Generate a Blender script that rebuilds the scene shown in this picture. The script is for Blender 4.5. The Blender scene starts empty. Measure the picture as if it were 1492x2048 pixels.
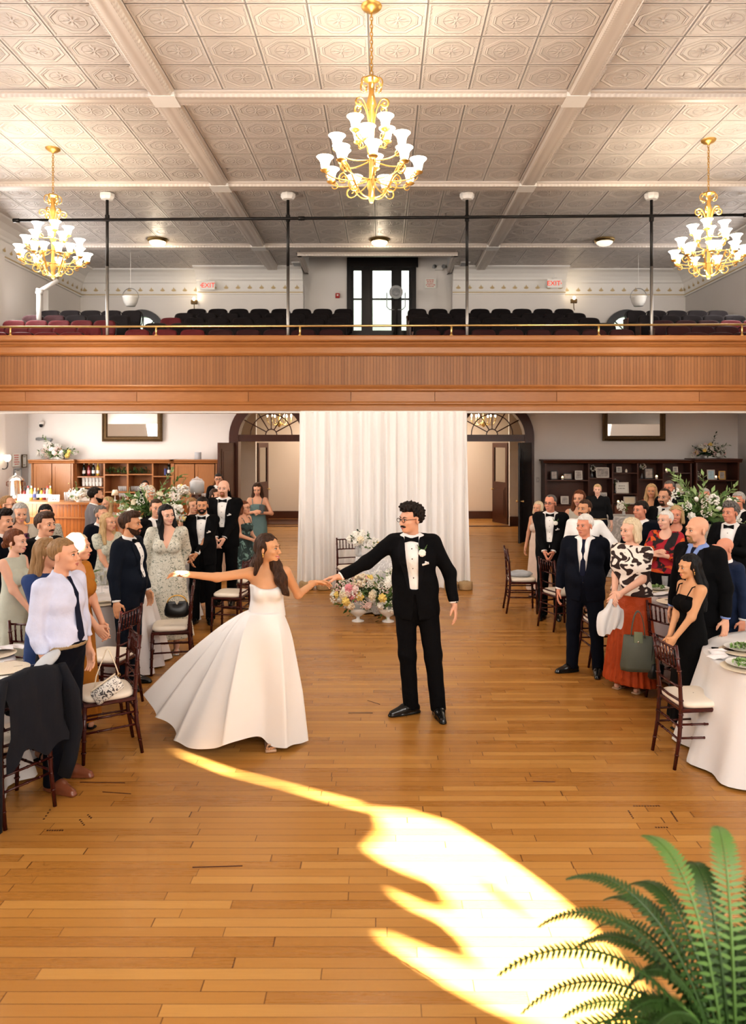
import bpy, math, random
import numpy as np
from mathutils import Vector, Matrix, Euler
from mathutils.geometry import tessellate_polygon
random.seed(7); RNG = np.random.RandomState(7)
PI = math.pi; R = math.radians
SC = bpy.context.scene; COL = SC.collection
F_PX, HZ, CX, CAMZ = 1480.0, 887.0, 766.0, 2.4
def at(px, py, Y):            # photo pixel at depth Y -> point in the hall
    return Vector(((px-CX)/F_PX*Y, Y, CAMZ+(HZ-py)/F_PX*Y))
def gnd(px, py):              # photo pixel on the dance floor
    Y = CAMZ*F_PX/(py-HZ); return Vector(((px-CX)/F_PX*Y, Y, 0))
# ---------------------------------------------------------------- node helpers
class E:
    def __init__(s, nt, o): s.nt, s.o = nt, o
    def _m(s, op, *a):
        n = s.nt.nodes.new('ShaderNodeMath'); n.operation = op
        for i, v in enumerate(a):
            if isinstance(v, E): s.nt.links.new(v.o, n.inputs[i])
            else: n.inputs[i].default_value = v
        return E(s.nt, n.outputs[0])
    def __add__(s, b): return s._m('ADD', s, b)
    __radd__ = __add__
    def __sub__(s, b): return s._m('SUBTRACT', s, b)
    def __rsub__(s, b): return s._m('SUBTRACT', b, s)
    def __mul__(s, b): return s._m('MULTIPLY', s, b)
    __rmul__ = __mul__
    def __truediv__(s, b): return s._m('DIVIDE', s, b)
    def abs(s): return s._m('ABSOLUTE', s)
    def fl(s): return s._m('FLOOR', s)
    def fr(s): return s._m('FRACT', s)
    def sin(s): return s._m('SINE', s)
    def sqrt(s): return s._m('SQRT', s)
    def mx(s, b): return s._m('MAXIMUM', s, b)
    def mn(s, b): return s._m('MINIMUM', s, b)
    def gt(s, b): return s._m('GREATER_THAN', s, b)
    def lt(s, b): return s._m('LESS_THAN', s, b)
    def at2(s, b): return s._m('ARCTAN2', s, b)
    def ss(s, a, b):                                   # smoothstep
        n = s.nt.nodes.new('ShaderNodeMapRange'); n.interpolation_type = 'SMOOTHSTEP'
        s.nt.links.new(s.o, n.inputs[0]); n.inputs[1].default_value = a; n.inputs[2].default_value = b
        return E(s.nt, n.outputs[0])
    def band(s, c, w, f): return s.ss(c-w-f, c-w)*(1-s.ss(c+w, c+w+f))
class Mat:
    def __init__(s, name, col=(.8,.8,.8), rough=.5, metal=0, **kw):
        s.m = bpy.data.materials.new(name); s.m.use_nodes = True; s.nt = s.m.node_tree
        s.b = s.nt.nodes['Principled BSDF']
        s.set(col, rough, metal, **kw)
    def set(s, col, rough, metal=0, **kw):
        s.b.inputs['Base Color'].default_value = (*col, 1); s.b.inputs['Roughness'].default_value = rough
        s.b.inputs['Metallic'].default_value = metal
        for k, v in kw.items(): s.b.inputs[k.replace('_', ' ')].default_value = v
    def coord(s, kind='Object'):
        n = s.nt.nodes.new('ShaderNodeTexCoord'); return n.outputs[kind]
    def xyz(s, sock):
        n = s.nt.nodes.new('ShaderNodeSeparateXYZ'); s.nt.links.new(sock, n.inputs[0])
        return [E(s.nt, n.outputs[i]) for i in range(3)]
    def comb(s, x, y, z=0):
        n = s.nt.nodes.new('ShaderNodeCombineXYZ')
        for i, v in enumerate((x, y, z)):
            if isinstance(v, E): s.nt.links.new(v.o, n.inputs[i])
            else: n.inputs[i].default_value = v
        return n.outputs[0]
    def noise(s, vec, scale=5, detail=3, rough=.55, dist=0):
        n = s.nt.nodes.new('ShaderNodeTexNoise'); s.nt.links.new(vec, n.inputs['Vector'])
        n.inputs['Scale'].default_value = scale; n.inputs['Detail'].default_value = detail
        n.inputs['Roughness'].default_value = rough; n.inputs['Distortion'].default_value = dist
        return E(s.nt, n.outputs[0])
    def white(s, vec):
        n = s.nt.nodes.new('ShaderNodeTexWhiteNoise'); n.noise_dimensions = '3D'; s.nt.links.new(vec, n.inputs['Vector'])
        return E(s.nt, n.outputs[0])
    def voro(s, vec, scale=5, feat='F1', out=0):
        n = s.nt.nodes.new('ShaderNodeTexVoronoi'); n.feature = feat; s.nt.links.new(vec, n.inputs['Vector'])
        n.inputs['Scale'].default_value = scale; return E(s.nt, n.outputs[out])
    def scale(s, vec, sc):
        n = s.nt.nodes.new('ShaderNodeMapping'); s.nt.links.new(vec, n.inputs[0]); n.inputs['Scale'].default_value = sc
        return n.outputs[0]
    def ramp(s, fac, stops):
        n = s.nt.nodes.new('ShaderNodeValToRGB'); s.nt.links.new(fac.o, n.inputs[0])
        cr = n.color_ramp
        while len(cr.elements) < len(stops): cr.elements.new(.5)
        for e, (p, c) in zip(cr.elements, stops): e.position = p; e.color = (*c, 1)
        return n.outputs[0]
    def mix(s, fac, a, b, mode='MIX'):
        n = s.nt.nodes.new('ShaderNodeMix'); n.data_type = 'RGBA'; n.blend_type = mode
        for sock, v in ((n.inputs[0], fac), (n.inputs[6], a), (n.inputs[7], b)):
            if isinstance(v, E): s.nt.links.new(v.o, sock)
            elif isinstance(v, tuple): sock.default_value = (*v, 1)
            elif isinstance(v, (int, float)): sock.default_value = v
            else: s.nt.links.new(v, sock)
        return n.outputs[2]
    def color(s, sock): s.nt.links.new(sock, s.b.inputs['Base Color']); return s
    def roughness(s, e): s.nt.links.new(e.o, s.b.inputs['Roughness']); return s
    def bump(s, h, strength=.4, dist=.01):
        n = s.nt.nodes.new('ShaderNodeBump'); s.nt.links.new(h.o, n.inputs['Height'])
        n.inputs['Strength'].default_value = strength; n.inputs['Distance'].default_value = dist
        s.nt.links.new(n.outputs[0], s.b.inputs['Normal']); return s
M = {}
def plain(name, col, rough=.5, metal=0, var=.12, scale=6, bump=0, **kw):
    a = Mat(name, col, rough, metal, **kw); v = a.coord(); n = a.noise(v, scale, 3)
    a.color(a.mix(n, tuple(c*(1-var) for c in col), tuple(min(1, c*(1+var)) for c in col)))
    if bump: a.bump(a.noise(v, scale*12, 2), bump, .004)
    M[name] = a.m; return a.m
def emit(name, col, strength, base=None):
    a = Mat(name, base or col, .4); a.b.inputs['Emission Color'].default_value = (*col, 1)
    a.b.inputs['Emission Strength'].default_value = strength
    v = a.coord(); n = a.noise(v, 9, 2); a.color(a.mix(n, tuple(c*.92 for c in (base or col)), base or col))
    try: a.m.cycles.emission_sampling = 'NONE'
    except Exception: pass
    M[name] = a.m; return a.m
# ---------------------------------------------------------------- mesh helpers
class MB:
    def __init__(s): s.v, s.f, s.mi, s.n, s.uv = [], [], [], 0, None
    def add(s, V, F, mi=0):
        b = s.n; V = [tuple(map(float, p)) for p in V]; s.v += V; s.n += len(V)
        s.f += [tuple(int(i)+b for i in f) for f in F]; s.mi += [mi]*len(F); return s
    def box(s, c, d, rot=None, mi=0, bev=0):
        x, y, z = (q/2 for q in d); V = []
        if bev:
            bv = min(bev, x*.45, y*.45, z*.45)
            prof = []
            for sx, sy in ((1,1),(-1,1),(-1,-1),(1,-1)):
                prof += [(sx*x, sy*(y-bv)), (sx*(x-bv), sy*y)] if sx*sy > 0 else [(sx*(x-bv), sy*y), (sx*x, sy*(y-bv))]
            rings = []
            for zz, ins in ((-z, bv), (-z+bv, 0), (z-bv, 0), (z, bv)):
                rings.append([((px - math.copysign(ins, px)*.8), (py - math.copysign(ins, py)*.8), zz) for px, py in prof])
            V = [p for r in rings for p in r]; n = 8
            F = [(i*n+j, i*n+(j+1) % n, (i+1)*n+(j+1) % n, (i+1)*n+j) for i in range(3) for j in range(n)]
            F += [tuple(range(n-1, -1, -1)), tuple(range(3*n, 4*n))]
        else:
            V = [(sx*x, sy*y, sz*z) for sz in (-1, 1) for sy in (-1, 1) for sx in (-1, 1)]
            F = [(0,2,3,1), (4,5,7,6), (0,1,5,4), (2,6,7,3), (0,4,6,2), (1,3,7,5)]
        c = Vector(c); m = rot.to_3x3() if rot is not None else None
        V = [c+(m @ Vector(p) if m else Vector(p)) for p in V]
        return s.add(V, F, mi)
    def tube(s, pts, r, n=8, closed=False, mi=0, cap=True, flat=None):
        pts = [Vector(p) for p in pts]; k = len(pts)
        rr = [r]*k if isinstance(r, (int, float)) else r
        V = []; up = None
        for i, p in enumerate(pts):
            a = pts[(i-1) % k] if (closed or i > 0) else p; b = pts[(i+1) % k] if (closed or i < k-1) else p
            t = (b-a).normalized() if (b-a).length > 1e-9 else Vector((0,0,1))
            if up is None: up = Vector((0,0,1)) if abs(t.z) < .9 else Vector((1,0,0))
            sd = t.cross(up).normalized(); up2 = sd.cross(t).normalized(); up = up2
            fy = flat if flat else 1
            for j in range(n):
                an = 2*PI*j/n; V.append(p+sd*math.cos(an)*rr[i]+up2*math.sin(an)*rr[i]*fy)
        m = k if closed else k-1
        F = [(i*n+j, i*n+(j+1) % n, ((i+1) % k)*n+(j+1) % n, ((i+1) % k)*n+j) for i in range(m) for j in range(n)]
        if cap and not closed: F += [tuple(range(n-1, -1, -1)), tuple(range((k-1)*n, k*n))]
        return s.add(V, F, mi)
    def lathe(s, prof, c=(0,0,0), n=16, mi=0, sx=1, sy=1):
        c = Vector(c); V = []
        for r, z in prof:
            for j in range(n): a = 2*PI*j/n; V.append((c.x+r*math.cos(a)*sx, c.y+r*math.sin(a)*sy, c.z+z))
        k = len(prof)
        F = [(i*n+j, i*n+(j+1) % n, (i+1)*n+(j+1) % n, (i+1)*n+j) for i in range(k-1) for j in range(n)]
        F += [tuple(range(n-1, -1, -1)), tuple(range((k-1)*n, k*n))]
        return s.add(V, F, mi)
    def ell(s, c, r, n=10, m=6, rot=None, mi=0):
        c = Vector(c); V = []; mt = rot.to_3x3() if rot is not None else None
        for i in range(m+1):
            ph = -PI/2+PI*i/m
            rr = max(math.cos(ph), .02)
            for j in range(n):
                a = 2*PI*j/n; p = Vector((r[0]*rr*math.cos(a), r[1]*rr*math.sin(a), r[2]*math.sin(ph)))
                V.append(c+(mt @ p if mt else p))
        F = [(i*n+j, i*n+(j+1) % n, (i+1)*n+(j+1) % n, (i+1)*n+j) for i in range(m) for j in range(n)]
        F += [tuple(range(n-1, -1, -1)), tuple(range(m*n, (m+1)*n))]
        return s.add(V, F, mi)
    def ext(s, prof, a, b, mi=0):            # profile of (out, z) points swept along the straight line a-b; out is to the left of a->b
        a, b = Vector(a), Vector(b); t = (b-a).normalized(); o = Vector((-t.y, t.x, 0)); k = len(prof)
        V = [p+o*q[0]+Vector((0,0,q[1])) for p in (a, b) for q in prof]
        F = [(i, (i+1) % k, k+(i+1) % k, k+i) for i in range(k)] + [tuple(range(k-1, -1, -1)), tuple(range(k, 2*k))]
        return s.add(V, F, mi)
    def poly(s, outer, holes, f, mi=0, thick=None):   # flat polygon with holes; f maps (u,v,w) to 3D
        loops = [outer]+holes; tr = tessellate_polygon([[Vector((u, v, 0)) for u, v in l] for l in loops])
        flat = [p for l in loops for p in l]; k = len(flat)
        if not thick: return s.add([f(u, v, 0) for u, v in flat], tr, mi)
        V = [f(u, v, 0) for u, v in flat]+[f(u, v, thick) for u, v in flat]
        F = [tuple(t) for t in tr]+[tuple(i+k for i in t[::-1]) for t in tr]
        b = 0
        for l in loops:
            n = len(l); F += [(b+i, b+(i+1) % n, b+(i+1) % n+k, b+i+k) for i in range(n)]; b += n
        return s.add(V, F, mi)
    def build(s, name, mats, parent=None, smooth=False, loc=None, recalc=True):
        me = bpy.data.meshes.new(name); me.from_pydata(s.v, [], s.f)
        for m in (mats if isinstance(mats, (list, tuple)) else [mats]): me.materials.append(M[m] if isinstance(m, str) else m)
        if any(s.mi): me.polygons.foreach_set('material_index', s.mi)
        if recalc:
            import bmesh
            bm = bmesh.new(); bm.from_mesh(me); bmesh.ops.recalc_face_normals(bm, faces=bm.faces); bm.to_mesh(me); bm.free()
        if s.uv: 
            l = me.uv_layers.new(name='UVMap')
            for i, uv in enumerate(s.uv): l.data[i].uv = uv
        if smooth is True: me.polygons.foreach_set('use_smooth', [True]*len(me.polygons))
        elif smooth: me.polygons.foreach_set('use_smooth', [True]*len(me.polygons)); me.set_sharp_from_angle(angle=R(smooth))
        return link(name, me, parent, loc)
def link(name, data, parent=None, loc=None):
    o = bpy.data.objects.new(name, data); COL.objects.link(o)
    if parent is not None: o.parent = parent
    if loc is not None: o.location = loc
    return o
def tag(o, label, cat, group=None, kind=None):
    o['label'] = label; o['category'] = cat
    if group: o['group'] = group
    if kind: o['kind'] = kind
    return o
def thing(name, label, cat, loc=(0,0,0), rz=0, group=None):
    o = bpy.data.objects.new(name, None); COL.objects.link(o); o.empty_display_size = .1
    o.location = loc; o.rotation_euler = (0, 0, rz); return tag(o, label, cat, group)
def struct(o): o['kind'] = 'structure'; return o
def copy_tree(o, parent=None):
    c = o.copy(); COL.objects.link(c)
    if parent is not None: c.parent = parent
    for ch in KIDS(o): copy_tree(ch, c)
    return c
def KIDS(o): return [x for x in list(o.children)]
def place(o, loc, rz=0, label=None, group=None):
    o.location = loc; o.rotation_euler = (0, 0, rz)
    if label: o['label'] = label
    if group: o['group'] = group
    return o
ORD = ['first','second','third','fourth','fifth','sixth','seventh','eighth','ninth','tenth','eleventh','twelfth','thirteenth','fourteenth','fifteenth','sixteenth']
def bez(p0, p1, p2, p3, n=10):
    p0, p1, p2, p3 = map(Vector, (p0, p1, p2, p3)); out = []
    for i in range(n+1):
        t = i/n; u = 1-t; out.append(p0*u**3+p1*3*u*u*t+p2*3*u*t*t+p3*t**3)
    return out
# ---------------------------------------------------------------- materials
def wood(name, c1, c2, rough=.35, axis='X', scale=1.0, board=0, bumpy=0):
    a = Mat(name, c1, rough); v = a.coord()
    sc = {'X': (1.5, 14, 14), 'Z': (14, 14, 1.5)}[axis]
    n = a.noise(a.scale(v, tuple(q*scale for q in sc)), 3, 5, .6, .6)
    big = a.noise(v, 1.3*scale, 2)
    col = a.mix(n, c1, c2)
    col = a.mix(big*.45, col, tuple(q*.55 for q in c1))
    if board:
        x, y, z = a.xyz(v); k = ((x+y)/board)
        idn = a.white(a.comb(k.fl(), 3.3, 0)); grp = a.noise(a.comb((k/7).fl()*3.7, 0, 0), 1, 0)
        col = a.mix(idn*.35+grp*.25, col, tuple(q*.5 for q in c2))
        e = (k.fr()-.5).abs(); g = e.ss(.40, .47)
        col = a.mix(g*.75, col, tuple(q*.22 for q in c1)); a.bump(1-g, .5, .006)
    a.color(col); M[name] = a.m; return a
wood('oak', (.50,.228,.080), (.33,.125,.036), .34, 'X')
wood('oak_v', (.50,.228,.080), (.33,.125,.036), .34, 'Z')
wood('beadboard', (.47,.22,.083), (.31,.122,.04), .42, 'Z', 1, .062)
wood('bar_bead', (.58,.225,.062), (.40,.13,.03), .3, 'Z', 1, .07)
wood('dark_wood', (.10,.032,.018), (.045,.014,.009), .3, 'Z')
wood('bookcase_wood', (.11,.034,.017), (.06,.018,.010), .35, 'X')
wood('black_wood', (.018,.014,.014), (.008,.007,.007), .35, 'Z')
wood('chair_wood', (.085,.014,.011), (.04,.007,.006), .22, 'Z', 2)
wood('baseboard_wood', (.13,.045,.022), (.07,.024,.013), .35, 'X')
plain('plaster', (.80,.765,.735), .75, 0, .03, 1.2)
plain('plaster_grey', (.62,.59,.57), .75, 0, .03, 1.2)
plain('plaster_peach', (.84,.70,.58), .75, 0, .03, 1)
plain('white_paint', (.86,.84,.81), .45, 0, .03, 2)
plain('brass', (.80,.60,.28), .32, 1, .08, 8)
plain('gold', (.66,.41,.13), .38, .8, .08, 12)
plain('gilt_paint', (.56,.43,.24), .5, .15, .1, 12)
plain('flap_olive', (.17,.20,.13), .6, 0, .1, 5)
plain('gilt', (.16,.105,.05), .45, .7, .6, 40, .8)
plain('iron', (.022,.02,.02), .4, .4, .2, 9)
plain('pewter', (.35,.34,.33), .35, .8, .1, 5)
plain('steel', (.75,.74,.72), .22, 1, .06, 5)
plain('white_cloth', (.74,.73,.735), .8, 0, .02, 2, .2)
plain('shaded_cloth', (.46,.40,.40), .85, 0, .04, 2, .2)  # table cloth tone with shade painted into the colour
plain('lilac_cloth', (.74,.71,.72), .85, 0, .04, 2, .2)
plain('cushion', (.82,.74,.64), .55, 0, .04, 5, .1)
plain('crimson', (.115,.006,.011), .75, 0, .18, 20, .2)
plain('crimson_shaded', (.0065,.003,.004), .9, 0, .3, 20, .2)  # seat velvet darkened almost to black, shade painted into the colour
plain('crimson_half_shaded', (.035,.004,.006), .8, 0, .25, 20, .2)  # in-between seat copy, partial shade painted into the colour
plain('seat_metal', (.04,.035,.035), .3, .6, .1, 5)
plain('paper', (.86,.85,.80), .7, 0, .02, 4)
plain('red_ink', (.62,.10,.08), .6, 0, .05, 5)
plain('dark_ink', (.12,.11,.10), .6, 0, .05, 5)
plain('porcelain', (.86,.84,.80), .2, 0, .02, 4)
plain('charger_cream', (.78,.68,.54), .4, 0, .22, 130, .3)
plain('leaf', (.085,.17,.04), .5, 0, .45, 7)
plain('leaf_pale', (.27,.38,.16), .55, 0, .35, 7)
plain('leaf_dark', (.03,.065,.025), .5, 0, .4, 7)
plain('fern_green', (.036,.082,.016), .5, 0, .55, 5)
plain('fern_pale', (.12,.22,.055), .5, 0, .4, 5)
plain('flower_white', (.88,.86,.80), .6, 0, .05, 20)
plain('flower_cream', (.84,.74,.56), .6, 0, .08, 30)
plain('flower_yellow', (.86,.66,.22), .6, 0, .1, 20)
plain('flower_pink', (.80,.33,.38), .6, 0, .15, 25)
plain('flower_blush', (.88,.66,.62), .6, 0, .08, 20)
plain('bottle_dark', (.012,.016,.012), .08, 0, .1, 4)
plain('bottle_red', (.20,.02,.02), .12, 0, .1, 4)
plain('bottle_gold', (.62,.42,.06), .15, 0, .1, 4)
plain('bottle_blue', (.08,.10,.28), .3, 0, .1, 4)
plain('black_plastic', (.012,.012,.013), .3, 0, .1, 4)
plain('grey_plastic', (.35,.36,.37), .4, 0, .05, 4)
plain('black_leather', (.010,.010,.011), .35, 0, .2, 10, .1)
plain('olive_canvas', (.085,.095,.075), .6, 0, .15, 5, .2)
plain('navy_cloth', (.0055,.007,.013), .9, 0, .2, 6, .3)
plain('grey_cloth', (.50,.52,.55), .85, 0, .08, 8, .3)
plain('wicker', (.50,.36,.20), .6, 0, .3, 60, .5)
plain('salad_green', (.12,.22,.05), .5, 0, .6, 40)
plain('photo_paper', (.40,.36,.33), .35, 0, .9, 14)
plain('blue_photo', (.45,.62,.72), .35, 0, .5, 14)
plain('silver_frame', (.62,.58,.52), .4, .3, .15, 20)
plain('black_frame', (.03,.028,.028), .4, 0, .15, 20)
plain('phone_purple', (.13,.02,.075), .25, 0, .1, 4)
plain('red_paint', (.50,.03,.03), .4, 0, .05, 4)
plain('concrete_stage', (.30,.16,.07), .5, 0, .1, 4)
plain('candle_wax', (.9,.85,.75), .5, 0, .03, 4)
emit('lamp_glow', (1.0,.88,.70), 9.0, (.95,.93,.88)); emit('bulb_glow', (1.0,.85,.6), 22, (.9,.9,.9))
emit('exit_red', (1.0,.06,.015), .55, (.72,.04,.012)); emit('flame', (1,.62,.25), 14); emit('exit_face', (1,.95,.85), .12, (.85,.82,.78))
emit('dome_glow', (1.0,.84,.6), 3.5, (.9,.88,.82)); emit('dome_dim', (1.0,.9,.75), .8, (.9,.88,.82))
def glass(name, col, rough=.02, ior=1.45):
    a = Mat(name, col, rough); a.b.inputs['Transmission Weight'].default_value = 1; a.b.inputs['IOR'].default_value = ior
    n = a.noise(a.coord(), 4, 2); a.roughness(n*.03+rough); M[name] = a.m
def clear(name, col, alpha, rough=.04):
    a = Mat(name, col, rough); a.b.inputs['Alpha'].default_value = alpha; n = a.noise(a.coord(), 4, 2); a.roughness(n*.05+rough); M[name] = a.m
glass('pane_glass', (.97,.98,.97), .0, 1.02); clear('glass', (.93,.95,.95), .26); clear('champagne', (.86,.74,.36), .48); clear('water_glass', (.90,.93,.94), .30); clear('smoky_glass', (.35,.37,.40), .48)
a = Mat('mirror', (.80,.78,.75), .03, 1); n_ = a.noise(a.coord(), 3, 2); a.roughness(n_*.02+.01); M['mirror'] = a.m
# ---- floor: narrow maple strips running across the hall
a = Mat('maple_floor', (.6,.3,.1), .3); v = a.coord(); x, y, z = a.xyz(v)
row = (y/.072).fl(); rnd = a.white(a.comb(row, 1.7, 0)); ln = rnd*.9+.75
xs = x/ln+rnd*17.3; bid = a.white(a.comb(xs.fl(), row, 2.1)); bid2 = a.white(a.comb(xs.fl(), row, 9.4))
col = a.ramp(bid, [(0, (.40,.185,.043)), (.35, (.47,.228,.056)), (.7, (.515,.26,.068)), (1, (.585,.315,.092))])
gr = a.noise(a.comb(x*1.1, y*30, bid*40), 3.2, 5, .62, .5); big = a.noise(v, .55, 3)
col = a.mix(gr*.34, col, (.28,.118,.026)); col = a.mix((big-.38)*.55, col, (.31,.135,.032))
gap = ((y/.072).fr()-.5).abs().gt(.478).mx((xs.fr()-.5).abs().gt(.4975)); gp = gap*(bid2*.5+.45)
col = a.mix(gp, col, (.10,.035,.010))
scf = a.noise(a.scale(v, (1.4, 60, 1)), 1.1, 3).gt(.70); col = a.mix(scf*.18, col, (.11,.045,.02))
a.color(col); a.roughness(bid*.10+gr*.14+.20); a.bump(1-gap*.8+gr*.12, .25, .003)
a.b.inputs['Specular IOR Level'].default_value = .42; M['maple_floor'] = a.m
# ---- pressed tin ceiling
def tin(name, base, rough=.36):
    a = Mat(name, base, rough); v = a.coord('UV'); u, w, _ = a.xyz(v)
    u = u.fr()-.5; w = w.fr()-.5; au, aw = u.abs(), w.abs()
    oc = au.mx(aw*1.06).mx((au+aw)*.76)
    frame = oc.band(.385, .022, .016)+oc.band(.335, .008, .012)*.8+oc.ss(.30, .33)*(1-oc.ss(.33, .36))*.25
    edge = au.mx(aw); rim = edge.band(.468, .012, .012)
    beads = ((u*60).sin()*(w*60).sin()*.5+.5)*edge.ss(.425, .435)*(1-edge.ss(.445, .455))
    r = (u*u+w*w).sqrt(); an = w.at2(u); pet = (an*8).sin()*.5+.5
    flower = (1-r.ss(.05+.0, .20))*pet*r.ss(.025, .06)+(1-r.ss(.02, .045))+r.band(.225, .006, .012)*.4
    arms = (1-au.mn(aw).ss(.008, .022))*r.ss(.12, .16)*(1-r.ss(.2, .25))*.5
    fine = a.noise(v, 70, 2, .6); cor = (1-oc.ss(.38, .42))
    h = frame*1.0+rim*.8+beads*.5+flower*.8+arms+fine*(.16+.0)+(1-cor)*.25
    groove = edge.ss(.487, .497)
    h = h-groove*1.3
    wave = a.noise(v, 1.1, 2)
    col = a.mix((h*.6).mn(1), tuple(q*.74 for q in base), tuple(min(1, q*1.06) for q in base)); col = a.mix(groove*.7, col, tuple(q*.40 for q in base))  # low relief painted darker, shade of the recesses put into the colour
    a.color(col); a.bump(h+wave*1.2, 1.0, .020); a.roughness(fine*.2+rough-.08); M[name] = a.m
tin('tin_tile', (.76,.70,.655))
a = Mat('tin_mould', (.76,.70,.65), .4); v = a.coord('UV'); u, w, _ = a.xyz(v)
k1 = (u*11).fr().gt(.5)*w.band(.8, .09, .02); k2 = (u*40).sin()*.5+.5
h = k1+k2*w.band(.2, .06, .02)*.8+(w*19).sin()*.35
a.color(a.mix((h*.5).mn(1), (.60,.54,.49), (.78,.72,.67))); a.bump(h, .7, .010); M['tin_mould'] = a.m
# ---- pattern fabrics
def fabric(name, c, rough=.85, var=.15, sheen=0): 
    a = Mat(name, c, rough); v = a.coord(); n = a.noise(v, 9, 3); w = a.noise(v, 160, 1)
    a.color(a.mix(n, tuple(q*(1-var) for q in c), tuple(min(1, q*(1+var)) for q in c))); a.bump(n*1.2+w*.1, .35, .03); a.b.inputs['Specular IOR Level'].default_value = .15 if max(c) < .05 else .35
    if sheen: a.b.inputs['Sheen Weight'].default_value = sheen
    M[name] = a.m
def printed(name, c1, c2, scale, thr=.5, dist=1.5, c3=None, rough=.8, soft=.04, detail=1, stretch=(1,1,1)):
    a = Mat(name, c1, rough); v = a.scale(a.coord(), stretch); n = a.noise(v, scale, detail, .5, dist)
    col = a.mix(n.ss(thr-soft, thr+soft), c1, c2)
    if c3:
        n2 = a.noise(a.scale(v, (1.07, .93, 1.2)), scale*.8, 1, .5, dist); col = a.mix(n2.ss(thr+.06, thr+.09), col, c3)
    a.color(col); M[name] = a.m
for nm, c in dict(suit_black=(.0048,.0048,.0058), suit_navy=(.0065,.0085,.016), suit_midnight=(.009,.013,.023), suit_blue=(.010,.020,.055), suit_grey=(.17,.165,.18), trouser_navy=(.006,.0075,.014),
                  shirt_white=(.84,.83,.82), shirt_blue=(.60,.64,.82), shirt_sky=(.26,.36,.68), shirt_pink=(.70,.58,.55), sage=(.50,.52,.45), mustard=(.42,.17,.022), navy_top=(.03,.06,.17), teal=(.15,.24,.25),
                  black_dress=(.0045,.0045,.005), blush_dress=(.72,.58,.50), beige_knit=(.52,.48,.42), tie_black=(.008,.008,.010), tie_navy=(.014,.017,.036), belt_tan=(.35,.26,.15), black_shirt=(.010,.010,.011)).items(): fabric(nm, c)
fabric('rust_pleat', (.40,.065,.012), .5)
printed('floral_cream', (.60,.58,.50), (.24,.26,.215), 24, .60, 2.5, (.72,.70,.64), soft=.02)
printed('floral_sage', (.55,.55,.47), (.36,.38,.32), 20, .56, 2.5, soft=.04)
printed('zebra', (.82,.76,.70), (.035,.018,.016), 5.5, .50, 2.2, soft=.02, detail=0, stretch=(1.3,1,1.9))
printed('red_floral', (.015,.010,.012), (.36,.010,.024), 8, .46, 1.0, (.60,.10,.015), soft=.03)
printed('green_floral', (.03,.055,.055), (.20,.33,.30), 11, .60, 1.2, (.012,.016,.018), soft=.06)
printed('scroll_bag', (.80,.76,.70), (.10,.09,.09), 26, .57, 2.8, soft=.02)
printed('lace_cloth', (.60,.59,.60), (.82,.81,.82), 16, .55, 2.5, soft=.05)
printed('grey_damask', (.38,.37,.36), (.54,.53,.52), 9, .52, 2.5, soft=.05)
printed('knit_net', (.60,.56,.49), (.30,.27,.22), 60, .55, 0)
def skin(name, c):
    a = Mat(name, c, .5); v = a.coord(); n = a.noise(v, 14, 3)
    a.color(a.mix(n, tuple(q*.92 for q in c), (min(1, c[0]*1.06), c[1]*.99, c[2]*.96)))
    a.b.inputs['Subsurface Weight'].default_value = 0; a.b.inputs['Specular IOR Level'].default_value = .35; M[name] = a.m
skin('skin_fair', (.70,.40,.275)); skin('skin_pale', (.74,.46,.35)); skin('skin_tan', (.60,.32,.185)); skin('skin_ruddy', (.66,.31,.21)); skin('skin_warm', (.62,.345,.19))
def hair(name, c, c2):
    a = Mat(name, c, .45); v = a.coord(); n = a.noise(a.scale(v, (70, 70, 9)), 1, 3, .6, .4); a.color(a.mix(n.ss(.3, .7), c, c2)); a.bump(n, 1.0, .016); a.b.inputs['Specular IOR Level'].default_value = .22
    M[name] = a.m
hair('hair_brown', (.035,.017,.010), (.085,.042,.024)); hair('hair_dark', (.010,.007,.006), (.028,.018,.014)); hair('hair_black', (.006,.006,.007), (.016,.015,.016))
hair('hair_auburn', (.10,.032,.015), (.19,.07,.03)); hair('hair_blonde', (.42,.27,.13), (.62,.45,.25)); hair('hair_light', (.60,.48,.32), (.78,.66,.48)); hair('hair_grey', (.30,.29,.28), (.52,.50,.48)); hair('hair_white', (.66,.64,.60), (.82,.80,.77))
hair('hair_sandy', (.24,.14,.06), (.36,.22,.11)); hair('hair_darkgrey', (.09,.08,.075), (.2,.19,.18)); hair('hair_ginger', (.22,.085,.03), (.32,.14,.06))
plain('eye_white', (.80,.77,.74), .3, 0, .02, 4); plain('eye_dark', (.02,.013,.010), .2, 0, .1, 4); plain('lip', (.50,.17,.14), .45, 0, .06, 9); plain('lip_red', (.48,.13,.12), .4, 0, .06, 9)
plain('shoe_black', (.010,.010,.010), .18, 0, .1, 4); plain('shoe_brown', (.20,.065,.030), .35, 0, .25, 7); plain('shoe_silver', (.6,.58,.56), .3, .5, .1, 9); plain('sandal_tan', (.5,.33,.22), .4, 0, .1, 4)
a = Mat('bridal_satin', (.86,.845,.83), .42); n_ = a.noise(a.coord(), 3, 2); a.color(a.mix(n_, (.74,.725,.715), (.78,.77,.76))); a.b.inputs['Sheen Weight'].default_value = .15; M['bridal_satin'] = a.m
a = Mat('drape_white', (.86,.83,.81), .85); n_ = a.noise(a.scale(a.coord(), (3, 3, .5)), 3, 3); a.color(a.mix(n_, (.89,.86,.845), (.94,.92,.91))); M['drape_white'] = a.m
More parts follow.
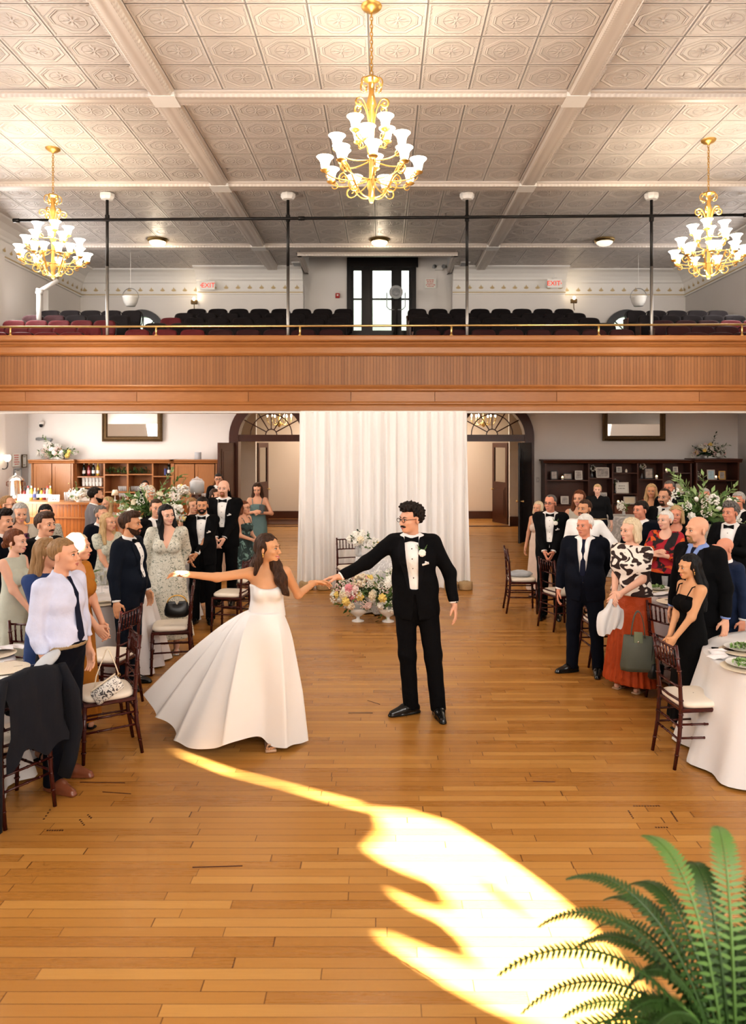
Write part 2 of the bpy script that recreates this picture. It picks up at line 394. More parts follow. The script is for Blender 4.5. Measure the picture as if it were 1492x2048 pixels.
# ================================================================ THE HALL
W, YB, YU, ZC, YF = 8.87, 18.5, 21.7, 7.4, -4.0
MB().add([(-W,YF,0),(W,YF,0),(W,24.2,0),(-W,24.2,0)], [(0,1,2,3)]).build('floor', 'maple_floor')
struct(bpy.data.objects['floor'])
def arc(cx, cz, r, a0, a1, n=14): return [(cx+r*math.cos(a0+(a1-a0)*i/n), cz+r*math.sin(a0+(a1-a0)*i/n)) for i in range(n+1)]
# --- sun apertures in the wall behind the camera (unseen, cut to shape the sun patches); outlines follow the light they throw
SUN = Vector((-.62, .785, -.365)).normalized()
def apert(pts, z=0):
    out = []
    for p in pts:
        g = gnd(*p) if len(p) == 2 else Vector(p)
        t = (g.y-YF)/SUN.y; q = g-SUN*t; out.append((q.x, q.z))
    return out
patch = [(752,1612),(830,1619),(905,1640),(985,1690),(1070,1750),(1150,1815),(1210,1880),(1290,1985),(1330,2060),(1250,2130),(1100,2062),(980,2012),(905,1975),(830,1928),(765,1886),(748,1864),(800,1864),(880,1895),(952,1917),(935,1890),(880,1840),(800,1803),(765,1770),(800,1778),(870,1806),(904,1810),(890,1785),(850,1755),(800,1738),(738,1708),(740,1692),(768,1660)]
slit = [(1000,1790),(960,1755),(972,1757),(1050,1825),(1045,1832)]
streak = [(322,1492),(345,1494),(480,1540),(600,1570),(738,1604),(742,1620),(650,1598),(560,1571),(440,1541),(368,1512)]
def blob(cx, cz, w, h): return [(cx-w, cz-h), (cx+w, cz-h), (cx+w, cz+h*.5)]+arc(cx, cz+h*.5, w, 0, PI, 8)[1:-1]+[(cx-w, cz+h*.5)]
h1, h2 = apert(patch), apert(streak)
hx = [min(p[0] for p in h1), max(p[0] for p in h1), min(p[1] for p in h1), max(p[1] for p in h1)]
spot_holes = [(q[0], q[1], r_, r_) for q, r_ in ((apert([tuple(at(152, 1084, 6.12))])[0], .06), (apert([tuple(at(352, 1146, 5.66))])[0], .05))]  # small unseen holes added to put sun on one head and one hand
o = MB().poly([(-W,0),(W,0),(W,ZC),(-W,ZC)], [h1, h2]+[blob(*b) for b in spot_holes], lambda u, v, w: (u, YF-w, v), thick=.06).build('wall_front', 'plaster'); struct(o)
sb = apert(slit); o = MB().poly(sb, [], lambda u, v, w: (u, YF-w, v), thick=.04).build('sun_bar', 'white_paint'); struct(o)  # unseen bar added in the sun hole to throw a dark streak
for nm, sx in (('wall_left', -1), ('wall_right', 1)):
    b = MB().box((sx*(W+.1), 10.1, 4.3), (.2, 28.6, 8.6))
    if sx < 0:
        b.box((sx*W-sx*.04, 17.05, 1.7), (.1, .35, 3.4)); b.box((sx*W-sx*.06, 16.9, 5.5), (.14, .4, 2.5)); b.box((sx*W-sx*.06, 19.5, 5.3), (.14, .35, 2.2))
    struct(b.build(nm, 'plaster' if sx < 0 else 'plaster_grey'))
# --- lower back wall with two arched doorways
ARX = (-2.81, 2.74); RI, ZS = .84, 2.55
def doorhole(cx): return [(cx-RI, 0), (cx-RI, ZS)]+arc(cx, ZS, RI, PI, 0)[1:-1]+[(cx+RI, ZS), (cx+RI, 0)]
outer = [(-W,0),(ARX[0]-RI,0),(ARX[0]-RI,ZS)]+arc(ARX[0],ZS,RI,PI,0)[1:-1]+[(ARX[0]+RI,ZS),(ARX[0]+RI,0),(ARX[1]-RI,0),(ARX[1]-RI,ZS)]+arc(ARX[1],ZS,RI,PI,0)[1:-1]+[(ARX[1]+RI,ZS),(ARX[1]+RI,0),(W,0),(W,3.9),(-W,3.9)]
struct(MB().poly(outer, [], lambda u, v, w: (u, YB+w, v), thick=.3).build('wall_back', 'plaster'))
# --- lobby behind
b = MB().box((0, 23.75, 1.75), (12, .1, 3.5)); struct(b.build('wall_lobby', 'plaster_peach'))
b = MB().box((-6.3, 21.55, 1.75), (5.2, .12, 3.5)).box((6.25, 21.55, 1.75), (5.15, .12, 3.5)); struct(b.build('wall_partition', 'white_paint'))
struct(MB().box((0, 23.66, .12), (12, .06, .24)).build('baseboard_lobby', 'baseboard_wood'))
b = MB().box((-6.3, 21.47, .14), (5.2, .05, .28)).box((6.25, 21.47, .14), (5.15, .05, .28)); struct(b.build('baseboard_partition', 'baseboard_wood'))
struct(MB().box((0, 20.9, 3.55), (2*W, 5.9, .1)).build('ceiling_lobby', 'white_paint'))
o = MB().box((0, 21.45, .006), (7.4, .22, .012)).build('trim_2', 'baseboard_wood'); struct(o)
o = MB().box((-3.0, 22.6, .008), (2.6, 1.5, .016), bev=.005).build('doormat', 'dark_wood'); tag(o, 'dark brown entrance mat on the lobby floor behind the wedding drape', 'mat')
b = MB()
for x0, x1 in ((-W, -3.86), (3.79, W)): b.box(((x0+x1)/2, YB-.02, .12), (x1-x0, .05, .24))
struct(b.build('baseboard_back', 'baseboard_wood'))
for k, cx in enumerate(ARX):
    fr = struct(thing('door_%d' % (k+1), 'arched dark wood doorway with fanlight', 'doorway', (cx, YB, 0)))
    m = 'dark_wood'; ro = 1.03
    ring = [(-ro,0),(-ro,ZS)]+arc(0,ZS,ro,PI,0,24)[1:-1]+[(ro,ZS),(ro,0),(RI-.04,0),(RI-.04,ZS)]+arc(0,ZS,RI-.04,0,PI,24)[1:-1]+[(-RI+.04,ZS),(-RI+.04,0)]
    b = MB().poly(ring, [], lambda u, v, w: (u, -.06+w, v), thick=.36); b.box((0, .08, 2.535), (2*RI, .2, .17))
    b.build('frame', m, fr)
    b = MB()
    for i in range(1, 6):
        a = PI*i/6; b.tube([(.14*math.cos(a), .1, 2.62+.14*math.sin(a)), (RI*math.cos(a), .1, 2.62+RI*.95*math.sin(a))], .014, 5)
    for r in (.14, .52): b.tube([(r*math.cos(t), .1, 2.62+r*math.sin(t)) for t in np.linspace(0, PI, 16)], .014, 5)
    b.build('glazing_bars', 'dark_wood', fr)
    MB().poly([(RI*.98*math.cos(t), 2.62+RI*.93*math.sin(t)) for t in np.linspace(0, PI, 20)], [], lambda u, v, w: (u, .1, v)).build('fanlight_glass', 'pane_glass', fr)
def door_leaf(name, hinge, free, h, m, label, glassy=False, flip=1):
    hx, hy = hinge; d = Vector((free[0]-hx, free[1]-hy, 0)); L = d.length; rz = math.atan2(d.y, d.x)
    t = tag(thing(name, label, 'door', (hx, hy, 0), rz), label, 'door'); zb = .02; fz = .12
    b = MB()
    if glassy:
        b.poly([(0,zb),(L,zb),(L,h),(0,h)], [[(fz,1.25),(L-fz,1.25),(L-fz,h-.14),(fz,h-.14)]], lambda u, v, w: (u, -.022+w, v), thick=.045)
    else: b.box((L/2, 0, (zb+h)/2), (L, .045, h-zb))
    b.build('door_slab', m, t)
    for z0, z1 in (((.2, 1.1),) if glassy else ((.2, .95), (1.1, h-.15))):
        b = MB()
        for sy in (-1, 1):
            b.box((L/2, sy*.026, (z0+z1)/2), (L-2*fz, .012, z1-z0)); b.box((L/2, sy*.033, (z0+z1)/2), (L-2*fz-.14, .014, z1-z0-.14), bev=.004)
        b.build('panel', m, t)
    if glassy: MB().box((L/2, 0, (1.25+h-.14)/2), (L-2*fz, .008, h-.14-1.25)).build('glass', 'pane_glass', t)
    b = MB().tube([(L-.07, -.07, 1.02), (L-.07, .07, 1.02)], .012, 8); b.ell((L-.07, -.075, 1.02), (.028, .028, .028)); b.ell((L-.07, .075, 1.02), (.028, .028, .028)); b.build('door_knob', 'brass', t, True)
    return t
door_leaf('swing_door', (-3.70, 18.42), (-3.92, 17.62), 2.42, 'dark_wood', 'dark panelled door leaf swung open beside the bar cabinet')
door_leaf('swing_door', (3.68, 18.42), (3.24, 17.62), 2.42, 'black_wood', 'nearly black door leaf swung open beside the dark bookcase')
door_leaf('lobby_door', (3.67, 21.75), (3.36, 22.6), 2.42, 'dark_wood', 'lobby door with tall glass and red brown lower panel, right of the drape', True)
door_leaf('lobby_door', (-3.68, 21.75), (-3.52, 22.6), 2.42, 'dark_wood', 'narrow-looking lobby door with glass, left of the drape behind the teal dress', True)
# --- balcony
def zb(y): return CAMZ+(HZ-y)/F_PX*14.3
bal = struct(thing('balcony_front', 'oak balcony front with beadboard panel and mouldings', 'balcony', (0, 14.3, 0)))
A, B = (W, 0, 0), (-W, 0, 0)
def strip(name, prof, mat): o = MB().ext(prof, A, B).build(name, mat, bal); return o
strip('cap_moulding', [(-.3,zb(672)),(.10,zb(672)),(.115,zb(674)),(.115,zb(681)),(.10,zb(683.5)),(.06,zb(685)),(.05,zb(689)),(-.3,zb(689))], 'oak')
strip('upper_moulding', [(-.1,zb(689)),(.035,zb(689)),(.05,zb(691)),(.03,zb(694)),(.02,zb(695)),(.02,zb(706)),(.035,zb(707)),(.05,zb(709)),(.03,zb(712)),(-.1,zb(712))], 'oak')
strip('beadboard_panel', [(-.1,zb(712)),(0,zb(712)),(0,zb(770)),(-.1,zb(770))], 'beadboard')
strip('middle_moulding', [(-.1,zb(770)),(.03,zb(770)),(.045,zb(773)),(.03,zb(776)),(.06,zb(779)),(.06,zb(781)),(.025,zb(784)),(-.1,zb(784))], 'oak')
b = MB(); xs_ = [-W,-6.9,-4.75,-2.6,-.62,1.0,3.35,6.1,W]
for i in range(8): b.box(((xs_[i]+xs_[i+1])/2, -.005, (zb(784)+zb(803))/2), (xs_[i+1]-xs_[i]-.008, .04, zb(784)-zb(803)), mi=i % 2)
wood('oak_alt', (.46,.20,.064), (.31,.112,.03), .34, 'X', 1.3); b.build('lower_band', ['oak', 'oak_alt'], bal)
strip('bottom_moulding', [(-.1,zb(803)),(.02,zb(803)),(.05,zb(806)),(.05,zb(808)),(.03,zb(811)),(.035,zb(814)),(.035,zb(822)),(-.1,zb(822))], 'oak')
strip('soffit_bead', [(-.2,zb(822)),(.01,zb(822)),(.01,zb(826)),(-.2,zb(826))], 'white_paint')
strip('backing_board', [(-.3,zb(672)-.02),(-.1,zb(672)-.02),(-.1,zb(826)),(-.3,zb(826))], 'white_paint')
struct(MB().box((0, 16.5, 3.72), (2*W, 4.0, .1)).build('ceiling_underbalcony', 'white_paint'))
b = MB(); 
for i in range(5):
    y0 = 15.1+1.2*i-.55 if i else 14.62; y1 = 15.1+1.2*(i+1)-.55 if i < 4 else 21.7; b.box((-.1, (y0+y1)/2, (3.77+3.886+.3235*i)/2), (11.2, y1-y0, 3.886+.3235*i-3.77))
    y0 = 15.0+.9*i-.5 if i else 14.62; y1 = 15.0+.9*(i+1)-.5 if i < 4 else 21.7
    for sx in (-1, 1): b.box((sx*7.2, (y0+y1)/2, (3.77+3.81+.273*i)/2), (3.34, y1-y0, 3.81+.273*i-3.77))
struct(b.build('floor_balcony', 'dark_wood'))
# --- ceiling: pressed tin panels between moulded beams
cb = MB(); cb.uv = []
def quad(V, UV, mi): cb.add(V, [(0,1,2,3)], mi); cb.uv.extend(UV)
XB = [(-8.3,-3.32),(-2.95,2.6),(2.93,8.3)]; YBY = [(-4,.25,6),(.6,6.7,9),(7.05,10.45,5),(10.8,14.1,5),(14.45,18.5,6),(18.85,21.3,4)]
for xi, (x0, x1) in enumerate(XB):
    nx = 8 if xi == 1 else 7
    for yi, (y0, y1, ny) in enumerate(YBY):
        if yi == 5 and xi == 1:
            for xa, xb_ in ((x0, -2.17), (1.88, x1)): quad([(xa,y0,ZC),(xa,y1,ZC),(xb_,y1,ZC),(xb_,y0,ZC)], [(0,0),(0,ny),(1,ny),(1,0)], 0)
            quad([(-2.17,y0,ZC),(-2.17,19.4,ZC),(1.88,19.4,ZC),(1.88,y0,ZC)], [(0,0),(0,1),(9,1),(9,0)], 1); continue
        quad([(x0,y0,ZC),(x0,y1,ZC),(x1,y1,ZC),(x1,y0,ZC)], [(0,0),(0,ny),(nx,ny),(nx,0)], 0)
def beam(p0, p1, w):
    p0, p1 = Vector(p0), Vector(p1); t = (p1-p0).normalized(); s_ = Vector((-t.y, t.x, 0)); L = (p1-p0).length
    prof = [(-.5,0,0),(-.5,-.03,.06),(-.42,-.04,.12),(-.36,-.085,.2),(.36,-.085,.8),(.42,-.04,.88),(.5,-.03,.94),(.5,0,1)]
    for (a, za, va), (b_, zb_, vb) in zip(prof[:-1], prof[1:]):
        q = [p0+s_*a*w+Vector((0,0,za)), p1+s_*a*w+Vector((0,0,za)), p1+s_*b_*w+Vector((0,0,zb_)), p0+s_*b_*w+Vector((0,0,zb_))]
        quad(q, [(0,va),(L/.5,va),(L/.5,vb),(0,vb)], 1)
for x0, x1 in ((-3.32,-2.95),(2.6,2.93)): beam(((x0+x1)/2,-4,ZC), ((x0+x1)/2,18.9,ZC), x1-x0); 
for x0, x1 in ((-3.32,-2.95),(2.6,2.93)): beam(((x0+x1)/2,18.9,ZC), ((x0+x1)/2,21.4,ZC), x1-x0)
for y0, y1 in ((.25,.6),(6.7,7.05),(10.45,10.8),(14.1,14.45),(18.5,18.85)):
    for x0, x1 in XB: beam((x0-.02,(y0+y1)/2,ZC), (x1+.02,(y0+y1)/2,ZC), y1-y0)
for x0, x1 in ((-3.32,-2.95),(2.6,2.93)):
    for y0, y1 in ((.25,.6),(6.7,7.05),(10.45,10.8),(14.1,14.45),(18.5,18.85)): cb.box(((x0+x1)/2,(y0+y1)/2,ZC-.045), (x1-x0,y1-y0,.1), mi=2); cb.uv.extend([(0,0)]*24)
# alcove shaft over the middle window
for q in ([(-2.17,19.4,ZC-.05),(-2.17,21.7,ZC-.05),(-2.17,21.7,8.5),(-2.17,19.4,8.5)], [(1.88,19.4,ZC-.05),(1.88,21.7,ZC-.05),(1.88,21.7,8.5),(1.88,19.4,8.5)], [(-2.17,19.4,ZC-.05),(1.88,19.4,ZC-.05),(1.88,19.4,8.5),(-2.17,19.4,8.5)], [(-2.17,19.4,8.5),(1.88,19.4,8.5),(1.88,21.7,8.5),(-2.17,21.7,8.5)]): quad(q, [(0,0),(1,0),(1,1),(0,1)], 2)
beam((-2.25,19.45,ZC), (1.96,19.45,ZC), .18); beam((-2.2,19.4,ZC), (-2.2,21.3,ZC), .16); beam((1.91,19.4,ZC), (1.91,21.3,ZC), .16)
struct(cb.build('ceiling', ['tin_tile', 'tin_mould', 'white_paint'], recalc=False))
o = MB().box((0, 10.2, 8.75), (2*W+.4, 28.8, .2)); 
for x0, x1, y0, y1 in ((-W-.1,W+.1,YF-.3,19.3),(-W-.1,-2.2,19.3,22),(1.9,W+.1,19.3,22)): o.box(((x0+x1)/2,(y0+y1)/2,ZC+.12), (x1-x0,y1-y0,.1))
struct(o.build('ceiling_slab', 'plaster'))
# --- upper back wall, cove and frieze
wh = [(-1.06,5.6),(.97,5.6),(.97,8.2),(-1.06,8.2)]
hw = [[(cx+.62*math.cos(t), 5.68+.62*math.sin(t)) for t in np.linspace(0, PI, 16)] for cx in (-7.05, 7.13)]
b = MB().poly([(-W,3.6),(W,3.6),(W,8.6),(-W,8.6)], [wh]+hw, lambda u, v, w: (u, YU+w, v), thick=.25)
for x0, x1 in ((-5.35,-2.3),(2.0,5.25)): b.box(((x0+x1)/2, 21.52, 5.3), (x1-x0, .36, 3.4))
struct(b.build('wall_upper', 'plaster'))
COVE = [(0,6.70),(.05,6.70),(.06,6.74),(.04,6.77),(.06,6.80),(.13,7.06),(.17,7.09),(.19,7.14),(.27,7.24),(.40,7.33),(.58,7.37),(.60,7.42),(0,7.42)]
cv = MB(); runs = [((-W,21.7),(-5.3,21.7)), ((-5.35,21.34),(-2.3,21.34)), ((2.0,21.34),(5.25,21.34)), ((5.2,21.7),(W,21.7)), ((-W,-4),(-W,21.7)), ((W,21.7),(W,-4))]
for a_, b_ in runs:
    if a_[1] == b_[1]: cv.ext(COVE, (b_[0], b_[1], 0), (a_[0], a_[1], 0))
    else: cv.ext(COVE, (b_[0], b_[1], 0), (a_[0], a_[1], 0))
for a_, b_ in runs:                     # gilt line and palmettes of the frieze
    a3, b3 = Vector((*b_, 0)), Vector((*a_, 0)); t = (b3-a3).normalized(); o_ = Vector((-t.y, t.x, 0)); L = (b3-a3).length
    cv.ext([(.058,6.735),(.072,6.735),(.072,6.76),(.058,6.76)], a3, b3, 1); n = int(L/.31)
    for i in range(n):
        c = a3+t*(L*(i+.5)/n)
        if c.y < 12: continue
        for k in range(5):
            an = R(-60+30*k); d = t*math.sin(an)+Vector((0,0,1))*math.cos(an); h = .085 if k != 2 else .12; sd = t*math.cos(an)-Vector((0,0,1))*math.sin(an)
            def lift(p): return p+o_*(.075+(p.z-6.80)*.27)
            base = c+Vector((0,0,6.84))
            cv.add([lift(base), lift(base+d*h*.6+sd*.017), lift(base+d*h), lift(base+d*h*.6-sd*.017)], [(0,1,2,3)], 1)
struct(cv.build('trim_3', ['white_paint', 'gilt_paint']))
# --- middle balcony window
wn = struct(thing('window_1', 'tall dark framed balcony window with three lights', 'window', (0, 21.72, 0)))
def wx(p): return (p-766)/F_PX*21.7
def wz(p): return CAMZ+(HZ-p)/F_PX*21.7
b = MB(); 
for x0, x1 in ((694,703),(727,741),(787,799),(822,832)): b.box(((wx(x0)+wx(x1))/2, .02, 6.9), (wx(x1)-wx(x0), .2, 2.7))
b.box((0, .0, (wz(535)+8.25)/2), (2.05, .22, 8.25-wz(535))); b.box((-.045, -.02, 5.6), (2.1, .3, .12)); b.build('frame', 'black_wood', wn)
for x0, x1 in ((703,727),(741,787),(799,822)):
    X0, X1 = wx(x0), wx(x1); b = MB().poly([(X0,5.62),(X1,5.62),(X1,wz(535)),(X0,wz(535))], [[(X0+.06,5.72),(X1-.06,5.72),(X1-.06,wz(599)),(X0+.06,wz(599))], [(X0+.06,wz(596)),(X1-.06,wz(596)),(X1-.06,wz(540)),(X0+.06,wz(540))]], lambda u, v, w: (u, .02+w, v), thick=.06)
    s_ = b.build('sash', 'black_wood', wn); MB().box(((X0+X1)/2, .055, 6.6), (X1-X0-.06, .006, 1.9)).build('pane', 'pane_glass', s_)
for k, cx in enumerate((-7.05, 7.13)):
    w2 = struct(thing('window_%d' % (k+2), 'half round balcony window with dark wide frame', 'window', (cx, 21.68, 5.68)))
    ring = arc(0, 0, .64, 0, PI, 20)+arc(0, 0, .44, PI, 0, 20); b = MB().poly(ring, [], lambda u, v, w: (u, w-.05, v), thick=.2); b.box((0, .05, -.02), (1.28, .2, .06)); b.build('frame', 'black_wood', w2)
    b = MB()
    for a_ in (45, 90, 135): b.tube([(0,.08,0), (.45*math.cos(R(a_)),.08,.45*math.sin(R(a_)))], .018, 5)
    b.build('glazing_bars', 'black_wood', w2); MB().poly(arc(0, 0, .45, 0, PI, 16), [], lambda u, v, w: (u, .1, v)).build('pane', 'pane_glass', w2)
# --- stage apron under the camera and its fern
b = MB().box((0, -.9, .4), (2*W, 3.4, .8)); struct(b.build('floor_stage', 'concrete_stage'))
# --- floor burn marks
mk = MB()
def dashes(x0, y0, x1, y1, n, w=.010):
    a_, b_ = gnd(x0, y0), gnd(x1, y1)
    for i in range(n):
        p = a_.lerp(b_, i/max(1, n-1)); mk.box((p.x, p.y, .0008), (w, .012, .0016))
for q in ((1268,1612,1318,1612,10),(1257,1622,1266,1636,5),(1342,1624,1354,1642,7),(1312,1655,1334,1655,5),(95,1661,125,1661,7),(160,1640,168,1650,4),(176,1630,182,1636,3),(100,1620,88,1638,4),(700,1426,742,1426,8,.03)): dashes(*q)
for x0, y0, x1, y1 in ((735,1401,760,1409),(385,1735,485,1732),(160,1565,250,1566),(205,1584,262,1588),(1066,1563,1110,1564)):
    a_, b_ = gnd(x0, y0), gnd(x1, y1); mk.tube([a_, b_], .004, 4)
struct(mk.build('floor_marks', 'dark_wood'))
# ================================================================ CAMERA, LIGHT
cam = bpy.data.cameras.new('camera'); co = link('camera', cam); co.location = (0, 0, CAMZ); co.rotation_euler = (PI/2, 0, 0)
cam.sensor_fit = 'VERTICAL'; cam.sensor_height = 36; cam.sensor_width = 26.2; cam.lens = F_PX/2048*36
cam.shift_y = -(1024-HZ)/2048; cam.shift_x = -(CX-746)/2048; cam.clip_end = 200; cam.clip_start = .05
cam.dof.use_dof = True; cam.dof.focus_distance = 6.6; cam.dof.aperture_fstop = 2.8
SC.camera = co
w = bpy.data.worlds.new('World'); SC.world = w; w.use_nodes = True; nt = w.node_tree
tc = nt.nodes.new('ShaderNodeTexCoord'); sp = nt.nodes.new('ShaderNodeSeparateXYZ'); nt.links.new(tc.outputs['Generated'], sp.inputs[0])
nz = nt.nodes.new('ShaderNodeTexNoise'); nt.links.new(tc.outputs['Generated'], nz.inputs[0]); nz.inputs['Scale'].default_value = 30
ad = nt.nodes.new('ShaderNodeMath'); ad.operation = 'MULTIPLY_ADD'; nt.links.new(nz.outputs[0], ad.inputs[0]); ad.inputs[1].default_value = .12; nt.links.new(sp.outputs[2], ad.inputs[2])
cr = nt.nodes.new('ShaderNodeValToRGB'); nt.links.new(ad.outputs[0], cr.inputs[0])
for e, (p, c) in zip(cr.color_ramp.elements, ((.16, (.42,.52,.36,1)), (.30, (1,1,1,1)))): e.position = p; e.color = c
nt.links.new(cr.outputs[0], nt.nodes['Background'].inputs[0]); nt.nodes['Background'].inputs[1].default_value = 1.6
def lamp(name, kind, loc, energy, col=(1,1,1), size=None, rot=None, sizey=None, **kw):
    l = bpy.data.lights.new(name, kind); l.energy = energy; l.color = col; o = link(name, l); o.location = loc
    if kind == 'AREA':
        l.size = size
        if sizey: l.shape = 'RECTANGLE'; l.size_y = sizey
    elif kind == 'POINT': l.shadow_soft_size = size or .1
    elif kind == 'SUN': l.angle = size
    if rot is not None: o.rotation_euler = rot
    for k, v in kw.items(): setattr(l, k, v)
    return o
def aim(d): return Vector(d).to_track_quat('-Z', 'Y').to_euler()
lamp('sun', 'SUN', (9, -10, 8), 185, (1, .965, .92), R(.45), aim(SUN))
lamp('stage_fill', 'AREA', (2.0, -3.6, 4.4), 880, (1, .95, .89), 9, aim((-.1, 1, -.12)), 4.5)  # fill light added out of view behind the camera
lamp('left_fill', 'AREA', (-8.6, 7.0, 4.2), 560, (1, .96, .92), 9, aim((1, .1, -.05)), 4)  # added fill along the solid left wall, out of view
lamp('right_fill', 'AREA', (8.6, 6.0, 4.2), 210, (1, .94, .88), 9, aim((-1, .1, -.05)), 4)  # weaker fill added along the solid right wall, out of view
lamp('bar_fill', 'AREA', (-8.6, 15.6, 1.9), 150, (1, .94, .90), 1.6, aim((1, .25, 0)), 2.2)  # unseen fill added to brighten the bar side under the balcony
lamp('bookcase_fill', 'AREA', (8.6, 15.3, 2.2), 10, (1, .93, .86), 1.4, aim((-1, .2, 0)), 1.6)  # faint unseen fill added for the bookcase side
lamp('under_balcony_fill', 'AREA', (-3.5, 16.3, 3.62), 78, (1, .93, .88), 7, (0,0,0), 2)  # fill added below the soffit, no fixture modelled
lamp('lobby', 'AREA', (0, 22.2, 3.4), 190, (1, .88, .75), 6, (0,0,0), 1.6)
lamp('balcony_left_fill', 'AREA', (-8.55, 16.8, 6.1), 110, (1, .96, .93), 2.6, aim((1, .15, -.2)), 1.2)  # added fill for the left balcony seats, wall has no opening here
lamp('balcony_right_fill', 'AREA', (8.55, 17.2, 6.1), 70, (1, .95, .92), 2.6, aim((-1, .15, -.2)), 1.2)  # added fill for the right balcony seats, no opening in this wall
SC.view_settings.view_transform = 'Standard'; SC.view_settings.look = 'Medium High Contrast'; SC.view_settings.exposure = -.12
SC.cycles.use_denoising = True; SC.cycles.max_bounces = 6; SC.cycles.diffuse_bounces = 3; SC.cycles.glossy_bounces = 3; SC.cycles.transmission_bounces = 6; SC.cycles.transparent_max_bounces = 5
SC.cycles.caustics_reflective = False; SC.cycles.caustics_refractive = False; SC.cycles.sample_clamp_indirect = 6; SC.cycles.use_light_tree = True; SC.cycles.use_adaptive_sampling = True; SC.cycles.adaptive_threshold = .09; SC.cycles.adaptive_min_samples = 14
# ================================================================ FIGURES: implicit surfaces meshed with surface nets
V3 = lambda *a: np.array(a, dtype=np.float32)
def rc(P, a, b, r1, r2=None):
    a, b = np.asarray(a, np.float32), np.asarray(b, np.float32); r2 = r1 if r2 is None else r2
    d = b-a; q = P-a; t = np.clip(q @ d/max(float(d @ d), 1e-9), 0, 1).astype(np.float32)
    q = q-t[:, None]*d; return np.sqrt((q*q).sum(1))-(r1+(r2-r1)*t)
def el(P, c, r, m=None):
    q = P-np.asarray(c, np.float32); r = np.asarray(r, np.float32)
    if m is not None: q = q @ m
    k0 = np.sqrt(((q/r)**2).sum(1)); k1 = np.sqrt(((q/(r*r))**2).sum(1))+1e-9
    return k0*(k0-1)/k1
def smin(a, b, k):
    h = np.clip(.5+.5*(b-a)/k, 0, 1); return b+(a-b)*h-k*h*(1-h)
def smax(a, b, k): return -smin(-a, -b, k)
EDG = [((0,0,0),(1,0,0)),((0,1,0),(1,1,0)),((0,0,1),(1,0,1)),((0,1,1),(1,1,1)),((0,0,0),(0,1,0)),((1,0,0),(1,1,0)),((0,0,1),(0,1,1)),((1,0,1),(1,1,1)),((0,0,0),(0,0,1)),((1,0,0),(1,0,1)),((0,1,0),(0,1,1)),((1,1,0),(1,1,1))]
def nets(fn, lo, hi, h):
    lo = np.array(lo, np.float32); hi = np.array(hi, np.float32)
    n = np.maximum(np.ceil((hi-lo)/h).astype(int)+1, 4)
    g = np.stack(np.meshgrid(*[lo[i]+h*np.arange(n[i], dtype=np.float32) for i in range(3)], indexing='ij'), -1).reshape(-1, 3)
    S = fn(g).reshape(n).astype(np.float32)
    S[0], S[-1], S[:, 0], S[:, -1], S[:, :, 0], S[:, :, -1] = (np.maximum(q, 1e-4) for q in (S[0], S[-1], S[:, 0], S[:, -1], S[:, :, 0], S[:, :, -1]))
    IN = S < 0; m = n-1; nx, ny, nz = m
    acc = np.zeros((*m, 3), np.float32); cnt = np.zeros(m, np.float32)
    sl = lambda A, o: A[o[0]:o[0]+nx, o[1]:o[1]+ny, o[2]:o[2]+nz]
    for a, b in EDG:
        sa, sb = sl(S, a), sl(S, b); x = (sa < 0) != (sb < 0)
        t = np.where(x, sa/np.where(x, sa-sb, 1), 0)
        for k in range(3): acc[..., k] += np.where(x, a[k]+t*(b[k]-a[k]), 0)
        cnt += x
    act = cnt > 0; idx = -np.ones(m, int); idx[act] = np.arange(act.sum())
    ijk = np.argwhere(act); V = lo+h*(ijk+acc[act]/cnt[act][:, None])
    F = []
    for ax in range(3):
        u, v = (ax+1) % 3, (ax+2) % 3
        a = [slice(1, m[i]) for i in range(3)]; a[ax] = slice(0, m[ax]); b = list(a); b[ax] = slice(1, m[ax]+1)
        A, B = IN[tuple(a)], IN[tuple(b)]; x = A != B; c = np.argwhere(x)
        if not len(c): continue
        off = np.ones(3, int); off[ax] = 0; c = c+off
        def ID(du, dv): q = c.copy(); q[:, u] -= du; q[:, v] -= dv; return idx[q[:, 0], q[:, 1], q[:, 2]]
        f = np.stack([ID(1,1), ID(0,1), ID(0,0), ID(1,0)], 1); inn = A[x]; f[~inn] = f[~inn][:, ::-1]; F.append(f)
    F = np.concatenate(F) if F else np.zeros((0, 4), int)
    return V, F
class Part:                        # several nets / low poly pieces joined into one mesh with material slots
    def __init__(s): s.V, s.F, s.mi, s.n, s.mats = [], [], [], 0, []
    def slot(s, m):
        if m not in s.mats: s.mats.append(m)
        return s.mats.index(m)
    def add(s, VF, mat):
        V, F = VF; k = s.slot(mat); V = np.asarray(V, np.float32)
        if isinstance(F, list): s.F += [tuple(i+s.n for i in f) for f in F]
        else: s.F += (F+s.n).tolist()
        s.mi += [k]*len(F); s.V.append(V); s.n += len(V); return s
    def mb(s, b, mat): return s.add((np.array(b.v), b.f), mat)
    def build(s, name, parent, sc=1.0):
        if not s.V: return None
        me = bpy.data.meshes.new(name); me.from_pydata((np.concatenate(s.V)*sc).tolist(), [], s.F)
        for m in s.mats: me.materials.append(M[m])
        me.polygons.foreach_set('material_index', s.mi); me.polygons.foreach_set('use_smooth', [True]*len(me.polygons))
        return link(name, me, parent)
def rotm(yaw, pitch=0, roll=0): return np.array((Euler((0, 0, yaw)).to_matrix() @ Euler((pitch, 0, 0)).to_matrix() @ Euler((0, roll, 0)).to_matrix()), np.float32)
def ik(a, c, L1, L2, pole):
    a, c, pole = Vector(a), Vector(c), Vector(pole); d = c-a; l = min(d.length, L1+L2-.004); d.normalize(); c = a+d*l
    x = (L1*L1-L2*L2+l*l)/(2*l); h = math.sqrt(max(L1*L1-x*x, 0)); p = (pole-d*pole.dot(d)); p.normalize()
    return a+d*x+p*h, c
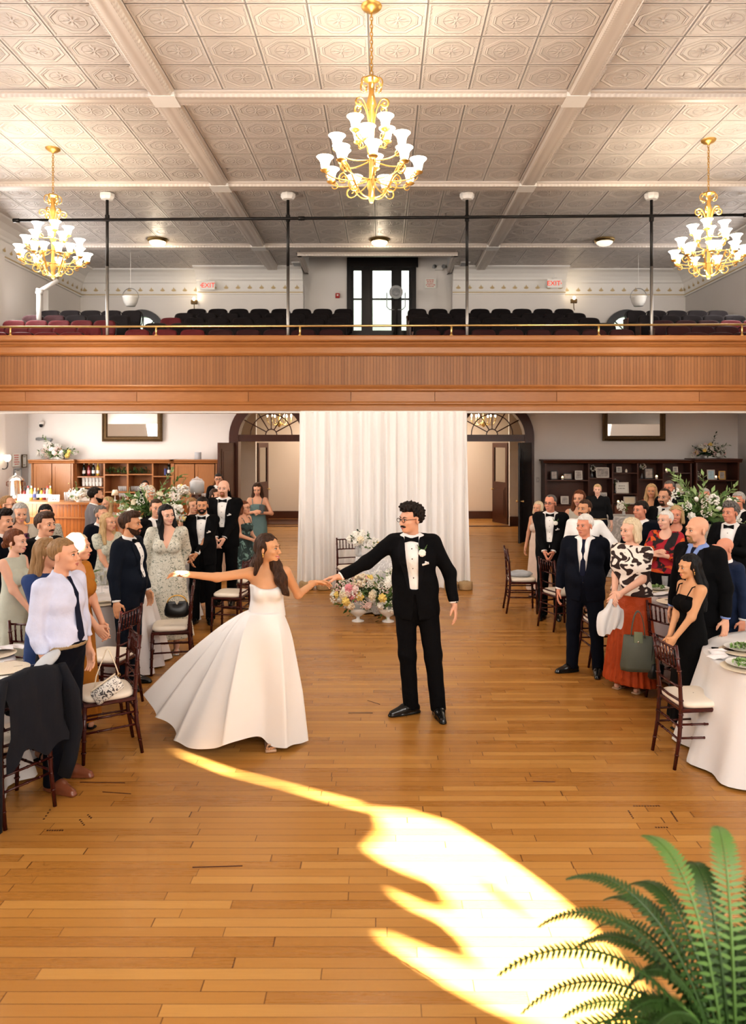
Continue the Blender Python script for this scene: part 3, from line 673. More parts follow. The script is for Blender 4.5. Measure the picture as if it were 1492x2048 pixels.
def head_skin(Q, fem, jaw):        # Q in head space, face towards -Y
    d = el(Q, (0,.014,.034), (.074,.094,.080)); d = smin(d, el(Q, (0,-.028,-.045), (.058*jaw,.062,.064)), .035)
    d = smin(d, el(Q, (0,-.066,-.092), (.025*jaw,.022,.018)), .03)
    d = smin(d, rc(Q, (-.036,-.072,.022), (.036,-.072,.022), .014), .022)              # brow
    for s in (-1, 1):
        d = smin(d, el(Q, (s*.040,-.064,-.028), (.020,.018,.016)), .025)               # cheekbone
        d = smax(d, -el(Q, (s*.031,-.100,.002), (.021,.018,.013)), .016)               # eye socket
        d = smin(d, el(Q, (s*.031,-.074,.000), (.016,.014,.012)), .008)                # eyeball and lids
        d = smin(d, el(Q, (s*.076,.012,-.012), (.008,.019,.031), rotm(s*.25)), .006)   # ear
        d = smin(d, el(Q, (s*.014,-.098,-.036), (.009,.010,.008)), .008)               # nostril wing
    d = smin(d, rc(Q, (0,-.082,.012), (0,-.108,-.030), .008, .011), .012)
    d = smin(d, el(Q, (0,-.083,-.066), (.024,.012,.012)), .012)
    return d
def hair_skull(Q, o, line=.055, side=.0):
    d = el(Q, (0,.018,.034), (.076+o*(.55+side),.096+o,.082+o)); return d
HAIRLEN = dict(short=0, crew=0, thin=0, long=1, bob=1, updo=0, ponytail=1, bald=-1)
def hair_sdf(Q, style, sd):
    ruf = .0035*np.sin(Q[:, 0]*95+sd)*np.sin(Q[:, 1]*80+sd*2)*np.sin(Q[:, 2]*70+sd)
    x, y, z = Q.T; ax = np.abs(x)
    if style in ('short', 'crew', 'thin', 'quiff', 'curly'):
        o = dict(short=.013, crew=.007, thin=.005, quiff=.017, curly=.020)[style]
        d = hair_skull(Q, o, side=.1 if style != 'quiff' else -.35)
        if style == 'quiff': d = smin(d, el(Q, (0,-.035,.105), (.058,.062,.030)), .03); d = smax(d, -(y+.02+ax*.25+(z-.085)*.9), .012) if False else d
        if style == 'curly': d = smin(d, el(Q, (0,-.030,.108), (.062,.066,.036)), .03)+.011*np.sin(x*130+sd)*np.sin(y*120)*np.sin(z*130)
        hl = dict(short=.066, crew=.070, thin=.088, quiff=.068, curly=.066)[style]
        face = np.minimum(-(y+.025), hl-z)                    # front-lower region removed
        low = -.018-z-np.clip(y-.02, 0, .2)*.55               # below the ears, lower at the nape
        side_ = np.minimum(-(y-.004), .022-z)                  # temples
        d = smax(smax(smax(d, face, .012), low, .01), side_, .010)
    elif style == 'ring':                                     # fringe round a bald crown
        d = hair_skull(Q, .006); d = smax(smax(d, z-.055, .02), -(y-.012), .015); d = smax(d, -.06-z, .02)
    else:
        d = el(Q, (0,.024,.036), (.0875,.104,.094)); face = np.minimum(-(y+.020-np.clip(z-.02, -1, .06)*.25), .078-z+ax*-.25); d = smax(d, face, .012)
        if style in ('long', 'longdark', 'ponytail2'):
            for s in (-1, 1):
                c = rc(Q, (s*.070,.010,.03), (s*.083,.012,-.12), .026, .036); c = smin(c, rc(Q, (s*.083,.012,-.12), (s*.100,-.035,-.27), .036, .022), .02); d = smin(d, c, .02)
            d = smin(d, rc(Q, (0,.065,0), (0,.085,-.16), .062, .060), .03); d = smin(d, rc(Q, (-.05,.075,-.16), (-.05,.07,-.30), .045, .03), .02); d = smin(d, rc(Q, (.05,.075,-.16), (.05,.07,-.30), .045, .03), .02)
        elif style == 'verylong':
            d = smin(d, rc(Q, (0,.06,0), (0,.095,-.2), .068, .075), .03); d = smin(d, rc(Q, (0,.095,-.2), (0,.10,-.42), .075, .05), .03)
            for s in (-1, 1): d = smin(d, rc(Q, (s*.068,.02,.02), (s*.088,.05,-.20), .024, .03), .02)
        elif style == 'bob':
            for s in (-1, 1): d = smin(d, rc(Q, (s*.068,.012,.03), (s*.083,.010,-.095), .027, .030), .025)
            d = smin(d, rc(Q, (0,.07,0), (0,.075,-.10), .062, .055), .03)
        elif style == 'updo':
            d = smax(d, -.05-z-np.clip(y-.02, 0, 1)*.4, .015); d = smin(d, el(Q, (0,.112,-.035), (.045,.040,.042)), .02)
        elif style == 'ponytail':
            d = smax(d, -.05-z-np.clip(y-.02, 0, 1)*.4, .015); d = smin(d, rc(Q, (0,.105,.03), (0,.135,-.06), .026, .034), .02); d = smin(d, rc(Q, (0,.135,-.06), (0,.12,-.26), .034, .016), .02)
        elif style == 'oneside':                                # long hair swept over the left shoulder
            d = smin(d, rc(Q, (0,.07,0), (.035,.078,-.13), .056, .05), .03)
            c = rc(Q, (.072,.012,.03), (.088,.0,-.10), .026, .034); c = smin(c, rc(Q, (.088,.0,-.10), (.112,-.055,-.25), .036, .036), .03); c = smin(c, rc(Q, (.112,-.055,-.25), (.13,-.06,-.36), .036, .014), .02); d = smin(d, c, .025)
            d = smin(d, rc(Q, (-.066,.03,.02), (-.070,.055,-.10), .026, .034), .02); d = smin(d, rc(Q, (-.07,.055,-.10), (-.085,.075,-.20), .034, .018), .02)
        ruf = .004*np.sin(ax*110+z*25+sd)*np.sin(y*90+z*20)
    return d+ruf
def hand_sdf(wr, f, n, sx, curl):
    wr, f, n = Vector(wr), Vector(f).normalized(), Vector(n); n = (n-f*n.dot(f)).normalized(); s = f.cross(n)*sx
    seg = []
    L = (.036,.042,.045,.042); 
    for i in range(4):
        b = wr+f*(.088-.004*abs(i-2))+s*(.030-.0195*(3-i) if False else (1.5-i)*.0192)
        p = [b]; a = curl*(1+.12*i)
        for k, l in enumerate((.040, .028, .022)):
            d = f*math.cos(a*(k+.6))+n*math.sin(a*(k+.6)); p.append(p[-1]+d*l*(1, .92, 1.02, .97)[3-i] if i != 0 else p[-1]+d*l*.82)
        seg += [(p[0]-f*.02, p[0], .0095, .0092), (p[0], p[1], .0092, .0085), (p[1], p[2], .0085, .0078), (p[2], p[3], .0078, .0065)]
    t0 = wr+f*.022+s*.026; t1 = t0+(f*.55+s*.62+n*.35).normalized()*.038; t2 = t1+(f*.85+s*.15+n*.5).normalized()*.030; t3 = t2+(f*.9+n*.4-s*.05).normalized()*.024
    th = [(t0, t1, .014, .0115), (t1, t2, .0112, .0095), (t2, t3, .0092, .0072)]
    pc = wr+f*.048; rm = np.array([list(s), list(f), list(n)], np.float32).T
    def fn(P):
        d = el(P, pc, (.041, .052, .0165), rm); d = smin(d, rc(P, wr-f*.03, wr+f*.02, .0265, .024), .02)
        for a, b, r1, r2 in seg: d = smin(d, rc(P, a, b, r1, r2), .0045)
        for a, b, r1, r2 in th: d = smin(d, rc(P, a, b, r1, r2), .008)
        return d
    pts = [wr-f*.03]+[p for q in seg+th for p in q[:2]]; lo = np.min([list(p) for p in pts], 0)-.03; hi = np.max([list(p) for p in pts], 0)+.03
    return fn, lo, hi
ARM = {'down': (.27,-.02,.835), 'clasp': (.045,-.235,.93), 'clasphigh': (.04,-.25,1.06), 'pocket': (.235,-.06,.90), 'back': (.10,.17,.95), 'clap': (.035,-.29,1.23), 'side': (.30,-.06,.86)}
INFO = {}
def person(label, x, y, H, face=0, z=0, w=1., belly=0., fem=False, skin='skin_fair', hair=('short', 'hair_brown'), outfit='suit', col='suit_black', shirt='shirt_white', neck='bow', trousers=None,
           arms=('down','down'), head=(0,0,0), lean=(0,0), beard=None, moustache=False, glasses=False, shoes='shoe_black', feet=None, neckline='v', sleeve=None, hem=.12, flare=.24, folds=(7,.06), square=False, flower=False,
           smile=False, curl=(.32,.32), palms=(None,None), vopen=(.035,.072,1.10), poles=(None,None), q=1.0, earring=None, straps=False, cup=None, hipw=1.0, name='person', toe=(8,8), hdirs=(None,None), bust=1., locks=()):
    s = H/1.75; root = Part(); sd = (x*7.3+y*3.1) % 6.28; jaw = .92 if fem else 1.0
    lx, ly = lean                                              # upper-body shift
    def L(p):                                                  # lean warps a skeleton point
        t = max(0, (p[2]-.9)/.85); return (p[0]+lx*t, p[1]+ly*t, p[2])
    SH = (.150 if fem else .168)*min(w, 1.12); AR = (1.0 if fem else 1.0)*(.55+.45*w)
    sh = [L((sx*SH, .012, 1.425)) for sx in (-1, 1)]; el_, wr = [], []
    for i, sx in enumerate((-1, 1)):
        a = arms[i]; c = ARM[a] if isinstance(a, str) else a; c = (c[0]*sx*(1 if w < 1.05 else w*.97), c[1]-(belly*.10 if a in ('clasp','clasphigh') else 0), c[2]) if isinstance(a, str) else a
        pole = poles[i] or ((sx*.55, .8, -.25) if c[2] < 1.15 else (sx*.7, .15, -.9)); e, c2 = ik(sh[i], L(c) if isinstance(a, str) else c, .285, .255, pole); el_.append(tuple(e)); wr.append(tuple(c2))
    fdir = [(Vector(wr[i])-Vector(el_[i])).normalized() for i in (0, 1)]
    FT = feet or ((-.105, 0.0), (.105, .02)); ank = [(p[0], p[1]+.02, .085) for p in FT]; hipx = .088*hipw
    knee = [tuple(Vector((sx*hipx*w, 0, .90)).lerp(Vector(ank[i]), .5)+Vector((sx*.005, -.022, 0))) for i, sx in enumerate((-1, 1))]
    HC = np.array(L((0, -.026, 1.627)), np.float32); hm = rotm(*[R(v) for v in head]); HC = HC+np.array([0, -.0, 0], np.float32)
    cap_z = np.float32(1.46)
    def warp(P):
        t = np.clip((P[:, 2]-.9)/.85, 0, 1.2); Q = P.copy(); Q[:, 0] -= lx*t; Q[:, 1] -= ly*t; return Q
    def torso(P, o):
        Q = warp(P); ys = .66+.10*belly; Qs = Q/np.array([w, ys, 1], np.float32)
        if fem:
            d = rc(Qs, (0,0,.90), (0,0,.96), .158*hipw+o, .150*hipw+o); d = smin(d, rc(Qs, (0,0,1.00), (0,0,1.10), .128+o, .118+o), .10); d = smin(d, rc(Qs, (0,0,1.12), (0,0,1.33), .118+o, .132+o), .06)
            for sx in (-1, 1): d = smin(d, el(Qs, (sx*.062,-.135+.035*(1-bust),1.265), (.062*bust+o,.075*bust+o,.066*bust+o)), .04+.05*(1-bust))
        else:
            d = rc(Qs, (0,.0,.92), (0,0,1.06), .152+o, .142+o); d = smin(d, rc(Qs, (0,.0,1.08), (0,.0,1.33), .140+o, .158+o), .07)
            d = smin(d, el(Qs, (0,-.10,1.30), (.12+o,.10+o,.09+o)), .06)
        if belly: d = smin(d, el(Qs, (0,-.07-.05*belly,1.06), (.135+o,.14+.07*belly+o,.17)), .07)
        d = smin(d, rc(Qs, (-SH*.82/w,.01,1.415), (SH*.82/w,.01,1.415), .052+o), .06)
        d = smin(d, rc(Qs, (0,.02,1.40), (0,.012,1.47), .075+o, .052+o), .05)          # trapezius
        return d*.82
    def armd(P, i, r0, r1, r2, upto=1.0):
        e, c = Vector(el_[i]), Vector(wr[i]); c = e.lerp(c, upto)
        d = rc(P, sh[i], el_[i], r0*AR, r1*AR); return smin(d, rc(P, el_[i], c, r1*AR, r2*AR), .025)
    bare = outfit in ('dress', 'skirt') or sleeve == 'bare'
    # ---- body: torso, neck, limbs
    hb = .0125*q if bare else .024
    shr = 0 if bare else -.016
    lox = min([p[0] for p in wr+el_+sh])-.12; hix = max([p[0] for p in wr+el_+sh])+.12; loy = min([p[1] for p in wr+el_]+[-.24-.12*belly])-.09; hiy = max([p[1] for p in wr+el_]+[.2])+.09
    def body(P):
        d = torso(P, shr); d = smin(d, rc(P, L((0,.012,1.43)), HC-hm @ V3(0,-.012,.055), .054 if not fem else .046, .048 if not fem else .041), .03)
        for i in (0, 1):
            r = (.047,.038,.026) if not bare else (.043,.036,.0255); d = smin(d, armd(P, i, *r), .035)
            d = smin(d, rc(P, (np.sign(i-.5)*hipx*w, 0, .90), knee[i], .075, .052), .03); d = smin(d, rc(P, knee[i], ank[i], .046, .030), .02)
        return d
    zl = .03
    root.add(nets(body, (lox, loy, zl), (hix, hiy, 1.60), hb), skin)
    hh = .0058*q
    def hd(P):
        Q = (P-HC) @ hm; d = head_skin(Q, fem, jaw)
        return smin(d, rc(P, L((0,.012,1.45)), HC-hm @ V3(0,-.012,.06), .053 if not fem else .045, .049 if not fem else .042), .02)
    root.add(nets(hd, HC-V3(.125,.145,.17), HC+V3(.125,.145,.14), hh), skin)
    for i, sx in enumerate((-1, 1)):
        if arms[i] == 'pocket': continue
        n = palms[i] or ((-sx, .1, .0) if fdir[i].z < -.6 else (-sx*.6, .2, -.6)); fn, lo, hi = hand_sdf(wr[i], hdirs[i] or fdir[i], n, sx*-1 if True else sx, curl[i]); root.add(nets(fn, lo, hi, .0052*q), skin)
    # ---- face pieces
    def H_(p): return tuple(HC+hm @ V3(*p))
    me = Matrix(hm.tolist()).to_4x4()
    ey, ir, br, lp = MB(), MB(), MB(), MB()
    for sx in (-1, 1):
        ey.ell(H_((sx*.031,-.0835,.000)), (.0135,.006,.0062), 10, 6, me); ir.ell(H_((sx*.031,-.0885,.000)), (.0062,.0035,.0060), 8, 5, me)
        ir.tube([H_((sx*.016,-.0875,.004)), H_((sx*.031,-.0900,.0085)), H_((sx*.047,-.080,.003))], .0022, 5)
        br.tube([H_((sx*.013,-.0925,.020)), H_((sx*.030,-.0905,.0255)), H_((sx*.050,-.076,.020))], [.0035,.0042,.002] if not fem else [.0026,.003,.0015], 6, flat=.8)
    lw = .024 if not smile else .029
    lp.tube([H_((-lw,-.084,-.066+(.007 if smile else 0))), H_((-.010,-.0965,-.064)), H_((.010,-.0965,-.064)), H_((lw,-.084,-.066+(.007 if smile else 0)))], [.0022,.005,.005,.0022], 6)
    lp.tube([H_((-lw,-.084,-.067+(.006 if smile else 0))), H_((0,-.0955,-.0735-(.005 if smile else 0))), H_((lw,-.084,-.067+(.006 if smile else 0)))], [.002,.0056,.002], 6)
    if smile: root.mb(MB().ell(H_((0,-.0925,-.0685)), (.021,.0048,.0052), 10, 6, me), 'eye_white')
    root.mb(ey, 'eye_white'); root.mb(ir, 'eye_dark'); root.mb(lp, 'lip_red' if fem else 'lip')
    bc = hair[1] if hair[1] not in ('hair_white', 'hair_light', 'hair_blonde') else ('hair_sandy' if hair[1] != 'hair_white' else 'hair_grey')
    root.mb(br, bc)
    # bare legs / feet of women
    if outfit in ('dress', 'skirt') and hem < .3 and hem > .06:
        for i in (0, 1): root.add(nets(lambda P: smin(rc(P, (FT[i][0], FT[i][1]+.03, .30), (FT[i][0], FT[i][1]+.03, .09), .048, .030), rc(P, (FT[i][0], FT[i][1]+.03, .07), (FT[i][0], FT[i][1]-.10, .035), .032, .028), .03), (FT[i][0]-.08, FT[i][1]-.16, .005), (FT[i][0]+.08, FT[i][1]+.1, .34), .012), skin)
    ob = root.build(name, None, s); ob.location = (x, y, z); ob.rotation_euler = (0, 0, R(face)); tag(ob, label, 'person')
    def part(nm, fn, lo, hi, h, mat): 
        p = Part().add(nets(fn, lo, hi, h), mat); return p.build(nm, ob, s)
    # ---- hair
    st, hc = hair
    if st != 'bald':
        ext = {'verylong': (.13,.16,.50), 'long': (.15,.16,.36), 'oneside': (.17,.15,.42), 'ponytail': (.12,.19,.32), 'bob': (.14,.15,.20), 'updo': (.12,.18,.12)}.get(st, (.115,.14,.10))
        lo, hi = V3(-ext[0],-.14,-ext[2]), V3(ext[0],ext[1],.165)
        V, F_ = nets(lambda Q: hair_sdf(Q, st, sd), lo, hi, .0072*q); hp_ = Part().add((V @ hm.T+HC, F_), hc)
        if locks:
            def lk(P):
                d = None
                for a, b, r1, r2 in locks: e = rc(P, a, b, r1, r2); d = e if d is None else smin(d, e, .03)
                return d+.005*np.sin(P[:, 0]*90+P[:, 2]*45)*np.sin(P[:, 1]*70+P[:, 2]*30)
            pts = np.array([p for l in locks for p in l[:2]]); hp_.add(nets(lk, pts.min(0)-.08, pts.max(0)+.08, .0072), hc)
        hp_.build('hair', ob, s)
    if beard or moustache:
        def bd(Q):
            d = head_skin(Q, fem, jaw)-.0028; xx, yy, zz = Q.T
            if beard: 
                m = np.maximum(zz+.038+np.clip(yy+.03, -.05, .05)*-.35, yy-.012); m = np.maximum(m, -(el(Q, (0,-.098,-.066), (.023,.03,.009))))
                m2 = np.maximum(-(-.052-zz)-.0, 0)*0+np.maximum(np.abs(zz+.050)-.008, np.abs(xx)-.032); m = np.minimum(m, np.maximum(m2, yy+.06))
                if beard == 'goatee': m = np.maximum(m, np.abs(xx)-.034)
            else: m = np.maximum(np.maximum(np.abs(zz+.052+np.abs(xx)*.18)-.007, np.abs(xx)-.031), yy+.05)
            return np.maximum(d-(.003 if moustache and not beard else 0), m)
        V, F_ = nets(bd, V3(-.09,-.13,-.135), V3(.09,.03,.02), .0055*q)
        if len(V): Part().add((V @ hm.T+HC, F_), hc if hc not in ('hair_white',) else 'hair_grey').build('beard' if beard else 'moustache', ob, s)
    if glasses:
        g = MB()
        for sx in (-1, 1):
            g.tube([H_((sx*.033+.022*math.cos(t), -.101-.004*abs(math.cos(t)), .000+.017*math.sin(t))) for t in np.linspace(0, 2*PI, 15)[:-1]], .0022, 5, closed=True); g.tube([H_((sx*.055,-.099,.005)), H_((sx*.076,-.04,.004)), H_((sx*.080,.012,.0))], .002, 5)
        g.tube([H_((-.012,-.103,.003)), H_((0,-.106,.005)), H_((.012,-.103,.003))], .002, 5); Part().mb(g, 'black_plastic').build('glasses', ob, s)
    if earring:
        g = MB(); 
        for sx in (-1, 1): g.ell(H_((sx*.083,.004,-.045)), (.007,.006,.010)); g.ell(H_((sx*.084,.003,-.062)), (.005,.005,.008))
        Part().mb(g, earring).build('earrings', ob, s)
    # ---- clothes
    VB, VT, VZ = vopen
    def vcut(P, zb, hb_, ht, zt=1.475): # wedge opening at the front
        Q = warp(P); k = (ht-hb_)/(zt-zb); return np.maximum(np.maximum(np.abs(Q[:, 0])-(hb_+(Q[:, 2]-zb)*k), zb-Q[:, 2]), Q[:, 1]+.015)
    BX = .27*max(1, w)+.06
    if outfit in ('suit', 'shirt'):
        tr = trousers or col
        def leg(P):
            d = None
            for i, sx in enumerate((-1, 1)):
                t = smin(rc(P, (sx*hipx*w, 0, .91), knee[i], .094*w, .074), rc(P, knee[i], (ank[i][0], ank[i][1]-.01, .055), .071, .064), .03); d = t if d is None else smin(d, t, .012)
            Qs = P/np.array([w, .70+.10*belly, 1], np.float32); d = smin(d, np.maximum(torso(P, .017), P[:, 2]-1.06), .03); d = d+.0022*np.sin(P[:, 2]*38+P[:, 0]*15)*np.clip((.5-np.abs(P[:, 2]-.45))*2, 0, 1)
            return np.maximum(np.maximum(d, P[:, 2]-1.03), .035-P[:, 2])
        fx = [p[0] for p in FT]; fy = [p[1] for p in FT]
        part('trousers', leg, (min(fx+[-.2*w])-.1, min(fy+[-.2])-.1-.08*belly, .02), (max(fx+[.2*w])+.1, max(fy+[.15])+.12, 1.09), .0145*q, tr)
        def shirt_f(P):
            d = torso(P, .012); d = smin(d, rc(P, L((0,.014,1.44)), L((0,.004,1.512)), .062, .058), .012)
            if outfit == 'shirt':
                for i in (0, 1): d = smin(d, armd(P, i, .060,.050,.042,.97), .03)
                wr_ = .006*np.sin(P[:, 2]*42+P[:, 0]*33+P[:, 1]*20)*np.clip((1.35-P[:, 2])*3, 0, 1); d = d+wr_
            nc = np.maximum(np.maximum(np.abs(P[:, 0]-lx*.7)-(P[:, 2]-1.43)*.45, 1.43-P[:, 2]), P[:, 1]+.02)      # collar opening
            return np.maximum(np.maximum(np.maximum(d, (.99 if outfit == 'shirt' else .93)-P[:, 2]), P[:, 2]-1.508-np.clip(P[:, 1], -.1, .1)*.25), -nc if neck != 'bow' and neck != 'tie' else d)
        part('shirt', shirt_f, (lox, loy, .96) if outfit == 'shirt' else (-BX, -.26-.1*belly+min(0, ly), .90), (hix, hiy, 1.53) if outfit == 'shirt' else (BX, .2, 1.53), .0105*q, shirt)
        if outfit == 'suit':
            vb, vt, vz = VB, VT, VZ
            def jk(P):
                d = torso(P, .030); Q = warp(P); Qs = Q/np.array([w, .74+.10*belly, 1], np.float32)
                d = smin(d, rc(Qs, (0,.008,.82), (0,.005,1.08), .182, .156)*.85, .05); d = smin(d, rc(P, L((-SH*.9,.012,1.425)), L((SH*.9,.012,1.425)), .058), .04)
                for i in (0, 1): d = smin(d, armd(P, i, .066,.056,.043,.86), .022)
                d = d+.003*np.sin(P[:, 2]*30+P[:, 0]*22)
                d = np.maximum(d, np.where(np.abs(P[:, 0]) < .23*w+.02, .815-P[:, 2]+np.clip(-P[:, 1], 0, .1)*-.1, -1)); 
                d = np.maximum(d, -vcut(P, vz, vb, vt)); op = np.maximum(np.maximum(np.abs(Q[:, 0])-(.002+(vz-.04-Q[:, 2])*.13), Q[:, 2]-vz+.03), Q[:, 1]+.03)
                d = np.maximum(d, -op); return np.maximum(d, Q[:, 2]-1.492-np.clip(Q[:, 1], -.1, .1)*.35)
            part('jacket', jk, (lox-.03, loy-.03, .70 if min(wr[0][2], wr[1][2]) > .78 else .6), (hix+.03, hiy+.03, 1.53), .0115*q, col)
            lap = Part()                                              # lapels lie just proud of the jacket edge
            def front(xx, zz):                                        # front surface of the jacket at (x,z)
                yy = np.linspace(-.34-.12*belly, .02, 46, dtype=np.float32); P = np.stack([np.full_like(yy, xx), yy+ly*max(0, (zz-.9)/.85), np.full_like(yy, zz)], 1); P[:, 0] += lx*max(0, (zz-.9)/.85)
                v = torso(P, .032); Qs = warp(P)/np.array([w, .74+.10*belly, 1], np.float32); v = smin(v, rc(Qs, (0,.008,.82), (0,.005,1.08), .184, .158)*.85, .05); k = np.argmax(v < 0); return P[k] if v[k] < 0 else P[-1]
            for sx in (-1, 1):
                n = 9; ins, out = [], []
                for j in range(n+1):
                    t = j/n; zz = vz+(1.462-vz)*t; xi = (vb+(vt-vb)*t)*1.0; wd = .012+.058*min(1, t/.72)*(1 if t < .74 else max(.25, 1-(t-.74)*2.6))
                    a, b = front(sx*xi, zz), front(sx*(xi+wd), zz+.012*(t > .6)); ins.append(a+V3(0,-.006,0)); out.append(b+V3(0,-.010,0))
                V = np.array(ins+out); F_ = [(j, j+1, n+2+j, n+1+j) for j in range(n)]; lap.add((V, F_), 'tie_black' if col == 'suit_black' else col)
            lap.build('lapels', ob, s)
            cu = Part()
            for i in (0, 1):
                if arms[i] in ('pocket',): continue
                e, c = Vector(el_[i]), Vector(wr[i]); d = (c-e).normalized(); cu.mb(MB().tube([c-d*.045, c-d*.010, c-d*.002], [.0385*AR, .0385*AR, .031], 14), shirt)
            cu.build('shirt_cuffs', ob, s)
            if square: p = front(.105, 1.27); Part().mb(MB().box(p+V3(0,-.004,0), (.058,.012,.016), Euler((.2,-.25,.3)).to_matrix()).box(p+V3(.008,-.005,.012), (.03,.010,.014), Euler((.2,.5,.3)).to_matrix()), 'shirt_white').build('pocket_square', ob, s)
            if flower:
                p = Vector(front(.085, 1.36)); g = MB()
                for k in range(9): a = k*2.4; g.ell(p+Vector((.016*math.cos(a)*(k > 0), -.022, .016*math.sin(a)*(k > 0)+.0)), (.016,.013,.016), 8, 5)
                f2 = MB()
                for k in range(7): f2.tube([p+Vector((0,-.012,0)), p+Vector((.045*math.cos(k-.6), -.02, .05+.02*math.sin(k*2)))], [.005,.002], 5)
                Part().mb(g, 'flower_white').mb(f2, 'leaf').build('boutonniere', ob, s)
        fy_ = lambda zz: shirt_front(zz)
        def shirt_front(zz):
            yy = np.linspace(-.34-.12*belly, .02, 60, dtype=np.float32); P = np.stack([np.zeros_like(yy), yy, np.full_like(yy, zz)], 1); t = max(0, (zz-.9)/.85); P[:, 0] += lx*t; P[:, 1] += ly*t
            v = torso(P, .013); k = np.argmax(v < 0); return Vector(P[k])
        if neck == 'bow':
            c = shirt_front(1.46); c = Vector((c.x, min(c.y, -.050+ly*.66), 1.462)); g = MB()
            for sx in (-1, 1): g.add([c+Vector(p) for p in ((0,-.024,.010),(0,-.024,-.010),(sx*.058,-.012,-.027),(sx*.058,-.012,.027),(0,-.010,.008),(0,-.010,-.008),(sx*.056,.006,-.022),(sx*.056,.006,.022))], [(0,1,2,3),(4,5,6,7),(0,3,7,4),(1,2,6,5),(2,3,7,6)])
            g.box(c+Vector((0,-.018,0)), (.022,.022,.022), bev=.005); Part().mb(g, 'tie_black').build('bow_tie', ob, s)
            if outfit == 'suit':
                g = MB()
                for zz in (1.39, 1.31, 1.23, 1.15): p = shirt_front(zz); g.ell(p+Vector((0,-.004,0)), (.005,.004,.005), 8, 5)
                Part().mb(g, 'tie_black').build('shirt_studs', ob, s)
        elif neck == 'tie' or (isinstance(neck, str) and neck.startswith('tie')):
            zs = [1.478, 1.452, 1.43, 1.36, 1.25, 1.14, 1.06, 1.02]; wd = [.020, .017, .014, .020, .026, .032, .034, .002]; V = []
            for zz, d in zip(zs, wd): p = shirt_front(max(zz, 1.03)); V += [(p.x-d, p.y-.004, zz), (p.x, p.y-.016, zz), (p.x+d, p.y-.004, zz)]
            F_ = [(3*j+a, 3*j+a+1, 3*j+a+4, 3*j+a+3) for j in range(len(zs)-1) for a in (0, 1)]; Part().add((np.array(V), F_), 'tie_navy' if neck == 'tienavy' else 'tie_black').build('necktie', ob, s)
        if outfit == 'shirt':
            part('belt', lambda P: np.maximum(torso(P, .021), np.abs(P[:, 2]-1.006)-.017), (-BX, -.30-.1*belly, .97), (BX, .25, 1.05), .012*q, 'belt_tan')
        for i, sx in enumerate((-1, 1)):
            a = R(toe[i])*sx; d = Vector((math.sin(a), -math.cos(a), 0)); p = Vector((FT[i][0], FT[i][1], 0))
            def shoe(P, p=p, d=d):
                h_, t_, m_ = p+d*-.045+Vector((0,0,.042)), p+d*.175+Vector((0,0,.024)), p+d*.06+Vector((0,0,.044))
                e = smin(rc(P, h_, m_, .040, .044), rc(P, m_, t_, .044, .027), .02); e = smin(e, rc(P, p+Vector((0,.02,.05)), p+Vector((0,.02,.10)), .040, .036), .02); e = np.maximum(e, .004-P[:, 2])
                sole = np.maximum(np.minimum(rc(P*np.array([1,1,.0],np.float32), p+d*-.045, p+d*.06, .044, .048), rc(P*np.array([1,1,.0],np.float32), p+d*.06, p+d*.18, .048, .030)), np.maximum(P[:, 2]-.018, .0015-P[:, 2])); return np.minimum(e, sole)
            part('shoe', shoe, (p.x-.22, p.y-.28, -.01), (p.x+.22, p.y+.20, .15), .0095*q, shoes)
    else:
        nf, am = folds
        def skirt(P, z0, rw, slim=0):
            Q = P.copy(); Q[:, 0] -= lx*.15; xx, yy = Q[:, 0]/max(.9, w), Q[:, 1]/.80; r = np.sqrt(xx*xx+yy*yy); t = np.clip((z0-Q[:, 2])/(z0-hem), 0, 1); th = np.arctan2(yy, xx)
            rad = rw+(.178*hipw-rw)*np.clip(t*4.5, 0, 1)**.8+(flare-.178*hipw)*np.clip((t-.2)/.8, 0, 1)**1.1
            rad = rad*(1+am*t*np.sin(nf*th+sd)+am*.5*t*np.sin(nf*1.7*th+sd*2)); return np.maximum(np.maximum((r-rad)*.72, hem-Q[:, 2]), Q[:, 2]-z0-.02)
        lo = (min(lox, -flare*1.25), min(loy, -flare*1.1), hem-.03); hi = (max(hix, flare*1.25), max(hiy, flare*1.1), 1.52)
        def top(P, o=.010, zlow=None):
            d = torso(P, o); Q = warp(P)
            if sleeve in ('puff', 'short', 'cap', 'long', 'sheer'):
                for i in (0, 1):
                    up = {'puff': .62, 'short': 0, 'cap': 0, 'long': .96, 'sheer': .5}[sleeve]; e = Vector(el_[i]); a = Vector(sh[i])
                    if sleeve in ('short', 'cap'): e2 = a.lerp(e, .62 if sleeve == 'short' else .35); d = smin(d, np.maximum(rc(P, a, e2, .062, .066), rc(P, a, e2, .2)*0-1), .025)
                    else: d = smin(d, armd(P, i, .066,.064 if sleeve != 'long' else .052,.058 if sleeve == 'puff' else .045, up), .025)
            if neckline == 'v': d = np.maximum(d, -np.maximum(np.maximum(np.abs(Q[:, 0])-(Q[:, 2]-1.235)*.40, 1.235-Q[:, 2]), Q[:, 1]-.01)); d = np.maximum(d, -(rc(Q, (0,.012,1.42), (0,.0,1.6), .078))); d = np.maximum(d, Q[:, 2]-1.49)
            elif neckline == 'scoop': d = np.maximum(d, -(el(Q, (0,-.06,1.47), (.082,.15,.085)))); d = np.maximum(d, -(rc(Q, (0,.012,1.42), (0,.0,1.6), .072))); d = np.maximum(d, Q[:, 2]-1.49)
            elif neckline == 'strap': d = np.maximum(d, Q[:, 2]-1.325-np.clip(-Q[:, 1], 0, .1)*.35)
            elif neckline == 'strapless': d = np.maximum(d, Q[:, 2]-1.315-np.where(Q[:, 1] < 0, 1, .2)*(.034*np.clip(np.abs(Q[:, 0])/.115, 0, 1)**2-.012))
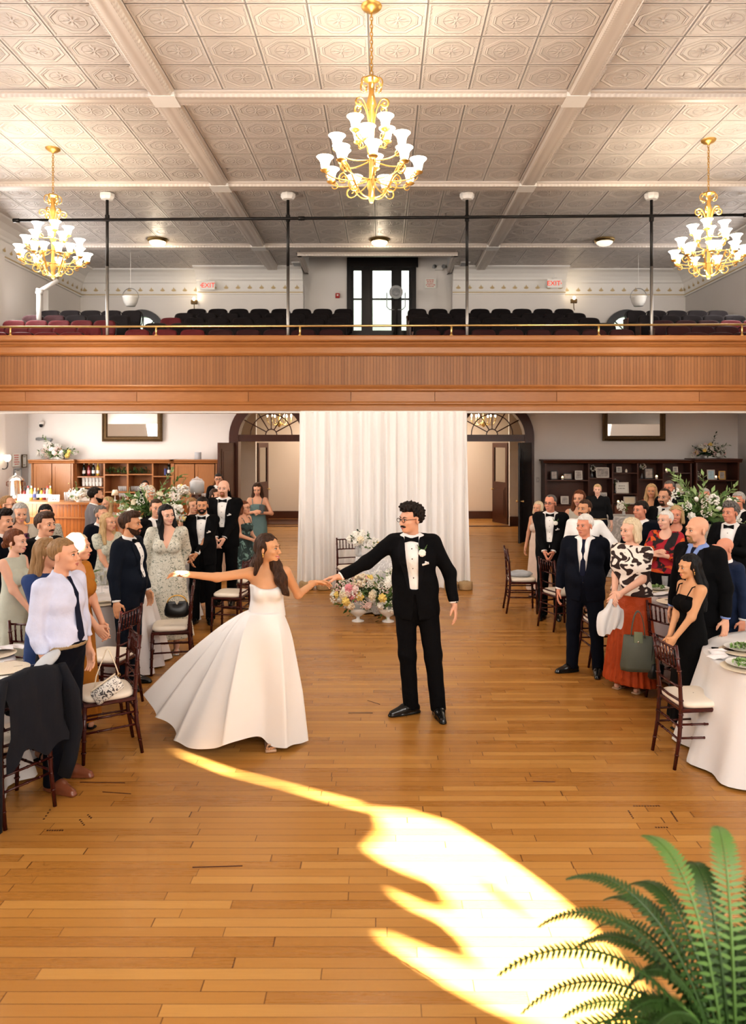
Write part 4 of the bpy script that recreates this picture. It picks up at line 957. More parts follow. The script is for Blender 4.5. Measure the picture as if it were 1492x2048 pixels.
            else: d = np.maximum(d, Q[:, 2]-1.475)
            return d
        if outfit == 'dress':
            def dr(P): return np.maximum(top(P, .012), hem-P[:, 2]) if hem > 1 else smin(np.maximum(top(P, .012), max(.86, hem-.03)-P[:, 2]), skirt(P, 1.075, .128*max(1, .5+.5*w)+.0+belly*.02), .03)
            dob = part('dress', dr, lo, hi, .0125*q, col)
        else:
            def tp(P): Q = P/np.array([w, .80, 1], np.float32); return np.maximum(smin(top(P, .022), rc(Q, (0,0,.96), (0,0,1.2), .172, .15)*.82, .05), .975-P[:, 2])
            part('blouse', tp, (lo[0], lo[1], .93), hi, .0115*q, col)
            part('skirt', lambda P: smin(skirt(P, 1.03, .142), np.maximum(np.maximum(torso(P, .014), .84-P[:, 2]), P[:, 2]-1.045), .02), lo, (hi[0], hi[1], 1.06), .0125*q, trousers)
        if neckline == 'strap':
            g = MB()
            for sx in (-1, 1): g.tube([L((sx*.075*w, -.122, 1.33)), L((sx*.095, -.062, 1.44)), L((sx*.085, .03, 1.463)), L((sx*.07, .088, 1.37))], .008 if not straps else .005, 6, flat=.6)
            Part().mb(g, col).build('straps', ob, s)
        for i, sx in enumerate((-1, 1)):
            p = Vector((FT[i][0], FT[i][1], 0)); g = MB(); g.box(p+Vector((0,-.035,.010)), (.070,.20,.016), bev=.007); g.tube([p+Vector((-.034,-.08,.016)), p+Vector((-.02,-.085,.060)), p+Vector((.02,-.085,.060)), p+Vector((.034,-.08,.016))], .008, 6); g.box(p+Vector((0,.052,.020)), (.030,.026,.04)); Part().mb(g, shoes if shoes != 'shoe_black' else 'shoe_black').build('sandal', ob, s)
    INFO[ob.name] = ([Vector(wr[0])*s, Vector(wr[1])*s], fdir)
    return ob
def local(ob, p):                  # person-space (1.75 m units already scaled) -> hall
    return ob.matrix_basis @ Vector(p)
# ================================================================ THE COUPLE AND THE GUESTS
def wl(X, Y, face, H, p):
    c, s_ = math.cos(-R(face)), math.sin(-R(face)); d = Vector(p)-Vector((X, Y, 0)); k = 1.75/H
    return ((d.x*c-d.y*s_)*k, (d.x*s_+d.y*c)*k, d.z*k)
def P(label, px, py, Y, face=0, dx=0, **k):
    H = CAMZ-(py-HZ)/F_PX*Y-k.get('z', 0); return person(label, (px-CX)/F_PX*Y+dx, Y, H+.012, face, **k)
# bride
bx, by, bH, bf = -.935, 5.92, 1.68, 12
bride = person('bride in a strapless white satin ball gown, arms spread, dancing with the groom', bx, by, bH, bf, fem=True, skin='skin_warm', hair=('oneside', 'hair_brown'), outfit='dress', col='bridal_satin', neckline='strapless', hem=1.06, flare=.15, folds=(1, 0), bust=.72, hdirs=(None, (.95, .25, -.02)), locks=(((.045,-.03,1.60),(.078,-.055,1.49),.038,.045),((.078,-.055,1.49),(.118,-.115,1.38),.045,.050),((.118,-.115,1.38),(.150,-.135,1.285),.048,.026),((.150,-.135,1.285),(.175,-.135,1.25),.026,.008),((-.03,.06,1.58),(-.085,.075,1.47),.055,.05),((-.085,.075,1.47),(-.125,.085,1.43),.04,.012)),
    arms=(wl(bx, by, bf, bH, at(372, 1149, 5.58)), wl(bx, by, bf, bH, at(628, 1166, 6.32))), poles=((-.1, .3, -1), (.2, .2, -1)), head=(58, -2, 4), smile=True, earring='gold', w=1.0, shoes='sandal_tan', curl=(.22, .35), palms=((.2, -.5, -.8), (0, -.5, -.8)), feet=((-.05, -.02), (.06, -.08)), q=.85, lean=(.02, 0))
hem = [at(605,1484,5.90), at(585,1490,5.80), at(547,1495,5.74), at(515,1477,5.72), at(470,1483,5.66), at(430,1496,5.66), at(376,1497,5.68), at(352,1478,5.80), at(330,1447,5.92), at(308,1424,6.02), at(297,1393,6.12), at(322,1368,6.28), at(346,1340,6.45), at(372,1318,6.6), at(420,1322,6.72), at(480,1370,6.72), at(540,1415,6.55), at(588,1440,6.28), at(606,1462,6.05)]
hem = [Vector((p.x, p.y, max(p.z, .012))) for p in hem]
def cat(pts, n):
    k = len(pts); out = []
    for i in range(n):
        u = i*k/n; j = int(u); t = u-j; a, b, c, d = (pts[(j+q) % k] for q in (-1, 0, 1, 2))
        out.append(.5*((2*b)+(c-a)*t+(2*a-5*b+4*c-d)*t*t+(3*b-a-3*c+d)*t**3))
    return out
n_, rws = 220, 44; hp = cat(hem, n_); wc = at(529, 1221, 5.92); V = []
for j in range(rws+1):
    t = j/rws
    for i in range(n_):
        h = hp[i]; ang = math.atan2(h.y-wc.y, h.x-wc.x); w0 = wc+Vector((math.cos(ang)*.141, math.sin(ang)*.104, 0)); d = Vector((math.cos(ang), math.sin(ang), 0))
        th = t**.90; p = w0.lerp(h, t); p.x = w0.x+(h.x-w0.x)*th; p.y = w0.y+(h.y-w0.y)*th
        u = i/n_*2*PI; f = math.sin(u*9+.6*math.sin(u*2)); f = (1-abs(math.sin(u*4.5+.9*math.sin(u*2+.5)))**.55)*1.3-.45+.35*math.sin(u*4+1)
        amp = .055*min(1, t*1.6)*min(1, (h-w0).length/1.0); p += d*f*amp
        p += d*.035*math.sin(min(1, t*4)*PI*.5)*(1-t)               # gathered fullness at the hip
        p.z = max(p.z+.02*f*amp*10*t*0, .010); V.append(p)
F_ = [(j*n_+i, j*n_+(i+1) % n_, (j+1)*n_+(i+1) % n_, (j+1)*n_+i) for j in range(rws) for i in range(n_)]
lid = [wc+(p-wc)*.72 for p in V[:n_]]; k0 = len(V); V += lid; F_ += [(i, k0+i, k0+(i+1) % n_, (i+1) % n_) for i in range(n_)]
inv = (Matrix.Translation(bride.location) @ Matrix.Rotation(R(bf), 4, 'Z')).inverted()
MB().add([inv @ p for p in V], F_).build('gown_skirt', 'bridal_satin', bride, True)
p = inv @ at(541, 1494, 5.80); b = MB(); b.box((p.x, p.y+.03, .014), (.085, .20, .02), bev=.008); b.tube([(p.x-.035, p.y-.03, .02), (p.x-.02, p.y-.035, .055), (p.x+.02, p.y-.035, .055), (p.x+.035, p.y-.03, .02)], .008, 6); b.build('bridal_sandal', 'sandal_tan', bride, True)
b = MB()
for k in range(5): b.ell((p.x-.03+.015*k, p.y-.055+.008*abs(k-1), .03), (.009, .018, .010))
b.build('toes', 'skin_warm', bride, True)
for ch in list(bride.children):
    if ch.name.split('.')[0] == 'sandal': bpy.data.objects.remove(ch)
# groom
gx, gy, gH, gf = .295, 6.58, 1.865, -6
groom = person('groom in a black tuxedo with glasses, moustache and white boutonniere, holding the bride\'s hand', gx, gy, gH, gf, hair=('curly', 'hair_dark'), skin='skin_fair', glasses=True, moustache=True, square=True, flower=True, outfit='suit', neck='bow',
    arms=(wl(gx, gy, gf, gH, at(676, 1156, 6.40)), wl(gx, gy, gf, gH, at(908, 1207, 6.5))), poles=((-.1, .4, -1), (.6, .7, .1)), head=(-48, 4, 0), lean=(-.05, 0), feet=((-.045, 0), (.185, -.03)), toe=(58, 14), vopen=(.034, .062, 1.055), curl=(.42, .3), palms=((0, -.2, -1), None), hdirs=((-.97, -.12, -.10), None), w=1.02, q=.85)
# guests left of the floor
TX = dict(outfit='suit', neck='bow', square=True)
P('man in pale blue shirt and navy trousers, hand in pocket, beside nearest left table', 122, 1078, 5.22, 72, skin='skin_fair', hair=('crew', 'hair_sandy'), outfit='shirt', col='shirt_blue', shirt='shirt_blue', trousers='trouser_navy', neck='tienavy', arms=((-.235, -.085, .915), 'down'), poles=((-.12, 1, -.1), None), hdirs=((.12, -.35, -.93), None), shoes='shoe_brown', head=(14, -2, 0), w=1.06, belly=.25, feet=((-.10, -.03), (.12, .05)), q=.9)
P('woman in mustard gown with sunlit pale hair, hands clasped, behind pale blue shirt man', 152, 1069, 6.15, 80, fem=True, hair=('updo', 'hair_light'), outfit='dress', col='mustard', neckline='scoop', sleeve='cap', arms=('clasp', 'clasp'), head=(10, 0, 0))
P('woman in navy top with long sunlit brown hair, back turned, by nearest left table', 98, 1079, 5.72, 65, fem=True, hair=('verylong', 'hair_sandy'), outfit='dress', col='navy_top', neckline='high', sleeve='short', arms=('clasp', 'clasp'), head=(20, 0, 0), dx=-.02)
P('woman with auburn updo in sleeveless sage dress at left edge', 28, 1061, 6.85, 78, fem=True, skin='skin_pale', hair=('updo', 'hair_auburn'), outfit='dress', col='sage', neckline='high', arms=('clasp', 'clasp'), earring='gold', head=(8, 2, 0), smile=True, flare=.26)
P('moustached man in black tuxedo with slicked brown hair, left guests', 87, 1027, 7.3, 62, hair=('quiff', 'hair_brown'), moustache=True, neck='tie', outfit='suit', arms=('clasp', 'clasp'), head=(6, 0, 0), flower=True)
P('young man with dark curly hair and moustache at far left edge', 3, 1022, 7.7, 75, hair=('curly', 'hair_dark'), moustache=True, outfit='suit', col='suit_navy', neck='tie')
Lp = P('grey-haired woman in beige cardigan filming with her phone', 39, 1008, 8.6, 48, fem=True, hair=('bob', 'hair_grey'), outfit='skirt', col='beige_knit', trousers='black_dress', sleeve='long', neckline='v', arms=((-.13, -.30, 1.27), 'clasphigh'), head=(-12, 8, 0), smile=True)
P('woman with long dark hair in netted knit top behind the moustached man', 90, 1011, 9.5, 35, fem=True, hair=('long', 'hair_black'), outfit='skirt', col='knit_net', trousers='black_dress', sleeve='long', neckline='high', head=(-10, 15, 0))
P('man with glasses and thin swept-back hair at left edge near the bar', 14, 992, 9.6, 70, hair=('thin', 'hair_sandy'), glasses=True, beard='full', outfit='suit', col='suit_grey', neck='tie', head=(8, 0, 0))
P('bearded man in grey suit jacket facing the bar', 188, 975, 10.8, 118, hair=('crew', 'hair_dark'), beard='full', outfit='suit', col='suit_grey', neck='tie', arms=('down', 'clasp'), w=1.08)
P('smiling blonde woman with wavy hair beside the grey suit man', 214, 995, 11.5, 10, fem=True, hair=('long', 'hair_blonde'), outfit='dress', col='blush_dress', neckline='scoop', smile=True, head=(-30, 0, 6))
P('man with greying short hair in dark suit behind the sage floral woman', 200, 1012, 9.35, 60, hair=('crew', 'hair_darkgrey'), outfit='suit', col='suit_navy', neck='tie', beard='full')
P('blonde woman with long waves in pale sage floral dress by champagne table', 215, 1028, 8.85, 48, fem=True, hair=('long', 'hair_blonde'), outfit='dress', col='floral_sage', sleeve='cap', neckline='scoop', arms=('clasp', 'clasp'), head=(20, 0, 0))
P('bearded man in midnight suit and bow tie standing in profile by red chair', 257, 1026, 7.32, 82, hair=('quiff', 'hair_brown'), beard='full', outfit='suit', col='suit_midnight', neck='bow', arms=('down', 'side'), head=(6, 0, 0), w=1.1, belly=.25, skin='skin_tan', q=.9)
P('laughing black-haired woman in cream floral long dress behind black handbag chair', 334, 1011, 8.45, 14, fem=True, skin='skin_pale', hair=('long', 'hair_black'), outfit='dress', col='floral_cream', sleeve='puff', neckline='v', arms=('down', 'back'), head=(26, 2, -6), smile=True, w=1.18, hem=.20, flare=.25, shoes='shoe_silver', q=.9)
P('man with brown hair half hidden behind laughing woman, dark suit', 312, 999, 9.3, 30, hair=('crew', 'hair_brown'), outfit='suit', neck='tie')
P('short bearded man in black tuxedo, hands clasped, shiny shoes', 405, 995, 9.92, 4, hair=('short', 'hair_dark'), beard='full', skin='skin_tan', arms=((-.12, -.22, .95), (-.06, -.235, .95)), head=(6, 0, 0), **TX)
P('woman in sleeveless black dress standing behind the short bearded man', 385, 997, 10.7, 20, fem=True, hair=('updo', 'hair_sandy'), outfit='dress', col='black_dress', neckline='high', head=(20, 0, 0))
P('tall bald man in black tuxedo with goatee, hands clasped in front', 448, 961, 11.0, -2, hair=('bald', 'hair_ginger'), beard='goatee', skin='skin_pale', arms=('clasp', 'clasp'), w=1.12, **TX)
P('dark-haired man with glasses standing at the bar end', 437, 948, 15.6, 10, hair=('short', 'hair_dark'), glasses=True, outfit='suit', neck='tie')
P('brown-haired woman glimpsed behind tall bald man', 429, 979, 12.9, 60, fem=True, hair=('updo', 'hair_brown'), outfit='dress', col='blush_dress', neckline='scoop')
P('person with short brown hair and glasses in dark green floral dress', 487, 1003, 11.5, 62, fem=True, hair=('bob', 'hair_auburn'), glasses=True, outfit='dress', col='green_floral', neckline='strap', arms=('clasphigh', 'clasphigh'), w=1.12, flare=.26, hem=.3)
Tp = P('curly brown-haired woman in teal dress looking at her phone by the doorway', 515, 967, 13.5, 6, fem=True, hair=('long', 'hair_brown'), outfit='dress', col='teal', neckline='strap', arms=((-.05, -.26, 1.22), (.10, -.24, 1.20)), head=(-4, 14, 0), smile=True)
P('dark-haired bartender in black shirt behind the bar', 290, 962, 17.15, 20, fem=True, hair=('updo', 'hair_dark'), outfit='dress', col='black_shirt', neckline='high', sleeve='long')
P('blonde woman standing at the bar behind tall white flowers', 301, 972, 14.4, 25, fem=True, hair=('long', 'hair_light'), outfit='dress', col='black_dress', neckline='scoop')
# guests right of the floor
P('white-haired man in navy suit and tie at the edge of the dance floor', 1170, 1030, 7.75, -24, skin='skin_ruddy', hair=('short', 'hair_white'), outfit='suit', col='suit_navy', neck='tienavy', arms=('down', 'back'), head=(-22, 2, 0), w=1.12, belly=.3, feet=((-.14, -.02), (.14, .0)), toe=(48, 5), vopen=(.028, .075, 1.10), q=.9)
Zw = P('blonde woman in zebra blouse and pleated rust skirt holding white napkin', 1263, 1038, 7.22, -52, fem=True, skin='skin_pale', hair=('bob', 'hair_light'), outfit='skirt', col='zebra', trousers='rust_pleat', sleeve='short', neckline='high', arms=((-.03, -.25, 1.02), (.05, -.25, 1.02)), head=(-14, 4, 0), w=1.2, hem=.09, flare=.26, folds=(26, .035), shoes='sandal_tan', earring='gold', q=.9)
P('young woman in black strap dress with very long black hair by front right chair', 1382, 1111, 6.15, -74, fem=True, skin='skin_warm', hair=('verylong', 'hair_black'), outfit='dress', col='black_dress', neckline='strap', arms=((-.03, -.23, .92), (.04, -.24, .92)), head=(-6, 6, 0), earring='gold', w=1.0, q=.9)
P('bald man in black suit with blue shirt behind the long-haired woman', 1398, 1034, 6.55, -62, skin='skin_fair', hair=('bald', 'hair_sandy'), beard='goatee', outfit='suit', shirt='shirt_sky', neck='tienavy', head=(-14, 3, 0), arms=('down', 'down'), w=1.1, q=.9)
P('bald older man in blue suit right of the blue shirt man', 1440, 1077, 7.0, -75, skin='skin_ruddy', hair=('bald', 'hair_grey'), outfit='suit', col='suit_blue', neck='tie', head=(0, 8, 0), dx=.06)
P('curly grey-haired man in tuxedo clapping behind tall flowers', 1452, 1006, 8.65, -45, skin='skin_ruddy', hair=('curly', 'hair_darkgrey'), outfit='suit', neck='bow', arms=('clap', 'clap'), head=(-14, 2, 0), dx=.06, vopen=(.04, .10, 1.08))
P('grey-haired man at far right edge with blue tie', 1478, 985, 10.2, -50, hair=('short', 'hair_grey'), outfit='suit', neck='tienavy', skin='skin_ruddy')
P('tanned grey-haired man in pink shirt before the bookcase end', 1409, 977, 11.2, -22, skin='skin_ruddy', hair=('crew', 'hair_grey'), outfit='suit', col='suit_navy', shirt='shirt_pink', neck='tie')
P('old woman with short white hair in red and black floral blouse, hands raised', 1332, 1022, 8.6, -38, fem=True, skin='skin_pale', hair=('crew', 'hair_white'), outfit='skirt', col='red_floral', trousers='black_dress', sleeve='sheer', neckline='scoop', arms=((-.03, -.28, 1.25), (.03, -.28, 1.22)), smile=True, head=(-20, 0, 0))
P('dark-haired heavyset man in navy suit, turned in profile beside cocktail table', 1283, 1003, 9.4, -48, skin='skin_ruddy', hair=('short', 'hair_dark'), outfit='suit', col='suit_navy', neck='tie', w=1.12, belly=.4, head=(-14, 2, 0))
P('man with receding brown hair and goatee in black suit and tie', 1330, 978, 10.2, -38, hair=('thin', 'hair_brown'), beard='goatee', outfit='suit', neck='tie', head=(-8, 0, 0), w=1.08)
P('blonde wavy-haired woman in front of bookcase, dark top', 1303, 969, 12.4, -25, fem=True, hair=('long', 'hair_blonde'), outfit='dress', col='red_floral', neckline='v', smile=True, skin='skin_tan')
P('ruddy man with short hair in black jacket and open white shirt', 1333, 962, 12.0, -40, skin='skin_ruddy', hair=('crew', 'hair_darkgrey'), outfit='suit', neck=None, dx=.05)
Wm = P('bearded man in white shirt behind the white-haired man', 1170, 1000, 9.3, -28, skin='skin_tan', hair=('crew', 'hair_brown'), beard='full', outfit='shirt', col='shirt_white', trousers='suit_navy', neck=None, head=(-20, 0, 0), w=1.08, arms=('down', (.20, -.16, 1.15)))
P('little blond boy in black shirt carried above the bearded man', 1186, 970, 9.72, -18, z=.80, hair=('short', 'hair_blonde'), outfit='shirt', col='black_shirt', shirt='black_shirt', trousers='suit_navy', neck=None, skin='skin_pale', w=1.15, dx=.06)
P('smiling woman with long wavy auburn hair in beige top', 1158, 982, 10.6, -15, fem=True, hair=('long', 'hair_auburn'), outfit='dress', col='beige_knit', neckline='scoop', smile=True, head=(-16, 0, 0))
P('older man with glasses in tuxedo with white boutonniere, hands clasped', 1101, 990, 10.15, -18, skin='skin_ruddy', hair=('thin', 'hair_darkgrey'), glasses=True, flower=True, arms=('clasp', 'clasp'), belly=.3, w=1.08, head=(-18, 2, 0), **TX)
P('blonde woman in blush dress peeking out behind the older man with glasses', 1085, 1004, 11.6, -40, fem=True, hair=('bob', 'hair_light'), outfit='dress', col='blush_dress', neckline='strap', dx=-.06)
P('blonde woman hidden behind white tulips on the tall arrangement', 1353, 1013, 9.3, -30, fem=True, hair=('bob', 'hair_blonde'), outfit='dress', col='black_dress', neckline='scoop', skin='skin_ruddy')
# things the guests hold

def wrist(ob, i): return ob.matrix_basis @ INFO[ob.name][0][i]
def wdir(ob, i): return ob.matrix_basis.to_3x3() @ INFO[ob.name][1][i]
for ob in list(bpy.data.objects): pass
for ob_, i_, lb, mt in ((Lp, 1, 'purple phone held up by the grey-haired woman', 'phone_purple'), (Tp, 0, 'dark phone in the hands of the woman in teal', 'black_plastic')):
    ob_.matrix_basis
    bpy.context.view_layer.update()
    p = wrist(ob_, 0)+wdir(ob_, 0)*.10
    if ob_ is Tp: p = (wrist(ob_, 0)+wrist(ob_, 1))*.5+wdir(ob_, 0)*.09
    t = thing('mobile_phone', lb, 'phone', p, ob_.rotation_euler.z+(0 if ob_ is Tp else R(12)))
    MB().box((0, .0, .045), (.076, .010, .155), Euler((-.2, 0, 0)).to_matrix(), bev=.004).build('phone_body', mt, t)
    b = MB()
    for k in range(2): b.lathe([(.008,0),(.010,.002),(.010,.004)], (.02-.0, 0, 0), 8)
    MB().box((.018, -.0075, .095), (.026, .003, .03), Euler((-.2, 0, 0)).to_matrix(), bev=.001).build('camera_bump', 'black_plastic', t)
bpy.context.view_layer.update()
p = wrist(Zw, 0).lerp(wrist(Zw, 1), .5)+Vector((-.06, -.05, -.05)); V = []
for j in range(13):
    t = j/12; wd = .030+.10*math.sin(t*PI*.75)
    for i in range(13):
        u = i/12-.5; V.append(p+Vector((u*wd*2+(-.03)*t, .03*math.sin(u*13+t*3)*(.3+t), -.34*t-abs(u)*.05*math.sin(t*9)+.06*(u > 0)*t)))
b = MB().add(V, [(j*13+i, j*13+i+1, (j+1)*13+i+1, (j+1)*13+i) for j in range(12) for i in range(12)]).build('napkin', 'white_cloth', None, True); tag(b, 'white napkin hanging from the hands of the zebra blouse woman', 'napkin')
# ================================================================ CHAIRS
def chair_proto():
    t = thing('chiavari_chair', 'x', 'chair', (0,0,0)); m = 'chair_wood'
    def rod(nm, pts, r=.0105, rings=0, par=t):
        b = MB(); pts = [Vector(p) for p in pts]; b.tube(pts, r, 8)
        if rings:
            for k in range(1, rings+1):
                u = k/(rings+1)*(len(pts)-1); i = min(int(u), len(pts)-2); p = pts[i].lerp(pts[i+1], u-i); d = (pts[i+1]-pts[i]).normalized(); rr = r if isinstance(r, (int, float)) else r[i]
                b.tube([p-d*.006, p-d*.003, p+d*.003, p+d*.006], [rr, rr*1.28, rr*1.28, rr], 8, cap=False)
        return b.build(nm, m, par, True)
    for sx in (-1, 1): rod('leg', [(sx*.185,-.185,.43),(sx*.187,-.19,.22),(sx*.19,-.195,0)], [.017,.0155,.013], 4)
    for sx in (-1, 1): rod('back_post', [(sx*.175,.235,0),(sx*.172,.195,.24),(sx*.17,.180,.45),(sx*.172,.195,.70),(sx*.176,.222,.915)], [.013,.0155,.0165,.0145,.0125], 8)
    bk = lambda z: .18+max(0, z-.45)**1.6*.135
    for z in (.885, .735, .60, .50): rod('back_rail', [(-.174,bk(z),z),(0,bk(z)+.012,z),(.174,bk(z),z)], .0095, 0)
    for i in range(6):
        x = -.125+.05*i; rod('spindle', [(x,bk(.885)+.010,.885),(x,bk(.81)+.011,.81),(x,bk(.735)+.010,.735)], .0075, 2)
    b = MB().box((0,-.005,.435), (.395,.385,.028), bev=.01); b.build('seat_frame', m, t)
    for z in (.20, .30):
        rod('stretcher', [(-.188,-.19,z),(.188,-.19,z)], .0085, 3); rod('stretcher', [(-.173,.20,z+.02),(.173,.20,z+.02)], .0085, 3)
        for sx in (-1, 1): rod('stretcher', [(sx*.188,-.19,z+.03),(sx*.173,.20,z+.03)], .0085, 3)
    b = MB(); n = 28; V = []
    for zz, sc in ((0,.93),(.012,1),(.030,1),(.044,.94),(.050,.80),(.052,.4),(.052,.02)):
        for i in range(n):
            a = 2*PI*i/n; c, s_ = math.cos(a), math.sin(a); V.append((math.copysign(abs(c)**.45, c)*.196*sc, -.005+math.copysign(abs(s_)**.45, s_)*.192*sc, .449+zz))
    b.add(V, [(j*n+i, j*n+(i+1) % n, (j+1)*n+(i+1) % n, (j+1)*n+i) for j in range(6) for i in range(n)]).build('cushion', 'cushion', t, True)
    return t
CH = [(2.36,5.64,95.7,'mahogany spindle chair at front right, empty cream cushion facing the white table'),
 (2.78,6.96,118,'mahogany chair with an olive tote on its back, beside the rust skirt'),
 (2.42,8.12,95,'mahogany chair standing behind the white-haired man in navy'),
 (2.32,9.66,112,'mahogany chair in front of the older man with glasses'),
 (1.98,10.6,88,'mahogany chair with a grey cloth bag on its cushion'),
 (-2.46,4.86,-120,'mahogany chair with a black jacket over its back, nearest on the left'),
 (-2.16,5.78,-60,'mahogany chair with a patterned shoulder bag hanging from its back post'),
 (-2.50,6.76,-101,'reddish mahogany chair directly in front of the man in midnight suit'),
 (-2.24,7.86,-78,'mahogany chair with a small black handbag hung on its back'),
 (-1.96,9.56,-98,'mahogany chair beside the short bearded man in tuxedo'),
 (-1.86,10.5,-82,'mahogany chair behind the bride, next to the green floral dress'),
 (-2.95,6.42,178,'mahogany chair between sage dress and pale blue shirt, back to camera'),
 (-3.72,8.47,15,'dark chair on the far side of the champagne glass table'),
 (-.50,11.50,16,'mahogany chair at the sweetheart table in front of the white drape')]
c0 = chair_proto()
for i, (x, y, r, lb) in enumerate(CH):
    o = c0 if i == 0 else copy_tree(c0); place(o, (x, y, 0), R(r), lb, 'mahogany chiavari chairs')
# ================================================================ TABLES
def round_table(x, y, r, h, mat, lb, tl, ph=0, folds=17, amp=.05, drop=None):
    t = thing('round_table', tl, 'table', (x, y, 0)); MB().lathe([(r-.03,h-.03),(r-.01,h-.028),(r-.01,h-.006),(r-.03,h-.004)], n=40).build('tabletop', 'bookcase_wood', t)
    MB().lathe([(.28,0),(.28,.03),(.06,.06),(.045,.4),(.05,h-.08),(.2,h-.035)], n=20).build('pedestal', 'iron', t, 40)
    V = []; n = 132; rows = [(0,0,0),(.5,0,0),(.93,0,0),(.995,-.002,0),(1.0,-.014,.05)]+[(1.0+.015*k, -.014-(h-.030)*k/9, k/9) for k in range(1, 10)]
    for q, dz, f in rows:
        for i in range(n):
            a = 2*PI*i/n; w_ = amp*f*(math.sin(folds*a+ph)+.6*math.sin(folds*.55*a+ph*2)); rr = r*max(q, .001)+w_+.05*f; V.append((x+rr*math.cos(a), y+rr*math.sin(a), h+.002+dz))
    b = MB().add(V, [(j*n+i, j*n+(i+1) % n, (j+1)*n+(i+1) % n, (j+1)*n+i) for j in range(len(rows)-1) for i in range(n)]).build('tablecloth', mat, None, True)
    tag(b, lb, 'tablecloth'); return b
TABLES = [(-3.58,5.28,.86,.76,'white_cloth','floor-length white cloth on the nearest left table by the pale blue shirt man','round table under white cloth, nearest on the left',1),
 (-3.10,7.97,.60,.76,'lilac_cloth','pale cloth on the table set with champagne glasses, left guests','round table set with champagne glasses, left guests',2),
 (-3.22,10.08,.56,.76,'white_cloth','white cloth on the table with tall flowers, behind the laughing woman','round table carrying tall white flowers, left guests',3),
 (3.42,5.60,.92,.76,'white_cloth','floor-length white cloth on the nearest right table','round table under white cloth, nearest on the right',4),
 (3.55,7.80,.74,.76,'shaded_cloth','shaded mauve-looking cloth on the table behind the bald man','round table in shade with wine glasses, right guests',5),
 (4.30,9.60,.48,.76,'shaded_cloth','shaded cloth on the far right table under tall tulips','round table carrying tall tulips, right guests',6),
 (0.02,10.85,.42,.76,'lace_cloth','lacy pale cloth on the small sweetheart table behind the groom','small round sweetheart table behind the groom',7)]
for x, y, r, h, m, lb, tl, ph in TABLES: round_table(x, y, r, h, m, lb, tl, ph)
b = MB(); n = 60; V = []; cx_, cy_ = 4.41, 13.5
for z, r in ((1.09,0.001),(1.09,.28),(1.085,.335),(1.06,.34),(.9,.31),(.55,.30),(.2,.36),(.01,.42)):
    for i in range(n): a = 2*PI*i/n; rr = r*(1+.10*max(0, 1-z)*math.sin(9*a)); V.append((cx_+rr*math.cos(a), cy_+rr*math.sin(a), z))
o = b.add(V, [(j*n+i, j*n+(i+1) % n, (j+1)*n+(i+1) % n, (j+1)*n+i) for j in range(7) for i in range(n)]).build('cocktail_tablecloth', 'grey_damask', None, True); tag(o, 'silvery damask cloth over the tall cocktail table by the bookcase', 'tablecloth')
t = thing('cocktail_table', 'tall round cocktail table under silvery damask cloth', 'table', (cx_, cy_, 0)); MB().lathe([(.32,1.05),(.33,1.06),(.33,1.075),(.32,1.08)], n=24).build('tabletop', 'iron', t); MB().lathe([(.25,0),(.25,.02),(.03,.05),(.03,1.05)], n=16).build('pedestal', 'iron', t)
# ---- table settings
TZ = .764
def once(nm, build, lb, cat, loc, rz=0, group=None, cache={}):
    if nm not in cache: cache[nm] = build(); o = cache[nm]; first = True
    else: o = copy_tree(cache[nm])
    place(o, loc, rz, lb, group); o['category'] = cat; return o
def mk_charger(): return MB().lathe([(.10,0),(.13,.004),(.165,.012),(.168,.015),(.160,.015),(.12,.008),(.02,.007)], n=36).build('charger_plate', 'charger_cream', None, 40)
def mk_plate(): return MB().lathe([(.07,0),(.09,.004),(.128,.016),(.132,.019),(.124,.018),(.085,.008),(.02,.007)], n=32).build('dinner_plate', 'porcelain', None, 40)
def mk_salad():
    b = MB(); rg = random.Random(3)
    for k in range(70):
        a, r = rg.random()*6.28, .085*rg.random()**.6; c = Vector((r*math.cos(a), r*math.sin(a), .005+.03*(1-r/.09)*rg.random()+.008)); e = Euler((rg.uniform(-1,1), rg.uniform(-1,1), rg.random()*6)).to_matrix(); l = rg.uniform(.012,.026)
        b.add([c+e@Vector(p) for p in ((-l,0,0),(0,-l*.5,.004),(l,0,0),(0,l*.5,.004))], [(0,1,2,3)], rg.randrange(2))
    return tag(b.build('salad', ['salad_green', 'leaf_pale']), 'x', 'salad', kind='stuff')
def mk_napkin():
    b = MB(); V = []
    for j in range(9):
        for i in range(15): u, v = i/14-.5, j/8-.5; V.append((u*.26, v*.12+.02*math.sin(u*7), .022+.018*math.sin(u*16+v*4)*(.5-abs(v))*1.6+.035*(.25-u*u)))
    b.add(V, [(j*15+i, j*15+i+1, (j+1)*15+i+1, (j+1)*15+i) for j in range(8) for i in range(14)]); return b.build('folded_napkin', 'lilac_cloth', None, True)
def glass_thing(kind):
    t = thing(kind, 'x', 'glass')
    pr = {'champagne_glass': ([(.032,0),(.030,.003),(.005,.008),(.004,.10),(.010,.115),(.022,.15),(.025,.20),(.022,.23),(.020,.23),(.023,.20),(.019,.15),(.004,.118)], [(.004,.121),(.0185,.151),(.0222,.19),(.0222,.192)]),
          'wine_glass': ([(.036,0),(.034,.003),(.005,.009),(.004,.085),(.012,.095),(.038,.13),(.041,.165),(.034,.21),(.032,.21),(.039,.165),(.036,.131),(.006,.098)], [(.006,.10),(.034,.13),(.036,.143),(.036,.145)]),
          'tumbler': ([(.030,0),(.032,.004),(.037,.12),(.035,.12),(.030,.008),(.006,.007)], None)}[kind]
    MB().lathe(pr[0], n=18).build('bowl', 'glass', t, True)
    if pr[1]: MB().lathe(pr[1], n=14).build('wine', 'champagne', t, True)
    return t
